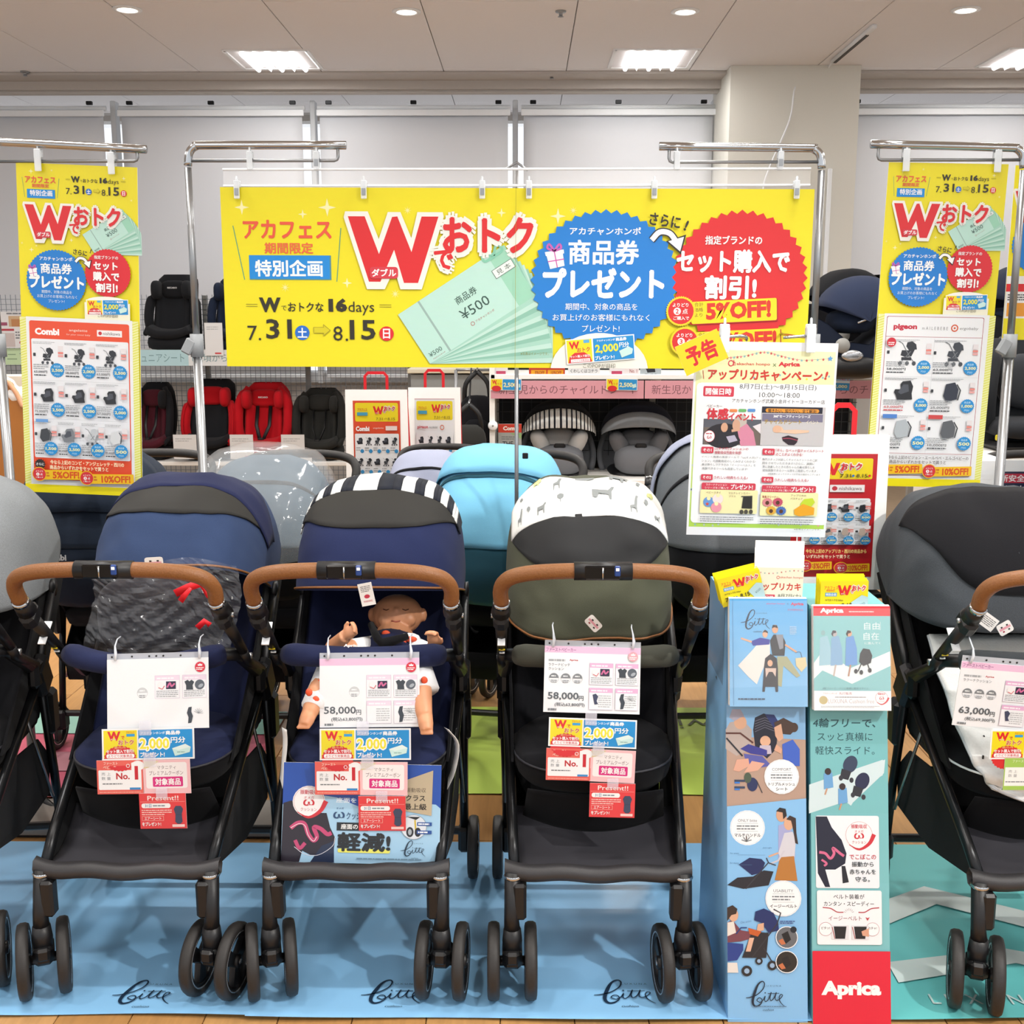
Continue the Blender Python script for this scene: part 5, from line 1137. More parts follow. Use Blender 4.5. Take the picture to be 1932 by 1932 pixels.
# ================================================================ LEAFLET BOXES BESIDE THE OLIVE STROLLER
def person2(p, q, s_, hair, top, bottom, skin='#dfb092', h=1.0):
    """small printed figure: head, body, legs; q maps its own units"""
    p.poly([q(-9, 12), q(9, 12), q(13, 45), q(-12, 45)], top); p.poly([q(-12, 44), q(13, 44), q(15, 80*h), q(-14, 80*h)], bottom); p.ell(*q(0, 3), 6*s_, 7.5*s_, skin); p.poly([q(-7, 2), q(-6, -6), q(2, -8), q(8, -3), q(7, 3), q(2, -2), q(-4, -2)], hair)
def stroller2(p, q, s_, c='#1e2246'):
    p.poly([q(0, 0), q(10, -10), q(24, -10), q(36, 0), q(38, 12), q(18, 14)], c); p.poly([q(2, 8), q(18, 14), q(34, 16), q(30, 32), q(6, 30)], '#23232c'); p.line([q(40, -4), q(36, 4), q(12, 44)], 2*s_, '#3a3a40'); p.line([q(30, 24), q(40, 46)], 2*s_, '#3a3a40'); p.rect(*q(10, 30), *q(32, 38), '#1a1a1e')
    for a in (10, 28, 42): p.ell(*q(a, 48), 5*s_, 5.5*s_, '#2c2c30'); p.ell(*q(a, 48), 2.5*s_, 3*s_, '#c8ccd2')
def circ_note(p, x, y, r, head, l1, big):
    p.ell(x, y, r, r, '#fbfbfd'); p.ring(x, y, r*.95, r*.95, .4, '#9ab4c8'); p.T(head, x, y-r*.42, r*1.1, r*.16, '#5a6a74', .0); p.line([(x-r*.6, y-r*.25), (x+r*.6, y-r*.25)], .4, '#6a7a84'); p.gib(x-r*.62, y-r*.18, x+r*.62, y+r*.14, 2, '#7a8288', .45); p.line([(x-r*.6, y+r*.2), (x+r*.6, y+r*.2)], .4, '#6a7a84')
    for i, l in enumerate(big): p.T(l, x, y+r*(.42+.28*i), r*min(1.5, .22*len(l)), r*.19, '#33434c', .015)
def omega(p, x, y, r, small=True):
    p.ell(x, y, r, r, '#f8f6f7'); p.ring(x, y, r*.93, r*.93, .5, '#c0394a'); p.curve([(x-r*.7, y+r*.68), (x, y+r*1.0), (x+r*.7, y+r*.6), (x+r*1.05, y-r*.05)], [1, r*.15, r*.24, r*.3], '#d0303c', 6)
    p.T('振動吸収', x, y-r*.6, r*1.1, r*.28, '#cf4452', .02); p.T('オメガ', x, y-r*.25, r*.62, r*.2, '#cf4452', 0); p.T('ω', x, y+r*.08, r*.7, r*.4, '#d0303c', .02); p.T('クッション', x, y+r*.5, r*1.0, r*.22, '#c0394a', 0)
def blue_box_print():
    p = P1(.001, .00005)                         # 150 x 800
    a = lambda zx, zy: ((zx/4.391+1320-1366-7*(zy/4.391+1060-1128)/800)*.97, zy/4.391+1060-1128)
    c = lambda zx, zy: ((zx/4.2757+1320-1366-7*(zy/4.2757+1480-1128)/800)*.97, zy/4.2757+1480-1128)
    p.grad(0, 0, 150, 800, '#7fb8ea', '#8cc4f0', 6)
    # seaside family
    x0, y0 = a(200, 1210); x1, y1 = a(835, 1930); p.poly([(0, y0+40), (150, y0+50), (150, y1+28), (0, y1+40)], '#b89a88'); p.poly([(0, y0), (150, y0), (150, y0+62), (0, y0+56)], '#86b6e0')
    p.poly([a(205, 1400), a(240, 1340), a(350, 1320), a(430, 1400), a(420, 1560), a(300, 1620), a(205, 1560)], '#b8a9a2'); p.ell(*a(330, 1340), 12, 13, '#d8a888'); p.poly([a(235, 1300), a(260, 1230), a(330, 1230), a(365, 1290), a(330, 1300), a(280, 1330)], '#a7a4b4')
    p.poly([a(440, 1400), a(455, 1300), a(530, 1265), a(620, 1290), a(650, 1420), a(640, 1560), a(560, 1640), a(460, 1560)], '#1c1c2c')
    for i in range(5): p.line([a(455, 1330+i*22), a(540, 1300+i*20), a(620, 1330+i*20)], 1.1, '#6a6878', True)
    p.n += 1; p.poly([a(540, 1270), a(620, 1275), a(655, 1330), a(640, 1420)], '#24306c')
    p.ell(*a(545, 1495), 10, 10, '#e0b090'); p.poly([a(500, 1530), a(590, 1530), a(600, 1600), a(480, 1610)], '#c4b8c8'); p.poly([a(330, 1560), a(400, 1520), a(560, 1570), a(560, 1620), a(420, 1600)], '#3a3a90')
    p.poly([a(360, 1600), a(520, 1620), a(600, 1700), a(470, 1720), a(380, 1680)], '#5a5ca8'); p.poly([a(300, 1650), a(400, 1640), a(410, 1700), a(320, 1750), a(270, 1740)], '#dfa890'); p.poly([a(430, 1660), a(540, 1680), a(480, 1740), a(360, 1760)], '#e0ab94')
    p.line([a(205, 1430), a(330, 1430), a(440, 1510)], 3.2, '#5a3024'); p.line([a(210, 1470), a(350, 1620)], 3, '#25252c')
    p.poly([a(620, 1340), a(700, 1300), a(780, 1340), a(800, 1400), a(760, 1440), a(640, 1430)], '#4a3428'); p.ell(*a(790, 1380), 8, 9, '#4a3428'); p.poly([a(620, 1380), a(680, 1350), a(700, 1470), a(660, 1500), a(630, 1450)], '#dfae90'); p.poly([a(690, 1520), a(780, 1480), a(840, 1560), a(840, 1700), a(700, 1700)], '#3f62c4')
    p.poly([a(640, 1520), a(690, 1560), a(680, 1600), a(620, 1570)], '#dba68a')
    p.ell(*a(435, 1855), 10, 13, '#26305c'); p.ell(*a(395, 1800), 7, 10, '#4c5a48'); p.line([a(470, 1820), a(520, 1925)], 1.5, '#30303a')
    for i, y in enumerate((1825, 1880)): x, yy = a(330, y); p.rect(x-11, yy-2, x+9, yy+2, '#39445e', keep=True); x, yy = a(300, y+16); p.rect(x-4, yy-1.5, x+6, yy+1.5, '#3a80d8', keep=True)
    p.n += 1; circ_note(p, *a(685, 1790), 33, 'COMFORT', '', ['トリプルメッシュ', 'シート'])
    # couple with stroller
    x0, y0 = c(200, 180); p.poly([(0, y0+2), (150, y0-14), (150, 800), (0, 800)], '#8ac2f0')
    circ_note(p, *c(383, 360), 33, 'ONLY bitte', '', ['マルチハンドル']); 
    for i in range(5): an = PI*(i+.5)/5; x, y = c(375, 470); p.line([(x, y), (x+10*math.cos(an), y-10*math.sin(an))], 2, '#8a9296' if i != 2 else '#5a4a44', True)
    p.n += 1
    p.poly([c(640, 340), c(700, 320), c(780, 420), c(780, 600), c(740, 640), c(640, 620)], '#a8acd8'); p.ell(*c(665, 255), 10, 13, '#d8a584'); p.poly([c(620, 225), c(650, 195), c(700, 205), c(710, 260), c(680, 290), c(675, 235)], '#2a2220')
    p.poly([c(690, 400), c(760, 390), c(785, 470), c(775, 590), c(660, 600), c(640, 560)], '#d5d3dc'); p.ell(*c(725, 325), 9, 12, '#dfae8e'); p.poly([c(705, 290), c(735, 258), c(785, 280), c(790, 400), c(805, 490), c(780, 480), c(765, 380), c(745, 300)], '#3a2a24')
    p.poly([c(655, 595), c(770, 585), c(800, 785), c(610, 780)], '#b87a38'); p.line([c(690, 540), c(640, 620), c(570, 650)], 3.4, '#cfccd6'); p.line([c(640, 560), c(560, 590)], 3.2, '#dfae90')
    p.poly([c(310, 655), c(400, 600), c(500, 610), c(530, 640), c(500, 720), c(420, 740)], '#1f2a5c'); p.poly([c(215, 820), c(300, 760), c(430, 750), c(520, 700), c(600, 710), c(560, 820), c(350, 850)], '#26262e'); p.line([c(555, 640), c(370, 850)], 2, '#3a3a42'); p.line([c(540, 600), c(560, 640), c(620, 660)], 2, '#3a3a42')
    for x, y, l in ((275, 565, 'for papa'), (275, 642, 'for mama'), (548, 520, 'Just right')): q = c(x, y); p.T(l, q[0], q[1], 17, 3.2, '#2c5a8c', -.01, skew=.2); 
    for y in (577, 657): p.line([c(300, y), c(420 if y > 600 else 530, y)], .4, '#5a86b0')
    circ_note(p, *c(682, 925), 34, 'USABILITY', '', ['イージーベルト'])
    # mother kneeling
    p.poly([c(215, 1120), c(260, 1100), c(330, 1180), c(440, 1200), c(440, 1240), c(330, 1270), c(220, 1280)], '#7a4450'); p.poly([c(218, 1120), c(270, 1110), c(290, 1200), c(218, 1230)], '#e8e0d8'); p.ell(*c(268, 1060), 9, 12, '#dfae90'); p.poly([c(215, 1000), c(260, 980), c(300, 1010), c(290, 1050), c(250, 1060), c(215, 1110)], '#3a2a24'); p.poly([c(218, 1280), c(350, 1290), c(350, 1340), c(300, 1420), c(220, 1430)], '#27408c'); p.poly([c(220, 1440), c(300, 1440), c(310, 1520), c(220, 1520)], '#e6e0da')
    q = lambda A, B: c(440+A*5, 1080+B*7.8); p.poly([c(440, 1100), c(450, 1030), c(520, 1005), c(600, 1040), c(640, 1120), c(645, 1180), c(560, 1200), c(500, 1120)], '#1e2e66'); p.poly([c(420, 1190), c(560, 1200), c(540, 1400), c(340, 1400), c(360, 1350)], '#26262c'); p.line([c(600, 1010), c(660, 1040), c(630, 1130), c(420, 1400)], 2.2, '#33333a'); p.line([c(520, 1320), c(600, 1450)], 2.2, '#33333a'); p.poly([c(470, 1130), c(520, 1120), c(520, 1180), c(460, 1190)], '#dfae90'); p.poly([c(390, 1160), c(500, 1190), c(470, 1230), c(400, 1210)], '#c8602c'); p.poly([c(400, 1240), c(440, 1240), c(410, 1350), c(370, 1350)], '#e3b49a'); p.line([c(290, 1210), c(330, 1160), c(380, 1160)], 2.2, '#1e3a7c')
    for x, y, r in ((380, 1505, 10), (480, 1425, 7), (590, 1460, 9)): q_ = c(x, y); p.ell(*q_, r, r, '#26262a'); p.ell(*q_, r*.5, r*.5, '#9ab8d8')
    for y, c1 in ((1235, '#6a6c72'), (1430, '#2a2624')): q_ = c(710, y); p.ell(*q_, 21, 21, '#f8f8fa'); p.ell(*q_, 19.5, 19.5, c1); p.poly([(q_[0]-10, q_[1]-6), (q_[0]+2, q_[1]-12), (q_[0]+8, q_[1]+4), (q_[0]-2, q_[1]+12)], '#1a1a1e'); p.poly([(q_[0]-16, q_[1]+6), (q_[0]-8, q_[1]+2), (q_[0]-2, q_[1]+12), (q_[0]-10, q_[1]+14)], '#c8744c')
    q_ = c(765, 1172); p.ell(*q_, 6, 6, '#1c2430'); q_ = c(715, 1115); p.gib(q_[0]-14, q_[1]-4, q_[0]+14, q_[1]+3, 2, '#3a4a8c', .5); q_ = c(370, 1110); p.T('One action', q_[0], q_[1], 20, 4, '#3a5a94', -.01, -10, skew=.2)
    x, y = c(372, 1585); script_logo(p, x, y, .6, '#15283c', cush=True)
    p.gib(50, 768, 112, 771, 1, '#5a7c9a')
    return p
def teal_box_print():
    p = P1(.001, .00005)                         # 146 x 790
    a = lambda zx, zy: (zx/4.391+1320-1521-11*(zy/4.391+1060-1140)/790, zy/4.391+1060-1140)
    c = lambda zx, zy: (zx/4.2757+1320-1521-11*(zy/4.2757+1480-1140)/790, zy/4.2757+1480-1140)
    p.grad(0, 0, 146, 790, '#72b8ba', '#84c6cc', 6)
    p.T('4輪フリーで、', a(1180, 1335)[0], a(0, 1335)[1], 118, 17, '#1c4a50', .02, skew=.12); p.T('スッと真横に', a(1185, 1450)[0], a(0, 1450)[1], 104, 16, '#1c4a50', .006); p.T('軽快スライド。', a(1185, 1565)[0], a(0, 1565)[1], 112, 16, '#1c4a50', .006)
    p.poly([a(890, 1850), a(1150, 1760), a(1500, 1640), a(1500, 1770), a(1300, 1880), a(1190, 1990), a(890, 2090)], '#d3e6ea')
    p.poly([c(865, 130), c(1100, -60), c(1480, -200), c(1470, -90), c(1220, 150), c(1205, 175), c(1120, 110), c(865, 215)], '#d3e6ea')
    for x, y, s_, cc in ((1230, 1680, 1, '#34405a'), (1330, 1820, 1, '#25284a')):
        q = a(x, y); p.ell(q[0], q[1], 13, 17, cc, 25); p.poly([(q[0]-16, q[1]+8), (q[0]+2, q[1]+14), (q[0]-4, q[1]+30), (q[0]-20, q[1]+26)], '#2c2c34'); p.ell(q[0]-18, q[1]+26, 4, 5, '#33333a'); p.ell(q[0]+2, q[1]+30, 4, 5, '#33333a')
    for x, y in ((1045, 1740), (1165, 1865)): q = a(x, y); p.poly([(q[0]-8, q[1]+4), (q[0]+8, q[1]+2), (q[0]+10, q[1]+30), (q[0]-8, q[1]+34)], '#6ea6d8'); p.ell(q[0], q[1], 6, 6.5, '#3a2a28'); p.line([(q[0]-2, q[1]+32), (q[0]-6, q[1]+44)], 3, '#c89a7c')
    x0, y0 = c(918, 255); x1, y1 = c(1437, 838); p.rect(x0, y0, x1, y1, '#eef3f8', r=4)
    p.poly([c(920, 262), c(1010, 262), c(1050, 350), c(1130, 450), c(1170, 560), c(1160, 640), c(1080, 690), c(1000, 690), c(1040, 830), c(1000, 830), c(940, 720)], '#1b1e34'); p.curve([c(950, 550), c(1000, 560), c(1040, 600), c(1070, 560), c(1060, 515), c(1120, 560), c(1150, 580)], 5, '#d86a90', 5); p.curve([c(970, 610), c(1010, 640), c(990, 660)], 4, '#d86a90'); p.poly([c(1130, 660), c(1160, 660), c(1190, 790), c(1140, 800)], '#1f222c')
    omega(p, *c(1270, 410), 27)
    for i, (l, w_) in enumerate((('でこぼこの', 50), ('振動から', 41), ('赤ちゃんを', 49), ('守る。', 27))): q = c(1300, 585+i*60); p.T(l, q[0], q[1], w_, 9.5, '#d03848' if i == 0 else '#2a3238', .012)
    x0, y0 = c(932, 855); x1, y1 = c(1458, 1290); p.rect(x0, y0, x1, y1, '#f3f6f9', r=4)
    q = c(1190, 905); p.T('ベルト装着が', q[0], q[1], 58, 9, '#2f3338', .01); q = c(1190, 962); p.T('カンタン・スピーディー', q[0], q[1], 94, 9, '#2f3338', .01); q = c(1160, 1078); p.T('イージーベルト', q[0], q[1], 62, 8.5, '#9a3a44', 0)
    for s_ in (-1, 1): p.curve([(c(1192, 0)[0]+s_*53, c(0, 992)[1]), (c(1192, 0)[0]+s_*38, c(0, 1000)[1]), (c(1192, 0)[0]+s_*26, c(0, 1028)[1]), (c(1192, 0)[0]+s_*14, c(0, 1030)[1])], 1.8, '#b83a48', 5); q = c(1192+s_*188, 1165); p.ell(q[0], q[1], 12.5, 12.5, '#f8fafc'); p.ring(q[0], q[1], 12.5, 12.5, .6, '#b84a58'); p.T('ピタッ!' if s_ < 0 else 'カチャ!', q[0], q[1]-2, 16, 5, '#4a3438', .01)
    for i in range(7): an = PI*(i+1)/8; q = c(1190, 1040); p.line([(q[0]+6*math.cos(an), q[1]-6*math.sin(an)), (q[0]+10*math.cos(an), q[1]-10*math.sin(an))], .5, '#8a5a60', True)
    p.n += 1; q = c(1340, 1080); p.poly([(q[0]-4, q[1]-3), (q[0], q[1]-1), (q[0]+4, q[1]-3), (q[0], q[1]+4)], '#c83a48')
    for x in (1120, 1282):
        q = c(x, 1190); p.rect(q[0]-16, q[1]-13, q[0]+16, q[1]+13, '#e4e4e8'); p.poly([(q[0]-12, q[1]-11), (q[0]+12, q[1]-11), (q[0]+9, q[1]+12), (q[0]-9, q[1]+12)], '#1d1e22'); p.line([(q[0]-15, q[1]-10), (q[0]-10, q[1]+12)], 1.5, '#a0443c'); 
        if x > 1200: p.poly([(q[0]+2, q[1]-2), (q[0]+16, q[1]-8), (q[0]+16, q[1]+8), (q[0]+4, q[1]+6)], '#dca488')
    y = c(0, 1340)[1]; p.rect(0, y, 146, 790, '#e2203c'); q = c(1218, 1650); p.T('Aprica', 72, q[1], 112, 34, '#ffffff', .055, res=3)
    return p
def wedge(label, bl, br, tl, tr, depth_b, depth_t, face, W, H, side, edge, sideprint=None):
    t = thing('leaflet_box', label, 'display box')
    U = (br-bl).normalized()
    B0, B1 = Vector((bl.x, bl.y+depth_b, 0)), Vector((br.x, bl.y+depth_b, 0)); T0, T1 = Vector((bl.x, tl.y+depth_t, tl.z)), Vector((br.x, tl.y+depth_t, tl.z))
    F0, F1, G0, G1 = Vector((bl.x, bl.y, 0)), Vector((br.x, bl.y, 0)), Vector((bl.x, tl.y, tl.z)), Vector((br.x, tl.y, tl.z))
    b = MB().use(side); b.add([F0, G0, T0, B0], [(0, 1, 2, 3)]); b.add([F1, B1, T1, G1], [(0, 1, 2, 3)]); b.add([B0, T0, T1, B1], [(0, 1, 2, 3)]); b.use(edge); b.add([G0, G1, T1, T0], [(0, 1, 2, 3)]); b.use(face[0]); b.add([F0, F1, G1, G0], [(0, 1, 2, 3)]); b.add([F0, B0, B1, F1], [(0, 1, 2, 3)])
    b.build('carton', None, t)
    pr = face[1]; o = pr.build('printed_front', t, 'laminated_print'); o.matrix_world = plane_m(G0, G1, F0, W, H, .0008)
    if sideprint: q = sideprint.build('printed_side', t, 'printed_mat_film'); q.matrix_world = plane_m(T0, G0, B0, 100, H, .0008)
    return t, (G0, G1, F0, F1)
def plane_m(tl, tr, bl, W, H, off=0):
    ex = (tr-tl); ez = (tl-bl); ny = ez.cross(ex).normalized()   # local y points away from the viewer
    if ny.y < 0 and abs(ny.y) > .3: ny = -ny
    ny = ex.cross(ez).normalized() * -1
    m = Matrix.Identity(4); sx = ex/(W*.001); sz = ez/(H*.001)
    y = sz.cross(sx).normalized()
    for i in range(3): m[i][0] = sx[i]; m[i][1] = y[i]; m[i][2] = sz[i]; m[i][3] = tl[i]-y[i]*off
    return m
bl_, br_ = G(1373, 1927), G(1523, 1927); tl_, tr_ = P(1366, 1128, 2.34), P(1521, 1130, 2.34)
M_bluec = mat('pale_blue_card', '#7fb6e4', .4, nscale=30, namt=.05); M_tealc = mat('teal_card', '#6fb4b6', .4, nscale=30, namt=.05)
sp = P1(.001, .00005); sp.grad(0, 0, 100, 800, '#7aa6d0', '#86bce8', 5)
for i in range(7): sp.ell(60+12*math.sin(i*2), 200+i*62, 7, 16, ['#5a6a80', '#3a4c74', '#a8b8c8', '#7a6a60', '#203a6a', '#3a4c74', '#9ab0c8'][i], i*20)
sp.poly([(20, 330), (60, 300), (90, 420), (50, 470)], '#a5806a'); sp.ell(62, 520, 22, 30, '#f0f2f6'); sp.curve([(60, 560), (80, 600), (55, 650), (70, 700)], 4, '#1c3454'); script_logo(sp, 5, 640, .7, '#1c3454', False, False)
BX, bq = wedge('tall light blue leaflet box with family photos and script logo', bl_, br_, tl_, tr_, .40, .2, (M_bluec, blue_box_print()), 150, 800, M_bluec, M_bluec, sp)
cl_, cr_ = Vector((G(1531, 1926).x, bl_.y-.005, 0)), Vector((G(1677, 1926).x, bl_.y-.005, 0)); ctl, ctr = P(1521, 1142, 2.335), P(1663, 1143, 2.335)
CX, cq = wedge('tall teal leaflet box with red lower panel and white lettering', cl_, cr_, ctl, ctr, .40, .2, (M_tealc, teal_box_print()), 146, 790, M_tealc, M_tealc)
def cover_blue():
    p = P1(.001, .00004); p.grad(0, 0, 150, 200, '#58aee8', '#8cc4ee', 8)       # 150 x 200, crop (205,310)-(850,1180)
    a = lambda zx, zy: ((zx-205)/645*150, (zy-310)/865*200)
    p.poly([a(205, 1030), a(850, 1010), a(850, 1180), a(205, 1180)], '#7ab8e6'); p.T('akachan honpo', a(590, 0)[0], a(0, 352)[1], 36, 4, '#c85a9a', .01); p.T('×', a(690, 0)[0], a(0, 352)[1], 3, 3, '#5a6a9a'); p.T('Aprica', a(768, 0)[0], a(0, 355)[1], 25, 7, '#d03a6a', .05); p.T('共同開発商品', a(752, 0)[0], a(0, 400)[1], 30, 4, '#c86a9a', 0)
    x, y = a(300, 400); script_logo(p, x, y, .46, '#17304c', True)
    p.poly([a(275, 850), a(400, 720), a(450, 660), a(540, 670), a(540, 760), a(470, 900), a(430, 1000), a(360, 940)], '#e9e4e0'); p.poly([a(380, 655), a(460, 625), a(540, 640), a(535, 680), a(400, 690)], '#2c34a0'); p.line([a(300, 630), a(390, 660)], 3.4, '#dfae90'); p.ell(*a(500, 595), 5, 7, '#e0b090'); p.poly([a(478, 585), a(500, 560), a(522, 575), a(525, 590), a(500, 580)], '#3a2a24')
    p.poly([a(540, 650), a(570, 600), a(640, 600), a(670, 660), a(660, 770), a(560, 770)], '#22262e'); p.poly([a(590, 600), a(650, 600), a(650, 710), a(620, 720)], '#8a8f9a'); p.ell(*a(583, 555), 6, 8, '#dba684'); p.poly([a(556, 550), a(565, 522), a(600, 525), a(606, 550), a(580, 540)], '#241c18'); p.line([a(665, 680), a(760, 740)], 3.4, '#dba684'); p.poly([a(600, 775), a(680, 775), a(790, 930), a(760, 945), a(650, 850), a(635, 1020), a(605, 1010)], '#a8ab88')
    p.poly([a(750, 790), a(835, 780), a(845, 850), a(800, 900), a(755, 850)], '#dccfa4'); p.curve([a(750, 745), a(790, 740), a(805, 785)], 1, '#4a5a74')
    p.poly([a(490, 860), a(500, 790), a(545, 755), a(595, 790), a(605, 870), a(605, 1060), a(585, 1060), a(580, 1020), a(500, 1020), a(495, 1060), a(475, 1060)], '#1e1e2a'); p.ell(*a(540, 830), 5, 6, '#e0b090'); p.poly([a(500, 870), a(590, 870), a(585, 940), a(560, 900), a(530, 900), a(505, 945)], '#d8c0b4')
    p.gib(*a(705, 530), *a(760, 600), 6, '#c8e0f4', .4); p.gib(*a(275, 1108), *a(545, 1128), 1, '#2a4a6a', .6); p.line([a(232, 315), a(238, 1170)], .6, '#4a8cc0'); return p
def cover_teal():
    p = P1(.001, .00004); p.grad(0, 0, 144, 200, '#8cc8cc', '#86c2c6', 6)      # crop (880,355)-(1510,1222)
    a = lambda zx, zy: ((zx-880)/625*144, (zy-355)/865*200)
    p.poly([a(880, 830), a(950, 730), a(1180, 870), a(1500, 730), a(1505, 850), a(1190, 1000), a(950, 890), a(880, 960)], '#e6f0f2'); p.rect(0, 0, 144, 19, '#e0303c'); p.T('Aprica', a(1030, 0)[0], a(0, 397)[1], 44, 12, '#ffffff', .055); p.gib(*a(1170, 395), *a(1430, 408), 1, '#ffd0d0', .7)
    for s_, x, y in (('自由', 1355, 520), ('自在', 1350, 605)): q = a(x, y); p.T(s_, q[0], q[1], 29, 14, '#eef8f8', -.005)
    q = a(1425, 520); p.line([(q[0], q[1]-8), (q[0], q[1]+8)], .6, '#eef8f8'); p.T('に進んでく', a(1360, 0)[0], a(0, 662)[1], 30, 5, '#eef8f8', 0)
    for x, al in ((958, '#9fc8d8'), (1050, '#86b0d4'), (1170, '#6a9cd8')):
        q = a(x, 600); X, Y = q; p.poly([(X-6, Y+4), (X+8, Y), (X+14, Y+24), (X+15, Y+56), (X-8, Y+58)], al)
        if x > 1000: p.ell(X, Y-4, 5, 6, '#dca88c' if x > 1100 else '#b8b0b4'); p.poly([(X-6, Y-3), (X-3, Y-10), (X+3, Y-9), (X+3, Y-5), (X-2, Y-4), (X-3, Y+2)], '#33221f' if x > 1100 else '#4a4650')
        else: p.ell(X, Y-5, 4, 5, '#8fb4b8')
        if x > 1000: p.line([(X+2, Y+56), (X-2, Y+78)], 3, '#b88a74' if x > 1100 else '#c8b8b0')
    q = a(1300, 740); p.poly([(q[0]-10, q[1]+2), (q[0]-4, q[1]-8), (q[0]+8, q[1]-6), (q[0]+13, q[1]+6), (q[0]+10, q[1]+20), (q[0]-4, q[1]+26), (q[0]-12, q[1]+18)], '#26282e'); p.line([(q[0]-8, q[1]+22), (q[0]-14, q[1]+36)], 2, '#2a2c32'); p.line([(q[0]+4, q[1]+22), (q[0]+8, q[1]+34)], 2, '#2a2c32')
    for dx_, dy in ((-18, 36), (-8, 38), (8, 34)): p.ell(q[0]+dx_, q[1]+dy, 3.4, 4.5, '#2a2c32')
    p.T('4輪フリーで、スッと真横に軽快スライド。', a(1140, 0)[0], a(0, 1038)[1], 88, 4.5, '#5a8a90', 0, skew=.15)
    p.rect(0, a(0, 1058)[1], 144, 200, '#f6f5f6'); p.T('アカチャンホンポ', a(1010, 0)[0], a(0, 1080)[1], 26, 4, '#b86a70', 0); p.T('先行販売', a(1135, 0)[0], a(0, 1080)[1], 24, 5, '#a84a5a', .005); p.ell(*a(955, 1135), 8, 8, '#c4b47c'); p.T('LUXUNA Cushion free', a(1180, 0)[0], a(0, 1143)[1], 86, 8, '#b0a0a4', -.012); p.gib(*a(935, 1180), *a(1410, 1200), 2, '#a0a4a8', .4); p.gib(*a(1050, 1105), *a(1320, 1115), 1, '#7a7a7e', .6)
    q = a(1428, 1115); omega(p, q[0], q[1], 12.5); return p
def on_face(q, u0, v0, u1, v1, off):           # rectangle of a box face: u across 0..1, v down 0..1, lifted by off
    G0, G1, F0, F1 = q; n = (G1-G0).cross(F0-G0).normalized(); n = -n if n.y > 0 else n
    f = lambda u, v: G0+(G1-G0)*u+(F0-G0)*v+n*off
    return f(u0, v0), f(u1, v0), f(u0, v1), f(u1, v1), n
for q, u0, u1, v1, cov, W, lb, nm in ((bq, .01, .985, .253, cover_blue(), 150, 'brochure stack with couple on blue cover, in the blue box', 1), (cq, .005, .99, .249, cover_teal(), 144, 'brochure stack with red header and woman pushing stroller, on the teal box', 2)):
    a0, a1, a2, a3, n = on_face(q, u0, 0.0, u1, v1, .030); t = thing('brochure_stack', lb, 'brochures')
    o = cov.build('printed_cover', t, 'laminated_print'); o.matrix_world = plane_m(a0, a1, a2, W, 200, .0006)
    for k in range(5):
        b = MB(); z = n*-(.004*k); th = n*-.0025; s0 = [a0, a1, a3, a2]; up = (a0-a2).normalized()*.0015*(k % 3)
        b.add([v+z+up for v in s0]+[v+z+th+up for v in s0], [(0, 1, 2, 3), (7, 6, 5, 4), (0, 4, 5, 1), (1, 5, 6, 2), (2, 6, 7, 3), (3, 7, 4, 0)]); b.build('booklet', M_paper, t)
    b = MB(); e = n*.004; s0 = [a0.lerp(a2, .02), a1.lerp(a3, .02), a3, a2]; s1 = [v+e for v in s0]
    b.add(s1, [(0, 1, 2, 3)]); b.add([s0[0], s1[0], s1[3], s0[3]], [(0, 1, 2, 3)]); b.add([s0[1], s1[1], s1[2], s0[2]], [(0, 1, 2, 3)]); b.add([a2+e, a3+e, a3-n*.03, a2-n*.03], [(0, 1, 2, 3)]); b.build('clear_pocket', mat('clear_pocket', '#ffffff', .04, alpha=.04, spec=.5, coat=.0, nscale=10), t, solid=.0006)
def yellow_leaf():
    p = P1(.001, .00004); p.bg(90, 62, YEL); p.T('アカフェス', 20, 13, 26, 6, '#ee6a2c', .03); p.T('期間限定', 19, 18, 16, 3.5, '#ee6a3c', .02); p.rect(9, 22, 31, 29, '#3a9cd8'); p.T('特別企画', 20, 25.5, 19, 5, '#ffffff', .02); wlogo(p, 32, 8, .15, False)
    p.T('Wでおトクな16days', 26, 36, 34, 5, INK, .01); p.T('7.31', 18, 48, 20, 9, INK, .02); p.T('8.15', 50, 46, 20, 9, INK, .02); p.ell(32, 47, 2.5, 2.5, '#1f6fd0'); p.ell(64, 45, 2.5, 2.5, RED); p.poly([(58, 40), (78, 26), (90, 30), (90, 62), (72, 62)], '#b8dce4'); p.T('¥500', 78, 44, 14, 5, '#5a7a80', 0, -30); return p
def camp_leaf():
    p = P1(.001, .00004); p.bg(95, 75, '#f2f3dc')
    for i in range(12): p.star(4+i*8, 8+3*math.sin(i*.5), 2, ['#c86a60', '#d8a0a0', '#9abab8'][i % 3], 5, .5, keep=True)
    p.n += 1; p.T('akachan honpo', 72, 18, 44, 5, '#d86a5a', .01); p.ring(46, 18, 2.5, 2.5, 1, '#d8504a'); p.T('アップリカキ', 47, 35, 88, 14, '#cf3a30', .03); p.rect(4, 50, 42, 62, '#d8445a', r=1); p.T('開催日時', 23, 56, 32, 8, '#ffffff', .02); p.T('8月7日(土)', 70, 52, 44, 8, '#4a4e50'); p.T('10:00', 84, 64, 20, 6, '#5a5e60'); p.rect(95, 0, 130, 75, '#f2f3dc') if 0 else None; return p
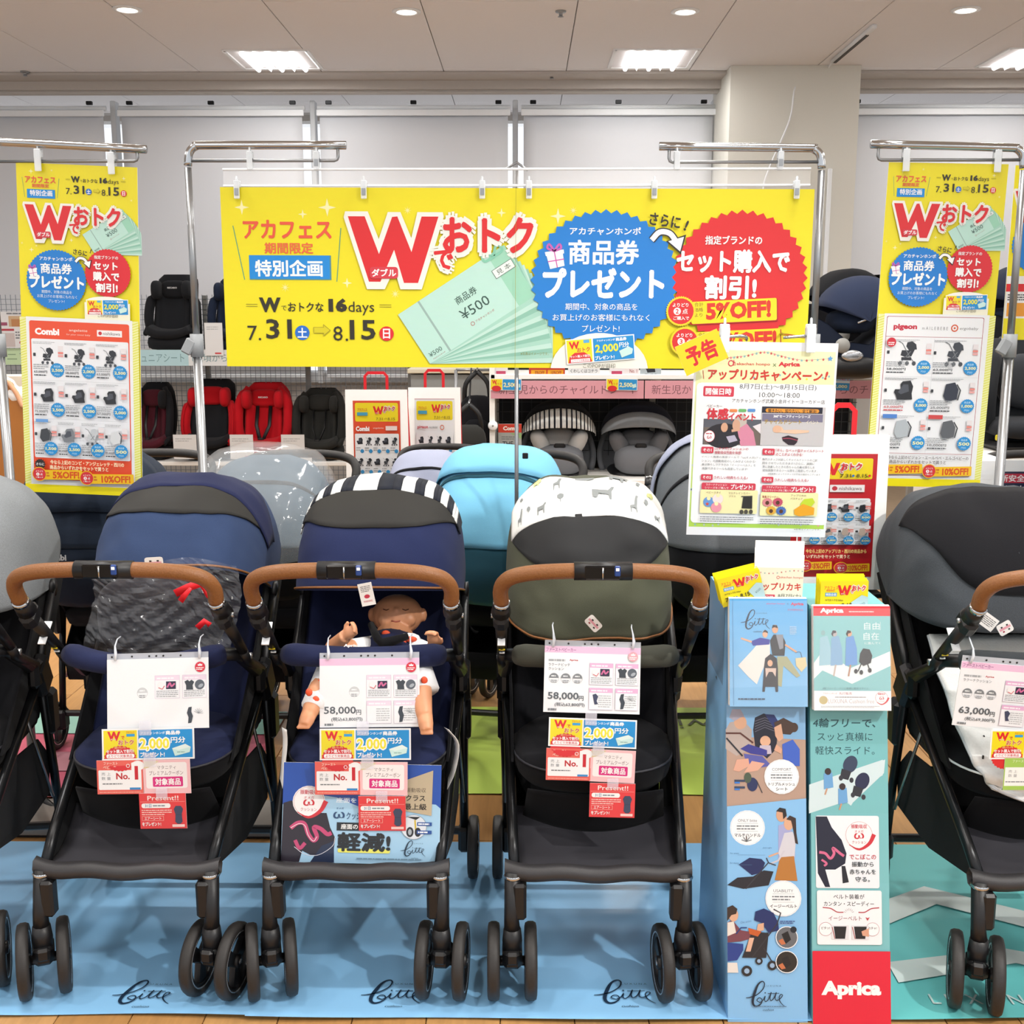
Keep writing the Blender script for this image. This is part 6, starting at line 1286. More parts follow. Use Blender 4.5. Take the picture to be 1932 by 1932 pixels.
def leaves(label, cs, Y, prt, W, H, n, step, m='printed_paper', white=None):
    tl, tr, bb = [P(x, y, Y) for x, y in cs]; t = thing('leaflet_stack', label, 'leaflets'); frame4(t, tl, tr, bb); w_ = (tr-tl).length; h_ = (bb-tl).length
    o = prt.build('printed_face', t, m, (0, -.0006, 0)); o.scale = (w_/(W*.001), 1, h_/(H*.001))
    for k in range(n):
        b = MB(); b.box((w_/2+step[0]*k, .0008+.004*k, -h_/2+step[1]*k), (w_, .0006, h_), (0, .02*((k % 3)-1), 0)); b.build('leaflet', M_paper if white else mat('yellow_card', YEL, .5, nscale=40, namt=.03), t)
    return t
leaves('yellow coupon leaflets tilted at the top of the blue box', ((1352, 1094), (1432, 1074), (1364, 1146)), 2.322, yellow_leaf(), 90, 62, 5, (-.001, .003))
leaves('yellow coupon leaflets upright at the top of the teal box', ((1549, 1096), (1639, 1096), (1549, 1158)), 2.320, yellow_leaf(), 90, 62, 5, (-.0015, .003))
leaves('fanned white campaign leaflets rising from the blue box', ((1424, 1070), (1517, 1072), (1421, 1146)), 2.328, camp_leaf(), 95, 75, 5, (.0005, .014), white=True)
# ================================================================ BABY DOLL, LINER, SIGN IN THE BASKET
skin = mat('doll_vinyl', '#c98d68', .45, nscale=40, namt=.06)
T_ = thing('baby_doll', 'baby doll lying in the stroller with striped canopy, arms raised', 'doll', tuple(P(740, 1230, 2.62)))
base = Vector(T_.location); L = lambda x, y, Y: P(x, y, Y)-base
b = MB()
hc = L(750, 1160, 2.70); b.blob(hc, (.064, .062, .052), 20, 14); b.blob(hc+Vector((.004, -.028, -.018)), (.042, .034, .030), 14, 10)
b.blob(hc+Vector((-.024, -.042, .0)), (.022, .018, .020), 10, 8); b.blob(hc+Vector((.03, -.042, .0)), (.022, .018, .020), 10, 8); b.blob(hc+Vector((.003, -.046, .026)), (.009, .012, .008), 10, 8)
b.blob(hc+Vector((.003, -.055, .006)), (.015, .008, .004), 10, 6); b.blob(hc+Vector((.003, -.053, -.003)), (.012, .008, .004), 10, 6)
for s_ in (-1, 1): b.blob(hc+Vector((s_*.065, .0, .0)), (.010, .016, .018), 10, 8)
nk = L(745, 1200, 2.66); b.tube([hc+Vector((0, -.005, -.03)), nk], .026, 12)
ch = L(738, 1240, 2.60); hip = L(712, 1330, 2.50); b.tube([nk, ch, hip], [.05, .07, .065], 16)
def hand(w, d, up, side):
    """palm with four curled fingers and a thumb off its side"""
    d = d.normalized(); up = (up-d*up.dot(d)).normalized(); sd = d.cross(up)*side
    R = Matrix((sd, d, up)).transposed(); b.blob(w+d*.014, (.016, .018, .010), 12, 8, rot=R)
    for i, (o, ln) in enumerate(((-.0115, .017), (-.004, .021), (.004, .020), (.0115, .015))):
        r0 = w+d*.026+sd*o; b.tube([r0, r0+d*ln*.5+up*.004, r0+d*ln*.75+up*.012, r0+d*ln*.5+up*.018], [.0048, .0046, .0042, .0036], 8)
    r0 = w+d*.006-sd*.014; b.tube([r0, r0-sd*.008+d*.006+up*.003, r0-sd*.009+d*.018+up*.006], [.006, .005, .0042], 8)
sh = ch+Vector((-.05, .0, .02)); el = L(628, 1222, 2.50); wr = L(652, 1200, 2.45); b.tube([sh, el, wr], [.026, .022, .016], 12); hand(wr, L(676, 1183, 2.44)-wr, Vector((.2, -.6, .6)), 1)
sh = ch+Vector((.06, .0, .02)); el = L(822, 1240, 2.52); wr = L(818, 1216, 2.47); b.tube([sh, el, wr], [.026, .022, .016], 12); hand(wr, L(816, 1188, 2.46)-wr, Vector((-.2, -.8, .3)), -1)
def leg(kn, an, toe):
    b.tube([hip+Vector(((kn-hip).x*.3, 0, 0)), kn, kn.lerp(an, .5)-Vector((0, .004, 0)), an], [.04, .03, .027, .018], 14)
    d = (toe-an); b.tube([an+Vector((0, .006, 0)), an+d*.5, an+d*.85], [.018, .017, .014], 12)
    t2 = d.normalized(); sx = Vector((1, 0, 0))
    for i in range(5): b.blob(an+d*.95+sx*(-.012+.006*i), (.0042-.0003*i, .006, .0045), 8, 6)
leg(L(618, 1270, 2.42), L(584, 1345, 2.335), L(572, 1374, 2.305)); leg(L(786, 1262, 2.42), L(801, 1350, 2.335), L(806, 1385, 2.305))
o = b.build('body', skin, T_, fix=False); md = o.modifiers.new('one_skin', 'REMESH'); md.mode = 'VOXEL'; md.voxel_size = .0032; md.use_smooth_shade = True; md = o.modifiers.new('smooth', 'SMOOTH'); md.iterations = 4; md.factor = .5
def eyes(b):
    for x in (-.022, .026): b.tube([hc+Vector((x-.008, -.048, .028)), hc+Vector((x, -.050, .0255)), hc+Vector((x+.008, -.048, .028))], .0013, 6)
obj('closed_eyelids', mat('lid_line', '#5a3626', .6, nscale=30, namt=.05), T_, eyes)
obj('mouth', mat('doll_lips', '#a85a4c', .5, nscale=30, namt=.05), T_, lambda b: b.tube([hc+Vector((-.008, -.0625, .002)), hc+Vector((.003, -.065, .0005)), hc+Vector((.014, -.0625, .002))], .0016, 6))
wh = fabric('doll_white_cotton', '#e2e2e4', namt=.05, scale=300); rd = mat('strawberry_red', '#d8502e', .6, nscale=60, namt=.1)
def shirt(b): b.use(fabric('bib_navy', '#1d2240')).tube([nk+Vector((0, 0, -.012)), ch, hip+Vector((0, 0, .02))], [.054, .076, .070], 18); b.use(wh); b.tube([ch+Vector((-.05, .0, .02)), L(668, 1226, 2.54)], [.034, .028], 12); b.tube([ch+Vector((.05, .0, .02)), L(800, 1232, 2.55)], [.034, .028], 12)
obj('shirt', None, T_, shirt)
def pants(b):
    b.use(wh).tube([hip+Vector((-.02, 0, 0)), L(618, 1272, 2.42), L(590, 1335, 2.345)], [.05, .038, .027], 14); b.tube([hip+Vector((.03, 0, 0)), L(790, 1268, 2.42), L(800, 1305, 2.385)], [.05, .040, .036], 14)
    for x, y, Y in ((582, 1308, 2.325), (595, 1322, 2.33), (604, 1290, 2.37), (800, 1285, 2.36)): b.use(rd).blob(L(x, y, Y)+Vector((0, .006, 0)), (.008, .005, .009), 8, 6)
obj('trousers', None, T_, pants)
def bib(b):
    b.use(fabric('bib_navy', '#1d2240')); rows = [[nk+Vector((x*(.04+.02*k), -.052-.02*k+.02*x*x, .004-.035*k)) for x in (-1, -.5, 0, .5, 1)] for k in (0, .5, 1)]; b.grid(rows)
    b.use(rd).blob(L(728, 1196, 2.58), (.010, .004, .008), 8, 6); b.use(wh).blob(L(772, 1204, 2.572), (.026, .006, .012), 10, 6); b.use(rd).blob(L(775, 1206, 2.564), (.014, .004, .006), 8, 6); b.blob(L(760, 1212, 2.565), (.010, .004, .006), 8, 6)
obj('bib', None, T_, bib, solid=.003)
# black harness pad over the doll belongs to the stroller
b = MB(); c0 = P(722, 1215, 2.52)-Vector(S2.location); b.tube([P(700, 1178, 2.60)-Vector(S2.location), P(712, 1205, 2.53)-Vector(S2.location), c0, P(770, 1200, 2.54)-Vector(S2.location)], [.008, .010, .014, .008], 10); b.build('harness', M_blackfab, S2)
# plastic-wrapped liner in the left stroller
T_ = thing('wrapped_liner', 'folded dark seat liner in crinkled clear film with red ribbon, in left navy stroller', 'seat liner', tuple(P(305, 1150, 2.5)))
base = Vector(T_.location)
b = MB(); b.blob(P(305, 1160, 2.56)-base, (.150, .05, .095), 20, 12, .55); b.build('folded_liner', fabric('liner_charcoal', '#1b1a20', namt=.25, scale=120), T_)
rows = []
for i in range(33):
    r = []
    for j in range(49):
        u, v = j/48, i/32; q = P(168+278*u+10*math.sin(v*5), 1062+175*v+10*math.sin(u*7), 2.475+.05*(abs(u-.5)*2)**2)
        n_ = noise.noise(Vector((u*5, v*9+u*6, 3)))*.016+abs(noise.noise(Vector((u*14-v*10, v*9, 7))))*.014
        r.append(q-base+Vector((0, -n_, n_*.3)))
    rows.append(r)
b = MB(); b.grid(rows, smooth=False); b.build('clear_film', mat('crinkled_film', '#e8ecf4', .06, alpha=.07, spec=1, coat=1, nscale=14, bump=.7), T_)
b = MB(); rb = mat('red_ribbon', '#d8202c', .4, nscale=60, namt=.08)
def rib(pts, wd):
    pts = [P(x, y, 2.44)-base for x, y in pts]; L_ = []; 
    for i, q in enumerate(pts):
        t_ = (pts[min(i+1, len(pts)-1)]-pts[max(0, i-1)]).normalized(); n_ = t_.cross(Vector((0, 1, 0))).normalized()*wd*.5; L_.append([q+n_, q-n_+Vector((0, .002, 0))])
    b.grid(L_)
rib([(366, 1075), (378, 1100), (392, 1125), (410, 1140)], .010); rib([(330, 1120), (356, 1108), (385, 1098)], .018); rib([(358, 1108), (340, 1135)], .014); rib([(374, 1092), (388, 1110), (400, 1128)], .016); rib([(372, 1185), (386, 1172), (396, 1180)], .014); rib([(412, 1158), (432, 1148)], .016)
b.build('ribbon', rb, T_, solid=.0008)
# sign standing in the basket of the doll stroller
def basket_sign():
    p = P1(.001, .00005); p.bg(300, 196, '#a9d2ee')                # crop (405,540)-(1560,1275) scale 3.864
    a = lambda zx, zy: ((zx-405)/3.864, (zy-520)/3.864)
    p.poly([a(405, 520), a(1565, 520), a(1565, 850), a(1530, 820), a(1290, 800), a(1000, 860), a(800, 780), a(640, 760), a(405, 840)], '#1f4fae')
    p.T('座面を', a(872, 0)[0], a(0, 800)[1], 38, 10, '#e8f2fa', .02); p.poly([a(410, 830), a(470, 810), a(640, 900), a(730, 900), a(760, 1010), a(800, 1090), a(790, 1180), a(700, 1220), a(620, 1220), a(560, 1190), a(540, 1274), a(405, 1274)], '#2a2430'); p.poly([a(700, 1150), a(790, 1110), a(795, 1274), a(620, 1274)], '#24304c')
    p.curve([a(470, 1020), a(520, 980), a(570, 985), a(600, 1060), a(640, 1110), a(665, 1080), a(640, 1010), a(690, 1020), a(740, 1060), a(770, 1050)], 8, '#c84a78', 5); p.curve([a(470, 1018), a(530, 985), a(575, 1000), a(600, 1070), a(640, 1115), a(665, 1080)], 1.2, '#f4e4ea', 5); p.curve([a(505, 1110), a(540, 1170), a(580, 1130)], 7, '#c84a78', 5); p.curve([a(500, 1160), a(580, 1215), a(680, 1218), a(780, 1150), a(798, 1080)], 1, '#e8e4ec', 5)
    omega(p, *a(598, 815), 31)
    p.T('オメガ', a(828, 0)[0], a(0, 862)[1], 14, 4, '#2a5a8a', 0); p.T('ω', a(822, 0)[0], a(0, 915)[1], 22, 13, '#2a4a74', .02); p.T('クッションで', a(985, 0)[0], a(0, 918)[1], 56, 14, '#2a4a74', .01)
    x, y = a(808, 968); p.rect(x, y, x+60, y+16, '#22282e'); p.T('座面の', x+24, y+8, 32, 10, '#ffffff', .02)
    x, y = a(820, 1165); p.rect(x, y, x+99, y+8, '#f4ee6a', r=3); p.T('軽減!', a(1010, 0)[0], a(0, 1115)[1], 98, 35, '#22262a', .045)
    p.poly([a(1300, 640), a(1505, 560), a(1500, 905), a(1290, 870)], '#c2b193'); p.T('振動吸収', a(1382, 0)[0], a(0, 712)[1], 38, 9, '#4a3e30', 0); p.T('クラス', a(1380, 0)[0], a(0, 772)[1], 36, 11, '#33291e', .025); p.T('最上級', a(1380, 0)[0], a(0, 838)[1], 42, 12, '#33291e', .025)
    x, y = a(1372, 992); p.ell(x, y, 24, 24, '#dfe6ee'); p.ring(x, y, 24, 24, 1, '#9aa4ae'); p.line([(x+2, y-14), (x+4, y+8)], 3, '#d0b428'); p.ell(x-7, y+10, 7, 10, '#23252a'); p.ell(x+8, y+10, 6, 9, '#23252a'); p.ell(x-7, y+10, 3.5, 6, '#aab2ba'); p.poly([(x-14, y-20), (x+12, y-20), (x+4, y-14)], '#1d1e22')
    for y_ in (968, 1030): q = a(1450, y_); p.rect(q[0]-14, q[1]-3.5, q[0]+14, q[1]+3.5, '#22509c'); p.gib(q[0]-12, q[1]-2, q[0]+12, q[1]+2, 1, '#ffffff', .7)
    x, y = a(1280, 1095); script_logo(p, x, y, .385, '#22384c', True); p.gib(*a(960, 1225), *a(1530, 1250), 1, '#7a9ab0', .4); return p
tl, tr, bb = P(536, 1438, 2.33), P(833, 1444, 2.33), P(538, 1626, 2.275)
slip('basket_sign', 'blue printed sign propped in the basket of the doll stroller', 'sign', tl, tr, bb, basket_sign(), 300, 196, th=.003)
for cs, lb in (([(530, 1372), (537, 1392), (531, 1440), (526, 1488), (524, 1450)], 'left'), ([(856, 1374), (868, 1388), (862, 1430), (842, 1492), (834, 1486)], 'right')):
    t = thing('curled_flyer', 'white curled flyer edge sticking out beside the seat, %s side of doll stroller' % lb, 'flyer')
    s_ = -1 if lb == 'left' else 1; xs = [532, 534, 530, 526] if s_ < 0 else [846, 866, 860, 843]; ys = [1372, 1400, 1450, 1490]
    rows = [[P(x-8*(1 if s_ > 0 else 0)+k*9*(1-.3*i/3), y+k*5, 2.40-.03*k+.01*i) for k in (0, .5, 1)] for i, (x, y) in enumerate(zip(xs, ys))]
    rows = [spl for spl in zip(*[spline([r[k] for r in rows], 4) for k in range(3)])]
    b = MB(); b.grid([list(r) for r in rows]); b.build('paper', M_paper, t, solid=.0008)
# white quilted liner in the dark grey stroller
T_ = thing('seat_liner', 'white quilted liner with small arrow marks in the dark grey stroller', 'seat liner', tuple(P(1800, 1300, 2.4))); base = Vector(T_.location)
o_ = Vector((1.17, 2.18, 0)); rows = []
for i in range(25):
    v = i/24; r = []
    for j in range(31):
        x = -1+j/15; wv = .175*(1-.25*max(0, v-.55)/.45*(1)) ; xx = x*wv
        if v < .6: y = .46-.30*(v/.6)**1.2; z = .72-.20*(v/.6)
        else: k = (v-.6)/.4; y = .16-.045*math.sin(k*PI/2)*(1-.6*x*x); z = .52-.085*k*(1-.35*x*x)
        q = .006*math.sin(v*26)+.003*noise.noise(Vector((x*5, v*9, 1))); r.append(o_+Vector((xx, y-q-.01, z+q*.5))-base)
    rows.append(r)
b = MB(); b.grid(rows); b.build('quilt', fabric('quilted_white', '#dddddb', namt=.06, scale=200), T_, solid=.012)
b = MB(); b.tube([r[0] for r in rows]+rows[-1][1:-1]+[r[-1] for r in rows[::-1]], .004, 6); b.build('piping', mat('pale_grey_piping', '#b9bcc0', .6, nscale=100, namt=.05), T_)
b = MB(); rn = random.Random(5)
for k in range(26):
    i, j = rn.randrange(2, 23), rn.randrange(2, 29); q = Vector(rows[i][j])+Vector((0, -.008, .002)); b.box(q, (.003, .003, .008), (0, rn.uniform(-1, 1), 0))
b.build('arrow_marks', M_black, T_)['kind'] = 'stuff'
# animal print on the olive canopy band
def animals():
    f = hood_fn((0, .62, .78), .30, .21, amp=.016, seed=21); b = MB()
    g1 = mat('print_grey', '#7d8181', .9, nscale=60, namt=.05); g2 = mat('print_olive', '#c2c487', .9, nscale=60, namt=.05)
    def shape(cx, cy, k, polys, m):      # cx,cy in degrees of t and phi
        b.use(m)
        for pl in polys:
            from mathutils.geometry import tessellate_polygon
            tt = tessellate_polygon([[Vector((x, y, 0)) for x, y in pl]]); b.add([f(cy+y*k*.9, cx-x*k, .010) for x, y in pl], [tuple(q) for q in tt])
    gir = [[(-1, 0), (-.8, 0), (-.6, 2), (0, 2.2), (.6, 2), (.8, 0), (1, 0), (1.1, 3), (1.6, 6), (2, 6.2), (1.4, 6.8), (.9, 6.4), (.3, 3.6), (-1, 3)]]
    zeb = [[(-1.2, 0), (-.9, 0), (-.7, 1.5), (.6, 1.5), (.8, 0), (1.1, 0), (1.2, 2.6), (1.8, 3.8), (1.3, 4.1), (.6, 3), (-1.2, 2.9)]]
    ele = [[(-1.6, 0), (-1, 0), (-.9, 1), (.5, 1), (.6, 0), (1.2, 0), (1.4, 1.6), (2.4, .6), (2.2, 2), (1.6, 3), (.4, 3.4), (-1.4, 3)]]
    tree = [[(-.1, 0), (.1, 0), (.1, 1.4), (.9, 2), (.9, 3), (0, 3.6), (-.9, 3), (-.9, 2), (-.1, 1.4)]]
    lion = [[(-1.3, 0), (-1, 0), (-.8, 1), (.2, 1), (.4, 0), (.7, 0), (.8, 1.4), (1.6, 1.6), (1.8, 2.6), (1.1, 3.3), (.3, 2.8), (-1.2, 2.2)]]
    for x, y, k, s_, m in ((116, 80, 1.5, lion, g2), (102, 71, 1.25, gir, g1), (91, 80, 1.3, tree, g1), (80, 80, 1.8, ele, g1), (66, 77, 1.2, tree, g1), (56, 71, 1.5, lion, g2), (124, 58, 1.3, tree, g1), (113, 54, 1.6, zeb, g1), (100, 61, 1.3, tree, g1), (87, 62, 1.6, zeb, g1), (72, 54, 1.5, gir, g1), (61, 61, 1.3, tree, g1), (50, 54, 1.6, zeb, g1), (134, 53, 1.3, gir, g1), (132, 74, 1.2, tree, g1)): shape(x, y, k*1.5, s_, m)
    for c in S3.children:
        if c.name.startswith('canopy'): o = b.build('animal_print', None, c, fix=False); o['kind'] = 'stuff'
animals()
# ================================================================ BACK ROW: strollers facing the other aisle, seen from behind
lblue = fabric('light_blue_canvas', '#74b6d6', namt=.08); tealb = fabric('dark_teal_canvas', '#2c5666'); cnavy = fabric('inky_navy_canvas', '#1f2836'); slate = fabric('slate_canvas', '#42525f')
greym = fabric('mid_grey_melange', '#6c7074', namt=.3, scale=500); lav = fabric('lavender_grey_canvas', '#9a9fb4', namt=.08); dnavy = fabric('night_navy_canvas', '#20263c')
def back(label, x, y0, rot, hoodm, lower=None, flap=None, W=.2, R=.30, amp=.008, seed=50, handle='foam', spokes=3, flap_phi=(80, 112), split=178):
    t = stroller('stroller', label, (x, y0, 0), PI+rot, hoodm, barm=None, phi0=15, hoodback=split, handle=handle, grip=False, piping=False, label_tags=False, logo=False, casters=(10, -14), hoodW=W, hoodR=R, hood_amp=amp, seed=seed, spokes=spokes)
    f = hood_fn((0, .62, .78), R, W, amp=amp, seed=seed)
    h = [c for c in t.children if c.name.startswith('canopy')][0]
    if lower: hood_patch('backrest_cloth', f, lower, h, split-2, 222, 0, 180, -.004, (10, 36))
    if flap: hood_patch('canopy_flap', f, flap, h, flap_phi[0], flap_phi[1], 8, 172, .012, (8, 36), edge=lambda tt: (flap_phi[0], flap_phi[1]+16*max(0, 1-abs((tt-90)/70)**3)))
    hood_patch('canopy_seam', f, lower or hoodm, h, 128, 131, 4, 176, .003, (2, 36))
    return t
Y2 = 4.2
RB = back('light blue stroller seen from behind, dark teal lower back', .02, Y2, -.16, lblue, tealb, lblue, W=.205, R=.285, seed=61)
RC = back('dark navy stroller seen from behind under the left vertical banner', -1.40, Y2, .0, cnavy, cnavy, cnavy, W=.215, R=.29, seed=62, flap_phi=(100, 140))
RR = back('stroller under a clear rain cover behind the left navy canopy', -.85, Y2-.02, .02, slate, blackc, None, W=.2, R=.26, seed=63)
RG = back('large grey melange stroller behind the campaign poster', .68, Y2, .03, greym, blackc, lav, W=.27, R=.33, seed=64, flap_phi=(60, 86))
RL = back('small lavender-grey stroller half hidden by the striped canopy', -.36, Y2+.78, -.05, lav, blackc, None, W=.17, R=.25, seed=65); RL.scale = (.93, .93, .93)
RN = back('night navy stroller cut off by the right edge', 1.93, Y2, .0, dnavy, blackc, None, W=.24, R=.30, seed=66)
# magnet clasp, logos
b = MB(); q = P(991, 860, 3.40); b.box(q, (.018, .012, .018), bev=.002); o = b.build('clasp', M_black); o.parent = RB; o.matrix_parent_inverse = Matrix.Translation(RB.location).inverted() if 0 else (Matrix.Translation(Vector(RB.location)) @ Matrix.Rotation(PI-.16, 4, 'Z')).inverted()
p = Print(.001, .0003); p.T('Combi', 22, 6, 44, 12, '#e8e8ea', .04); o = p.build('logo', RC); o.matrix_parent_inverse = (Matrix.Translation(Vector(RC.location)) @ Matrix.Rotation(PI, 4, 'Z')).inverted(); c = P(80, 1046, 3.17); o.location = c; o.scale = (1.6, 1, 1.6)
# rain cover
T_ = thing('rain_cover', 'glossy clear rain cover with creases over the back-row stroller', 'rain cover', (RR.location.x, RR.location.y-.62, .78))
rows = []
for i in range(25):
    a = math.radians(35+150*i/24); r = []
    for j in range(41):
        u = math.radians(180*j/40); su = math.sin(u); x = math.copysign(abs(math.cos(u))**.6, math.cos(u))*.232; rr = .31*max(su, 0)**.6
        rr += .012*noise.noise(Vector((x*12, a*4, 5)))+.008*abs(noise.noise(Vector((x*40, a*6, 9)))); rr = max(rr, 0)
        r.append((x, math.cos(a)*rr, math.sin(a)*rr*.98))
    rows.append(r)
b = MB(); b.grid(rows, smooth=True); b.build('film', mat('rain_film', '#e6eef4', .05, alpha=.2, spec=1, coat=1, nscale=18, bump=1.0), T_)
# ================================================================ SHELVES OF CAR SEATS BY THE WINDOW
M_shelf = mat('shelf_white', '#e9e7e2', .45, nscale=40, namt=.03); M_post = mat('shelf_post_grey', '#8d8c88', .5, nscale=40, namt=.05); M_wire = mat('wire_grey', '#7f868c', .4, metal=.5, nscale=40, namt=.05); M_wireb = mat('wire_black', '#2a2c30', .5, nscale=40, namt=.05)
def wire_grid(x0, x1, z0, z1, y, step, m, parent, t=.0035):
    b = MB(); n = int((x1-x0)/step); k = int((z1-z0)/step)
    for i in range(n+1): b.box((x0+i*step, y, (z0+z1)/2), (t, t, z1-z0))
    for j in range(k+1): b.box(((x0+x1)/2, y+t, z0+j*step), (x1-x0, t, t))
    o = b.build('wire_grid', m, parent, fix=False); o['kind'] = 'stuff'; return o
def shelf_unit(label, x0, x1, yf, depth, shelves, ztop, posts, gridm, gz, step=.038):
    t = thing('shelf_unit', label, 'shelf')
    for z, th in shelves: b = MB(); b.box(((x0+x1)/2, yf+depth/2, z-th/2), (x1-x0, depth, th), bev=.004); b.build('shelf', M_shelf, t)
    for x in posts: b = MB(); b.box((x, yf+depth+.02, ztop/2), (.035, .04, ztop), bev=.003); b.build('post', M_post, t)
    for z, th in shelves:
        for x in posts:
            b = MB(); b.prism([(yf+depth, z-th), (yf+depth, z-th-.06), (yf+.08, z-th)], x-.008, x+.008, 'x'); b.build('shelf_bracket', M_shelf, t)
    for g0, g1 in gz: wire_grid(x0, x1, g0, g1, yf+depth-.005, step, gridm, t)
    return t
zs = lambda y, Y: P(966, y, Y).z
YL = 7.95
zu, zl, zbase = zs(662, YL), zs(872, YL), zs(905, YL)
xa, xb = P(-260, 700, YL).x, P(905, 700, YL).x
LS = shelf_unit('white two-level shelf unit with grey wire back at left, by the windows', xa, xb, YL, .45, [(zu, .03), (zl, .03), (.16, .05)], zs(555, YL), [P(x, 700, 8.45).x for x in (60, 395, 583, 775)], M_wire, [(.2, zs(556, 8.45))])
b = MB(); b.box(((xa+xb)/2, YL+.3, .06), (xb-xa, .5, .1)); b.build('plinth', M_wood, LS)
def strip(label, x0, x1, y0, y1, Y, cols, txt, tcol, tw=None):
    tl, tr, bb = P(x0, y0, Y), P(x1, y0, Y), P(x0, y1, Y); p = P1(.001, .0002); W = x1-x0; H = y1-y0; p.bg(W, H, cols[0])
    for (a, c, cc) in cols[1:]: p.rect(a, 0, c, H, cc)
    for s_, cx, w_ in txt: p.T(s_, cx, H*.5, w_, H*.52, tcol, .0)
    t = slip('shelf_label', label, 'shelf label', tl, tr, bb, p, W, H, 'laminated_print', th=.003); return t
strip('green shelf label strip with grey characters at the far left', -160, 80, 657, 688, YL-.02, ['#cfe8b8'], [('新生児からのジュニア', 100, 230)], '#7d9a74')
strip('pale blue and white shelf label strip left of the wide banner', 255, 640, 660, 690, YL-.02, ['#f2f4f4', (0, 100, '#bfe3ea')], [('ジュニアシート', 44, 96), ('1歳頃から', 140, 66)], '#7ea2a8')
tl, tr, bb = P(-60, 588, YL-.04), P(55, 588, YL-.04), P(-60, 656, YL-.04)
p = P1(.001, .0002); p.bg(115, 68, '#f2efee'); p.rect(0, 32, 84, 36, '#c23344'); p.rect(75, 8, 106, 28, '#d8b48a'); p.rect(80, 14, 100, 28, '#c88850'); p.rect(56, 40, 84, 66, '#d8c8c4'); p.T('6,980', 103, 58, 22, 7, '#c84a54', .02); p.gib(86, 36, 112, 52, 3, '#8a8a8c', .5); p.gib(72, 1, 110, 6, 1, '#8a8a8c', .6); p.rect(60, 20, 72, 26, '#a84a6a')
slip('price_board', 'white and red price boards above the green shelf label, far left', 'price board', tl, tr, bb, p, 115, 68)

def car_seat(name, label, c, w, h, shellm, padm, wingm, accm=None, kind='booster', logo=None, rotz=0, group=None, d=.4):
    """child car seat standing on its base; c is the front-centre of its base, w x h its outline"""
    t = thing(name, label, 'car seat', c, rotz, group)
    b = MB()
    rows = []
    for i in range(15):
        v = i/14; z = .12*h+v*.88*h; ww = w*.5*(.80+.2*math.sin(PI*min(1, v*1.1))) * (1-.35*max(0, v-.9)/.1) if kind != 'booster' else w*.5*(.72+.28*(1-v)**.5 if v < .62 else .80)*(1-.3*max(0, v-.92)/.08)
        y0 = d*.62+.10*v
        ring = []
        for k in range(16):
            a = 2*PI*k/16; ring.append((math.copysign(abs(math.cos(a))**.6, math.cos(a))*ww, y0+math.sin(a)*.07, z))
        rows.append(ring)
    b.grid(rows, True); b.build('shell', shellm, t)
    b = MB(); rows = []
    for i in range(13):                                   # padded back, dished
        v = i/12; z = .22*h+v*.66*h; ww = w*.33
        rows.append([(x*ww, d*.5+.10*v-.03+.03*(1-abs(x))**1*0-.05*abs(x)**4, z) for x in [-1+j/6 for j in range(13)]])
    b.grid(rows); b.build('back_cushion', padm, t, solid=.03)
    for s_ in (-1, 1):                                    # side bolsters
        b = MB(); pts = [(s_*w*.40, d*.40, .20*h), (s_*w*.45, d*.34, .38*h), (s_*w*.44, d*.42, .60*h), (s_*w*.38, d*.52, .72*h)] if kind == 'booster' else [(s_*w*.40, d*.32, .20*h), (s_*w*.46, d*.36, .45*h), (s_*w*.44, d*.46, .75*h), (s_*w*.30, d*.58, .94*h)]
        b.tube(spline(pts, 4), [w*.075]*2+[w*.09]*9+[w*.06]*2, 10, flat=1.2); b.build('side_bolster', wingm, t)
        if accm: b = MB(); b.tube([(x+s_*w*.02, y-.05, z) for x, y, z in spline(pts, 4)], w*.018, 6); b.build('trim_piping', accm, t)
    hz = .80*h                                            # headrest with wings
    hm = wingm if kind != 'booster' else (accm or wingm)
    b = MB(); b.blob((0, d*.50+.04, hz), (w*.26, .045, h*.12), 16, 10, .6); b.build('headrest', padm if kind != 'booster' else hm, t)
    for s_ in (-1, 1): b = MB(); b.blob((s_*w*.30, d*.44, hz-.01*h), (w*.085, .085, h*.125), 12, 10, .7); b.build('headrest_wing', wingm, t)
    b = MB(); rows = []                                   # seat
    for i in range(8):
        v = i/7; y = .0+v*d*.6; z = h*(.20-.0*v)+.02*math.sin(PI*v)
        rows.append([(x*w*.40, y-.03*(1-x*x)*(1-v), z+.035*abs(x)**3) for x in [-1+j/6 for j in range(13)]])
    b.grid(rows); b.build('seat_cushion', padm, t, solid=.05)
    b = MB(); b.blob((0, d*.42, h*.10), (w*.46, d*.44, h*.10), 20, 8, .5); b.build('base', shellm, t)
    for s_ in (-1, 1): b = MB(); b.tube([(s_*w*.43, d*.06, h*.22), (s_*w*.47, d*.3, h*.29), (s_*w*.46, d*.5, h*.32)], w*.05, 10); b.build('armrest', accm or wingm, t)
    if kind != 'booster':
        for s_ in (-1, 1): b = MB(); b.tube([(s_*w*.12, d*.42+.03, h*.70), (s_*w*.12, d*.34, h*.45), (s_*w*.03, d*.18, h*.27)], w*.035, 8, flat=.4); b.build('harness_strap', M_black, t)
        b = MB(); b.box((0, d*.14, h*.27), (w*.12, .03, h*.06), bev=.008); b.build('buckle', M_black, t)
    if logo: p = Print(.001, .0006); p.T(logo, 0, 0, 70, 12, '#e8e8ea', .03); o = p.build('logo', t); o.location = (0, d*.5-.028, hz+h*.02) if kind != 'booster' else (0, d*.5-.02, hz+h*.02)
    return t
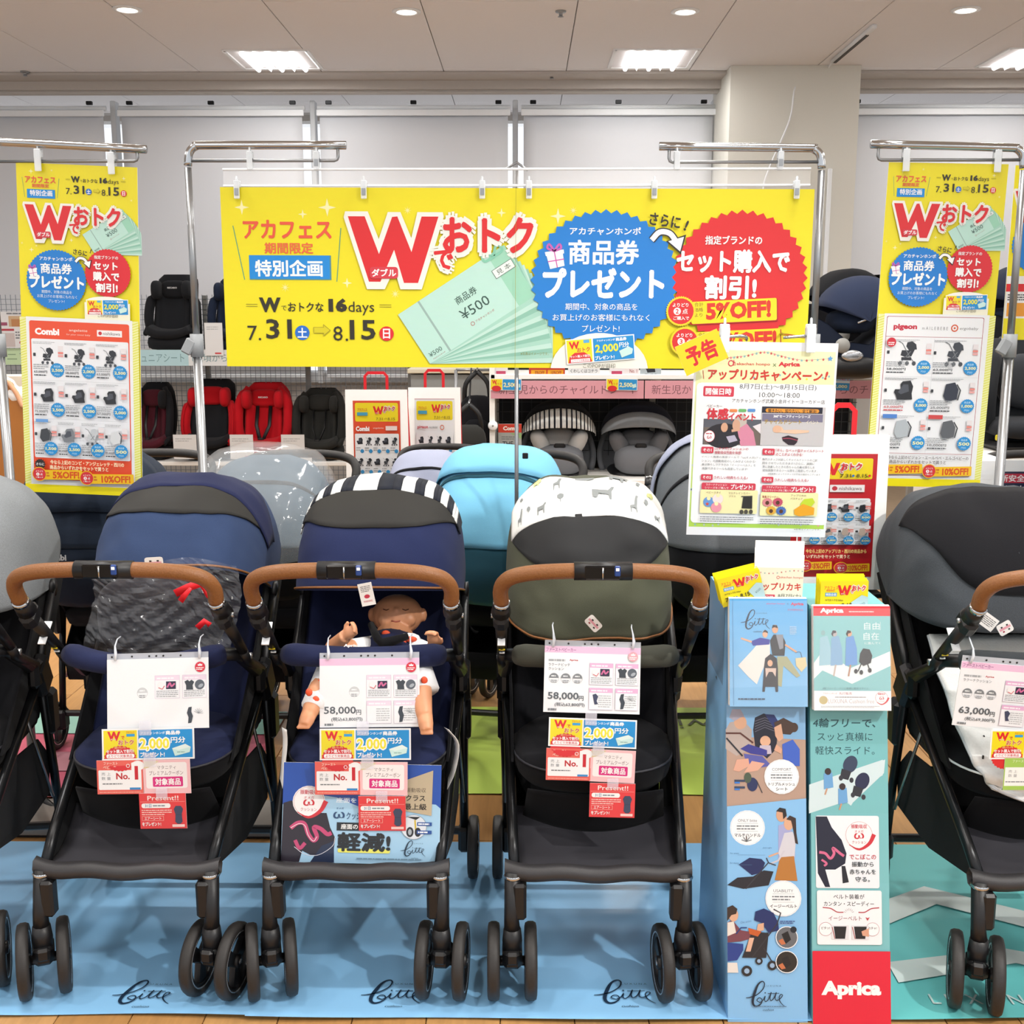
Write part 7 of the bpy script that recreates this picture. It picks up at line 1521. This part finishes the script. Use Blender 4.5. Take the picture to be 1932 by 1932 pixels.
ck = fabric('seat_black', '#1b1c1f'); cr = fabric('seat_red', '#b8141f'); cg = fabric('seat_charcoal', '#2b2b29'); cm = fabric('seat_maroon', '#4a1a24'); cn = fabric('seat_navy', '#1c2538')
def at(px0, px1, ytop, ybot, Y):
    a, c = P(px0, ybot, Y), P(px1, ybot, Y); return (((a.x+c.x)/2, Y, a.z), c.x-a.x, P((px0+px1)/2, ytop, Y+.3).z-a.z)
def cs(label, box, Y, z, *a, **k):
    c, w_, h_ = at(*box, Y); h_ += c[2]-z; return car_seat('car_seat', label, (c[0], Y, z), w_*.97, h_, *a, **k)
cs('black high-back car seat with thin red piping on the upper shelf', (266, 366, 518, 656), YL+.03, zu, ck, ck, ck, mat('thin_red', '#a01c28', .6, nscale=60, namt=.05) if 0 else None, kind='booster', logo='RECARO')
cs('navy high-back car seat half hidden by the wide banner', (386, 480, 522, 656), YL+.03, zu, cn, cn, cn, kind='booster')
cs('black and maroon car seat at the left of the lower shelf', (235, 316, 722, 862), YL+.03, zl, ck, cm, ck, kind='shell')
cs('black and red booster seat with red headrest', (336, 440, 716, 868), YL+.03, zl, ck, ck, cr, cr, kind='booster')
cs('bright red child car seat with black harness pad', (437, 543, 722, 858), YL+.03, zl, cr, cr, cr, kind='shell', logo='RECARO')
cs('plain charcoal child car seat right of the red one', (548, 646, 733, 872), YL+.03, zl, cg, cg, cg, kind='shell')
for i, (x, y, s_) in enumerate(((348, 843, 'in front of the red and black booster'), (455, 843, 'in front of the bright red seat'), (552, 843, 'in front of the charcoal seat'), (402, 640, 'on the upper shelf beside the stand'), (566, 872, 'lower, below the charcoal seat'))):
    w_, h_ = (44, 46) if i != 3 else (34, 62); p = P1(.001, .0002); p.bg(w_, h_, '#f4f4f4'); p.gib(4, 6, w_-8, 14, 2, '#c4c6c8', .4); p.rect(w_-16, h_-6, w_-4, h_-3, '#e8a0b0' if i != 3 else '#e0484c')
    slip('small_price_card', 'small white price card '+s_, 'price card', P(x-w_/2, y-h_/2, YL-.03), P(x+w_/2, y-h_/2, YL-.03), P(x-w_/2, y+h_/2, YL-.03), p, w_, h_)
# orange-brown cot side with a plush arm, far left
YC = 5.2
T_ = thing('cot', 'orange-brown curved cot side panel with cream lining at far left', 'cot'); o2 = P(0, 715, YC)
pts = [(-160, 700), (0, 716), (18, 722), (32, 742), (42, 764), (56, 772), (80, 774), (100, 774), (100, 960), (-160, 960)]
sp_ = [(P(x, y, YC).x, P(x, y, YC).z) for x, y in pts]; sp_[-2] = (sp_[-2][0], .0); sp_[-1] = (sp_[-1][0], .0)
b = MB(); b.prism(sp_, YC, YC+.03, 'y'); b.build('side_panel', mat('cot_wood', '#a5682a', .45, nscale=6, namt=.08), T_)
b = MB(); b.tube([(x, YC-.004, z) for x, z in sp_[:8]], .012, 8); b.build('rounded_edge', mat('cot_edge', '#d9a07a', .5, nscale=20, namt=.05), T_)
b = MB(); q0, q1 = P(-160, 706, YC+.5), P(130, 706, YC+.5); b.box(((q0.x+q1.x)/2, YC+.5, q0.z/2), (q1.x-q0.x, .03, q0.z), bev=.01); b.build('back_panel', mat('cream_panel', '#e6dccb', .5, nscale=20, namt=.04), T_)
T_ = thing('plush_toy', 'white and grey plush arm lying over the cot edge, far left', 'plush toy', tuple(P(30, 745, YC+.06)))
b = MB().use(fabric('plush_white', '#efeeec', namt=.04)); bs = Vector(T_.location); b.tube(spline([P(-40, 712, YC+.1)-bs, P(5, 728, YC+.06)-bs, P(32, 746, YC+.03)-bs, P(46, 744, YC+.05)-bs], 4), [.05]*6+[.04]*7, 12); b.use(fabric('plush_grey', '#6f6d66', namt=.3, scale=200)).blob(P(44, 762, YC+.05)-bs, (.05, .05, .035)); b.use(fabric('plush_beige', '#d8b9a0')).blob(P(58, 764, YC+.05)-bs, (.05, .05, .03)); b.build('arm', None, T_)

# right-hand unit with pink label strip
YR = 6.35
zr = zs(716, YR); x0, x1 = P(925, 730, YR).x, P(1668, 730, YR).x
RS = shelf_unit('shelf unit with pink label strip and black wire back, behind the olive stroller', x0, x1, YR, .5, [(zr+.03, .03), (zs(905, YR), .03)], zs(660, YR), [x0+.02, P(1232, 700, 6.87).x, x1-.02], M_wireb, [(.3, zs(752, YR))], .06)
b = MB(); b.box(((x0+x1)/2, YR+.56, (zs(660, YR))/2), (x1-x0, .01, zs(700, YR))); b.build('back_panel', mat('back_panel_dark', '#1a1c20', .8, nscale=20, namt=.1), RS)
b = MB(); b.box((x0+.01, YR+.25, zs(800, YR)), (.03, .5, 1.0)); b.build('side_frame', M_shelf, RS)
pk = '#e6a3ae'
strip('pink shelf label strip with grey characters, left piece', 926, 1215, 718, 752, YR-.02, [pk], [('新生児からのチャイルドシート', 146, 262)], '#8a5a64')
strip('pink shelf label strip with grey characters, middle piece', 1217, 1500, 718, 752, YR-.02, [pk], [('新生児からのチャイルドシート', 144, 262)], '#8a5a64')
strip('pink shelf label strip with grey characters, right piece', 1502, 1668, 718, 752, YR-.02, [pk], [('新生児からのチャ', 80, 150)], '#8a5a64')
for x, lb in ((925, 'at the left end of the pink strip'), (1144, 'in the middle of the pink strip')):
    p = P1(.001, .0002); p.bg(60, 20, '#fdfdfd'); p.rect(1, 1, 23, 19, '#f4e21a'); p.T('W', 8, 6, 9, 7, RED, .05); p.T('おトク', 16, 9, 12, 4, RED, .02); p.ell(12, 17, 9, 5, '#dc2a30'); p.rect(24, 1, 59, 19, '#2a98d8'); p.T('2,500', 38, 11, 25, 9, '#f6f0b0', .03); p.poly([(50, 10), (57, 8), (58, 14), (51, 16)], '#cdeee8')
    slip('coupon_card', 'small 2,500 yen coupon card '+lb, 'coupon', P(x, 714, YR-.03), P(x+59, 715, YR-.03), P(x, 736, YR-.03), p, 60, 20)
for i, (x0_, x1_, y0_, y1_, kind, lb) in enumerate(((932, 958, 690, 711, 0, 'white card with pink bar, leftmost under the wide banner'), (998, 1066, 690, 712, 1, 'red card with discount figures under the wide banner'), (1072, 1132, 690, 711, 2, 'white guide card under the wide banner'), (1150, 1178, 690, 712, 0, 'white card with pink bar left of the No. card'), (1178, 1206, 690, 712, 3, 'white No. 1 card under the wide banner'), (1208, 1248, 690, 712, 4, 'grey card with dark seat picture under the wide banner'))):
    W_, H_ = x1_-x0_, y1_-y0_+10; p = P1(.001, .0002); p.bg(W_, H_, ['#f4eef0', '#c83c22', '#f2f2f2', '#f6eaea', '#b9c4ca'][kind])
    if kind == 0: p.rect(4, 20, W_-4, 27, '#c8486a')
    if kind == 1: p.rect(4, 18, W_*.48, 28, '#f0a818'); p.rect(W_*.52, 18, W_-3, 28, '#f0a818'); p.T('5%OFF', W_*.3, 23, 18, 6, '#a82818', .02); p.T('10%OFF', W_*.76, 23, 20, 6, '#a82818', .02)
    if kind == 2: p.T('くわしくはコチラ', W_/2, 20, W_*.85, 7, '#555a5e', .01)
    if kind == 3: p.T('No. 1', W_*.62, 20, 14, 7, '#a85a5a', .01)
    if kind == 4: ico_seat(p, W_/2, 14, 1.0); p.T('THE S', W_*.5, 27, 22, 4, '#3a3e44')
    slip('shelf_card', lb, 'card', P(x0_, y0_-10, YR+.02), P(x1_, y0_-10, YR+.02), P(x0_, y1_, YR+.02), p, W_, H_)
# infant seats in the dark bay
def infant(label, px0, px1, ytop, ybot, padm, rimm, stripes, Y):
    (c, w_, h_) = at(px0, px1, ytop, ybot, Y); t = thing('infant_car_seat', label, 'car seat', (c[0], Y+.25, c[2]))
    R = w_*.5; cz = h_-R*.98; f = hood_fn((0, .1, cz), R*.98, R*.98, e=.9, amp=.004, seed=int(px0))
    hood_patch('hood', f, rimm, t, 40, 150, n=(16, 30))
    if stripes: hood_patch('striped_lining', f, None, t, 18, 52, 0, 180, .004, (6, 72), stripes=([whitec, whitec, stripek], 1))
    else: hood_patch('hood_visor', f, fabric('visor_grey', '#7d8084'), t, 22, 48, 14, 166, .004, (6, 30))
    b = MB(); rows = []
    for i in range(14):
        v = i/13; z = -.0+v*(cz+R*.25); ww = R*(.70+.28*math.sin(PI*min(1, .25+v*.75)))
        rows.append([(math.cos(PI*k/14)*ww, .14+.12*v-.22*math.sin(PI*k/14)**.5*(-.35), z) for k in range(15)])
    b.grid(rows); b.build('shell', fabric('infant_shell', '#77797e', namt=.1), t, solid=.03)
    b = MB(); b.blob((0, .08, cz-.02), (R*.52, .06, R*.34), 16, 10, .8); b.build('head_cushion', padm, t)
    for s_ in (-1, 1): b = MB(); b.blob((s_*R*.50, .03, cz-.03), (R*.22, .09, R*.36), 12, 10, .8, Matrix.Rotation(s_*.5, 3, 'Y')); b.build('head_wing', fabric('wing_pale', '#c9c6c2', namt=.04) if stripes else padm, t)
    for s_ in (-1, 1): b = MB(); b.tube([(s_*R*.3, .03, cz-R*.45), (s_*R*.22, -.02, cz-R*.95), (s_*R*.06, -.04, .10)], .022, 8, flat=.4); b.build('harness_pad', M_black if not stripes else fabric('pad_grey', '#8d8f93'), t)
    b = MB(); b.blob((0, -.02, .09), (R*.66, .16, .09), 16, 8, .7); b.build('seat_cushion', fabric('infant_seat', '#6c6e73'), t)
    b = MB(); b.box((0, -.1, .15), (.07, .03, .09), bev=.01); b.build('buckle', M_black, t)
    b = MB(); b.blob((0, .12, -.03), (R*.8, .25, .07), 18, 8, .5); b.build('base', M_black, t)
    return t
infant('grey infant car seat with black and white striped hood lining', 984, 1130, 755, 905, fabric('cushion_grey', '#aeaaa6'), blackc, True, YR+.02)
infant('dark infant car seat with plain grey visor, right of the striped one', 1138, 1288, 757, 905, fabric('cushion_mid', '#6f6e70'), fabric('infant_navy', '#181a26'), False, YR+.02)
# roller, booklet, hooks on the side post
T_ = thing('tape_dispenser', 'round white wall reel on the left post of the pink-strip shelf', 'reel', tuple(P(930, 803, YR-.012)))
b = MB(); b.lathe([(0, -.015), (.025, -.015), (.028, -.01), (.028, .015), (0, .015)], (0, 0, 0), 'y', 24); b.use(M_white); b.m = [0]*len(b.m); b.build('reel_case', M_white, T_); b = MB(); b.lathe([(0, -.017), (.006, -.017), (.006, -.014)], (0, 0, 0), 'y', 12); b.build('hub', M_post, T_)
p = P1(.001, .0002); p.bg(44, 52, '#a9aca8'); p.rect(0, 0, 44, 16, '#d0402c'); p.T('Combi', 24, 8, 30, 8, '#f6efe8', .05); p.T('THE S', 22, 37, 28, 9, '#25282c', .01); p.poly([(22, 17), (44, 17), (44, 28)], '#9ab87c'); p.gib(6, 22, 34, 30, 2, '#7c8080', .4)
slip('booklet', 'booklet with red header leaning in the dark bay, left', 'booklet', P(940, 800, YR+.05), P(984, 800, YR+.05), P(936, 852, YR+.05), p, 44, 52, th=.01)
# seats and strollers displayed on top of this unit and to its right
zt = zr+.03
def recliner(label, cx, ytop, ybot, w_, Y, m, m2, rot, logo=False, z=None):
    zb_ = P(cx, ybot, Y).z if z is None else z; zt_ = P(cx, ytop, Y).z; h = zt_-zb_; t = thing('infant_car_seat', label, 'car seat', (P(cx, ybot, Y).x, Y, zb_), rot)
    prof = [(-.46, .30), (-.50, .42), (-.44, .5), (-.30, .44), (-.10, .30), (.12, .28), (.30, .40), (.42, .62), (.50, .72), (.50, .55), (.44, .30), (.30, .12), (.05, .04), (-.25, .06), (-.42, .18)]
    rows = [[(x*w_, s_*.19*(1 if abs(s_) < 1 else .9), z*h) for x, z in prof] for s_ in (-1.0, -.92, .92, 1.0)]
    b = MB(); b.grid(rows, True, smooth=True); n = len(prof); b.add([r for r in rows[0]], [tuple(range(n))]); b.add([r for r in rows[-1]], [tuple(range(n))[::-1]]); b.build('side_shell', m, t)
    b = MB(); b.blob((-.05*w_, 0, .10*h), (.36*w_, .20, .11*h), 20, 8, .6); b.build('base', M_black, t)
    f = hood_fn((0, 0, 0), .46*w_, .2, e=.7, amp=.004, seed=int(cx)); g = MB(); rows = []
    for i in range(15):
        a = 20+120*i/14; rows.append([Vector((q[1]+.10*w_, q[0], q[2]+.46*h)) for q in (f(a, 180*j/24) for j in range(25))])
    g.grid(rows); g.build('hood', m2, t, solid=.004)
    b = MB(); b.tube([(-.02*w_, -.19, .45*h), (.2*w_, -.195, .52*h), (.36*w_, -.19, .62*h)], .006, 6); b.build('edge_piping', M_rim, t)
    b = MB().use(M_post); b.lathe([(0, -.012), (.035, -.012), (.04, 0)], (-.16*w_, -.19, .27*h), 'y', 20); b.use(M_rim); b.blob((-.06*w_, -.195, .19*h), (.06, .01, .03), 12, 6); b.build('adjust_dial', None, t)
    b = MB(); b.blob((.0, 0, .46*h), (.22*w_, .16, .1*h), 14, 8, .7); b.build('seat_cushion', cn, t)
    return t
recliner('navy infant car seat with raised hood on shelf top, right of wide banner', 1600, 480, 650, .52, YR-.3, fabric('recliner_navy', '#1d2434'), fabric('recliner_hood', '#2a3248'), 0, z=zt)
recliner('black infant car seat behind the navy one on top of the shelf', 1580, 445, 640, .52, YR+.42, blackc, ck, .3, z=zt)
recliner('black and navy car seat tucked behind the right vertical banner, topmost', 1745, 400, 560, .5, YR+.1, ck, fabric('hood_navy_dark', '#1a2030'), .2, z=zt)
b = MB()
p = P1(.001, .0002); p.bg(30, 84, '#e9edf2'); p.T('69,000', 16, 42, 26, 7, '#8a8e92', .01); p.rect(0, 58, 30, 66, '#9cc8e4'); p.T('No. 2', 20, 62, 16, 6, '#c85a64', .02); p.rect(0, 70, 30, 84, '#3a9ad4'); p.T('2,000', 14, 77, 24, 7, '#f0f0b8', .03); p.gib(4, 20, 24, 30, 2, '#9a9ea2', .5)
slip('price_board', 'pale blue 69,000 yen price board right of the campaign poster', 'price board', P(1578, 652, YR-.05), P(1609, 653, YR-.05), P(1578, 736, YR-.05), p, 30, 84)
p = P1(.001, .0002); p.bg(30, 44, '#e8d83a'); p.rect(3, 3, 27, 41, '#eef0f0'); ico_stroller(p, 15, 20, .9); slip('shelf_card', 'yellow-framed card with stroller picture beside the right vertical banner', 'card', P(1621, 667, YR-.05), P(1652, 667, YR-.05), P(1621, 710, YR-.05), p, 30, 44)
# grey cabinet with hanging bags between the two units
T_ = thing('cabinet', 'grey cabinet with cream top between the two shelf units', 'cabinet'); q0, q1 = P(775, 700, 7.3), P(930, 700, 7.3)
b = MB().use(mat('cabinet_grey', '#8f9290', .6, nscale=20, namt=.05)); b.box(((q0.x+q1.x)/2, 7.5, zs(704, 7.3)/2), (q1.x-q0.x, .4, zs(704, 7.3)-.02)); b.build('body', None, T_); b = MB(); b.box(((q0.x+q1.x)/2, 7.5, zs(700, 7.3)), (q1.x-q0.x+.04, .46, .03), bev=.004); b.build('top_board', mat('cream_board', '#d8d0b8', .5, nscale=20, namt=.04), T_)
def hung_bag(label, px, ytop, ybot, w_, Y, m):
    zt_, zb2 = P(px, ytop, Y).z, P(px, ybot, Y).z; h = zt_-zb2; t = thing('hanging_carrier', label, 'baby carrier', (P(px, ytop, Y).x, Y, zb2))
    b = MB(); b.blob((0, 0, h*.36), (w_*.5, .07, h*.36), 16, 12, .6); b.build('body', m, t)
    b = MB(); b.blob((.0, -.06, h*.25), (w_*.36, .04, h*.2), 12, 8, .6); b.build('pouch', m, t)
    for s_ in (-1, 1): b = MB(); b.tube(spline([(s_*w_*.35, 0, h*.6), (s_*w_*.3, -.02, h*.85), (0, 0, h)], 4), .014, 6, flat=.4); b.build('strap', M_black, t)
    b = MB(); b.tube([(0, 0, h*.97), (0, .0, h*1.02), (0, .1, h*1.04)], .006, 6); b.build('hook', M_steel, t); return t
hung_bag('black baby carrier hanging by its strap left of the pink-strip shelf', 900, 700, 860, .22, 6.6, blackc)
hung_bag('dark grey baby carrier below the black one', 885, 762, 900, .2, 6.3, cg)
T_ = thing('hanging_bar', 'thin steel bar from which two baby carriers hang', 'bar'); q0 = P(860, 698, 6.7); q1 = P(928, 698, 6.7)
b = MB(); b.tube([(q0.x, 6.7, q0.z), (q1.x, 6.7, q1.z)], .008, 8); b.build('bar', M_steel, T_); b = MB(); b.tube([(q0.x, 6.7, .01), (q0.x, 6.7, q0.z)], .01, 8); b.build('upright', M_steel, T_)
b = MB(); q = P(885, 762, 6.4); b.tube([(q.x, 6.45, q.z+.02), (q.x, 6.6, q0.z-.05), (q.x, 6.7, q0.z+.008)], .006, 6); o = b.build('strap_loop', M_black); tag(o, 'black strap loop holding the lower dark grey baby carrier', 'strap')
# right edge: dark strollers, white box, navy poster
def big_dark(label, px, ytop, ybot, w_, Y, m, accent):
    zt_, zb2 = P(px, ytop, Y).z, max(0, P(px, ybot, Y).z); t = thing('car_seat', label, 'car seat', (P(px, ybot, Y).x, Y, zb2)); h = zt_-zb2
    b = MB(); rows = []
    for i in range(16):
        v = i/15; ww = w_*(.44+.1*math.sin(v*PI)-.22*v**6); rows.append([(math.copysign(abs(math.cos(2*PI*k/18))**.7, math.cos(2*PI*k/18))*ww, .1*v+math.sin(2*PI*k/18)*.16*(1-.3*v), v*h) for k in range(18)])
    b.grid(rows, True); b.add(rows[-1], [tuple(range(18))]); b.build('shell', m, t)
    b = MB(); b.blob((0, -.12, h*.62), (w_*.33, .06, h*.26), 16, 10, .7); b.build('back_cushion', fabric('charcoal_pad', '#34363a', namt=.1), t)
    for s_ in (-1, 1): b = MB(); b.tube(spline([(s_*w_*.42, -.12, h*.2), (s_*w_*.46, -.16, h*.5), (s_*w_*.36, -.08, h*.88)], 4), .045, 10); b.build('side_bolster', m, t)
    b = MB(); b.blob((0, -.16, h*.2), (w_*.42, .16, h*.1), 16, 8, .6); b.build('seat_cushion', fabric('charcoal_pad2', '#2c2e32', namt=.1), t)
    b = MB(); b.box((0, -.1, h*.03), (w_*.8, .3, h*.08), bev=.02); b.build('base', M_black, t)
    if accent: b = MB(); b.box((-w_*.38, -.24, h*.12), (.03, .02, .025), bev=.004); b.build('yellow_button', mat('yellow_button', '#d8c81e', .4, nscale=30, namt=.02), t)
    return t
YE = 4.9
T_ = thing('display_table', 'low white display table at the right edge', 'table'); q0, q1 = P(1800, 850, YE-.2), P(2060, 850, YE-.2); zt2 = P(1900, 840, YE).z
b = MB(); b.box(((q0.x+q1.x)/2, YE+.05, zt2-.02), (q1.x-q0.x, .6, .04), bev=.005); b.build('top', M_shelf, T_)
for s_ in (0, 1): b = MB(); b.box(((q0.x+.04 if s_ == 0 else q1.x-.04), YE+.05, (zt2-.04)/2), (.05, .5, zt2-.04)); b.build('leg_panel', M_shelf, T_)
big_dark('large charcoal car seat with yellow button at the right edge', 1915, 640, 838, .46, YE, fabric('edge_charcoal', '#26282b'), True)
recliner('black car seat with rounded hood above the charcoal one, right edge', 1905, 520, 640, .5, YE+.45, ck, fabric('edge_navy', '#1e2433'), .1, z=P(1905, 655, YE+.45).z)
T_ = thing('shelf_board', 'short grey board carrying the black car seat at the right edge', 'shelf'); zz = P(1905, 655, YE+.45).z; b = MB(); xx_ = P(1905, 655, YE+.45).x; b.box((xx_, YE+.5, zz-.015), (.7, .5, .03), bev=.004); b.build('board', M_shelf, T_)
for s_ in (-1, 1): b = MB(); b.box((xx_+s_*.33, YE+.74, zz/2), (.03, .03, zz)); b.build('upright', M_post, T_)
YX = 3.75
T_ = thing('cardboard_box', 'plain white carton left of the navy poster at right edge', 'box', tuple(G(1872, 1300, 0).xy) + (0,)); c = P(1858, 868, YX); T_.location = (c.x, YX+.1, 0); b = MB(); b.box((0, 0, c.z/2), (.16, .2, c.z), bev=.003); b.build('carton', M_white, T_); b = MB(); b.box((0, -.1005, c.z*.95), (.15, .002, .03)); b.build('sticker', M_clearfilm, T_)
p = P1(.001, .0002); p.bg(120, 110, '#1c2240'); p.rect(0, 0, 120, 22, '#e8eaec'); p.rect(2, 26, 90, 44, '#b82840'); p.T('新安全規格', 46, 35, 80, 13, '#f6eef0', .02); p.T('前後左右', 40, 56, 66, 14, '#eef0f4', .02); p.T('ドアの', 34, 74, 46, 14, '#e8de7c', .02); p.T('守る', 24, 92, 32, 14, '#e8de7c', .02)
slip('info_poster', 'dark navy poster with red band and characters at right edge', 'poster', P(1884, 868, YX-.1), P(2000, 868, YX-.1), P(1884, 975, YX-.1), p, 120, 110, th=.004)
# ================================================================ WHITE PAPER-BAG SIGNS WITH RED HANDLES
def bag(label, cs, Y, kind, dz, hx=(.3, .7), hh=.16, stand_h=None, gusset=True):
    tl, tr, bb = [P(x, y, Y) for x, y in cs]; t = thing('paper_bag_sign', label, 'paper bag', tuple(tl)); W = (tr-tl).length; H = (bb-tl).length
    def v(a, c, d): return Vector((a*W, d, -c*H))
    b = MB().use(M_paper); D = dz
    F = [v(0, 0, 0), v(1, 0, 0), v(1.02, 1, 0), v(-.02, 1, 0)]; B = [v(0, 0, .01), v(1, 0, .01), v(1.02, 1, D), v(-.02, 1, D)]
    b.add(F, [(0, 3, 2, 1)]); b.add(B, [(0, 1, 2, 3)]); b.add([F[2], F[3], B[3], B[2]], [(0, 1, 2, 3)]); b.build('bag_body', None, t)
    rd_ = mat('red_gusset', '#c41620', .5, nscale=40, namt=.05)
    for i, j, s_ in ((1, 2, -1), (0, 3, 1)):
        m_ = (F[j]+B[j])/2+Vector((s_*W*.06, 0, 0)); b = MB(); b.add([F[i], F[j], m_, B[j], B[i]], [(0, 1, 2), (0, 2, 4), (2, 3, 4)]); b.build('side_gusset', rd_, t)
    b = MB(); x0, x1 = W*hx[0], W*hx[1]; wd = .014; h_ = H*hh
    pts = [(x0, -.02), (x0, h_*.75), (x0+.02, h_), (x1-.02, h_), (x1, h_*.75), (x1, -.02)]; inn = [(x0+wd, -.02), (x0+wd, h_*.72), (x0+.024, h_-wd), (x1-.024, h_-wd), (x1-wd, h_*.72), (x1-wd, -.02)]
    for i in range(5): b.add([(pts[i][0], .004, pts[i][1]), (pts[i+1][0], .004, pts[i+1][1]), (inn[i+1][0], .004, inn[i+1][1]), (inn[i][0], .004, inn[i][1])], [(0, 1, 2, 3)])
    b.build('handle', mat('red_handle', '#d01c26', .35, nscale=30, namt=.03), t, solid=.004)
    p = P1(.001, .00012); rc = '#e4512e' if kind == 0 else ('#f2f3f5' if kind == 1 else '#c8202a')
    if kind in (0, 1):
        p.rect(14, 20, 104, 190, rc); 
        if kind == 1: p.rect(14, 20, 104, 21, '#b84a50'); 
        p.rect(18, 24, 100, 58, '#f3dc1a', r=3); wlogo(p, 52, 30, .12, False); p.T('アカフェス', 32, 36, 18, 5, '#d85a2c', .02); p.rect(22, 41, 42, 47, '#4aa0c0'); p.T('7.31→8.15', 76, 53, 36, 5, '#8a7a1c', .01)
        if kind == 0: p.T('Combi', 32, 71, 26, 9, '#ffffff', .05); p.T('angelette', 62, 70, 20, 4, '#ffe6d8', 0); p.rect(76, 66, 98, 74, '#f4e0dc')
        else: p.T('pigeon', 32, 71, 24, 7, '#c83a48', .03); p.T('AILEBEBE', 56, 71, 20, 3.5, '#7a7c80'); p.ring(76, 71, 4, 4, 1.4, '#d8663c')
        p.rect(17, 80, 101, 158, '#eff1f4', r=2); p.ring(59, 80, .1, .1, .1, '#ffffff')
        for r in range(2):
            for c_ in range(5 if kind == 0 else 4):
                w_ = 82/(5 if kind == 0 else 4); x = 18+c_*w_; y = 82+r*38; (ico_stroller if (r+c_) % 3 else ico_seat)(p, x+w_*.5, y+12, .62); p.gib(x+1, y+22, x+w_*.6, y+30, 2, '#9a9ea2', .4); p.ell(x+w_*.75, y+30, 3.6, 3.6, '#3a90c8')
        p.burst(26, 166, 5, 5, 12, .2, '#2a2422'); p.T('今なら上記のコンビ', 62, 164, 56, 5, '#ffeac8', .02); off_strip(p, 26, 172, '5%OFF!', '2', 36, .7)
    else:
        p.rect(0, 42, 140, 318, rc); p.rect(10, 52, 132, 98, '#f3d816', r=3); wlogo(p, 34, 62, .22, False); p.T('7.31', 82, 90, 20, 8, '#4a4210', .02); p.ell(96, 90, 2.5, 2.5, '#2a70c0'); p.T('8.15', 112, 90, 20, 8, '#4a4210', .02); p.ell(126, 90, 2.5, 2.5, RED)
        p.rect(54, 110, 118, 126, '#f4eeee'); p.ell(63, 118, 5, 5, '#c83444'); p.T('nishikawa', 92, 118, 42, 8, '#8a7a80', .01)
        p.rect(6, 140, 130, 244, '#eef0f4', r=4)
        for r in range(2):
            for c_ in range(4): x = 8+c_*31; y = 142+r*51; cell(p, x, y, 30, 50, (ico_seat, ico_seat, ico_seat, ico_carrier)[c_] if r == 0 else (ico_stroller, ico_seat, ico_carrier, ico_carrier)[c_], ('75,000', '25,000', '20,000', '39,800')[c_], ('3,500', '2,800', '2,500', '500')[c_], icol='#26282e' if r == 0 else '#b9a89c')
        p.T('今なら上記のアップリカ・西川の商品から', 68, 256, 112, 9, '#ffe48c', .03); p.T('いずれかをセットで買うと', 54, 268, 80, 8, '#ffeac8', .03); off_strip(p, 12, 280, '5%OFF!', '2', 52, .95); off_strip(p, 78, 284, '10%OFF!', '3', 56, .95)
    WW, HH = (118, 205) if kind < 2 else (160, 348); p.sc0 = .001
    o = p.build('printed_front', t, 'laminated_print', (0, -.0015, 0)); o.scale = (W/(WW*.001), 1, H/(HH*.001))
    ex = (tr-tl).normalized(); t.rotation_euler = (0, 0, math.atan2(ex.y, ex.x))
    return t
YA = 5.35
B1 = bag('white paper bag sign with red handle and orange product sheet', ((651, 735), (768, 742), (648, 945)), YA, 0, .16)
B2 = bag('white paper bag sign with red handle, half hidden behind the orange one', ((770, 731), (868, 742), (764, 945)), YA+.12, 1, .16)
B3 = bag('large white paper bag sign with red sheet behind the leaflet boxes', ((1514, 820), (1679, 822), (1508, 1112)), 2.98, 2, .09, (.30, .62), .20)
# what they stand on
zz = min(P(651, 945, YA).z, P(651, 945, YA+.12).z)
T_ = thing('pedestal', 'plain white pedestal under the two paper bag signs', 'pedestal', (P(757, 900, YA).x, YA+.14, 0)); b = MB(); b.box((0, 0, zz/2-.005), (.62, .34, zz-.01), bev=.005); b.build('pedestal_body', M_shelf, T_); b = MB(); b.box((0, 0, .03), (.64, .36, .06)); b.build('plinth', M_post, T_)
zz = P(1514, 1112, 2.98).z; q = P(1594, 1100, 2.98)
T_ = thing('side_table', 'slim black stand under the large paper bag sign', 'stand', (q.x+.0, 3.02, 0)); b = MB(); b.box((0, 0, zz-.012), (.2, .14, .012), bev=.003); b.build('top_plate', M_black, T_); b = MB(); b.tube([(0, 0, .01), (0, 0, zz-.015)], .012, 10); b.build('post', M_black, T_); b = MB(); b.lathe([(0, 0), (.1, 0), (.1, .008), (0, .014)], (0, 0, 0), 'z', 24); b.build('foot', M_black, T_)
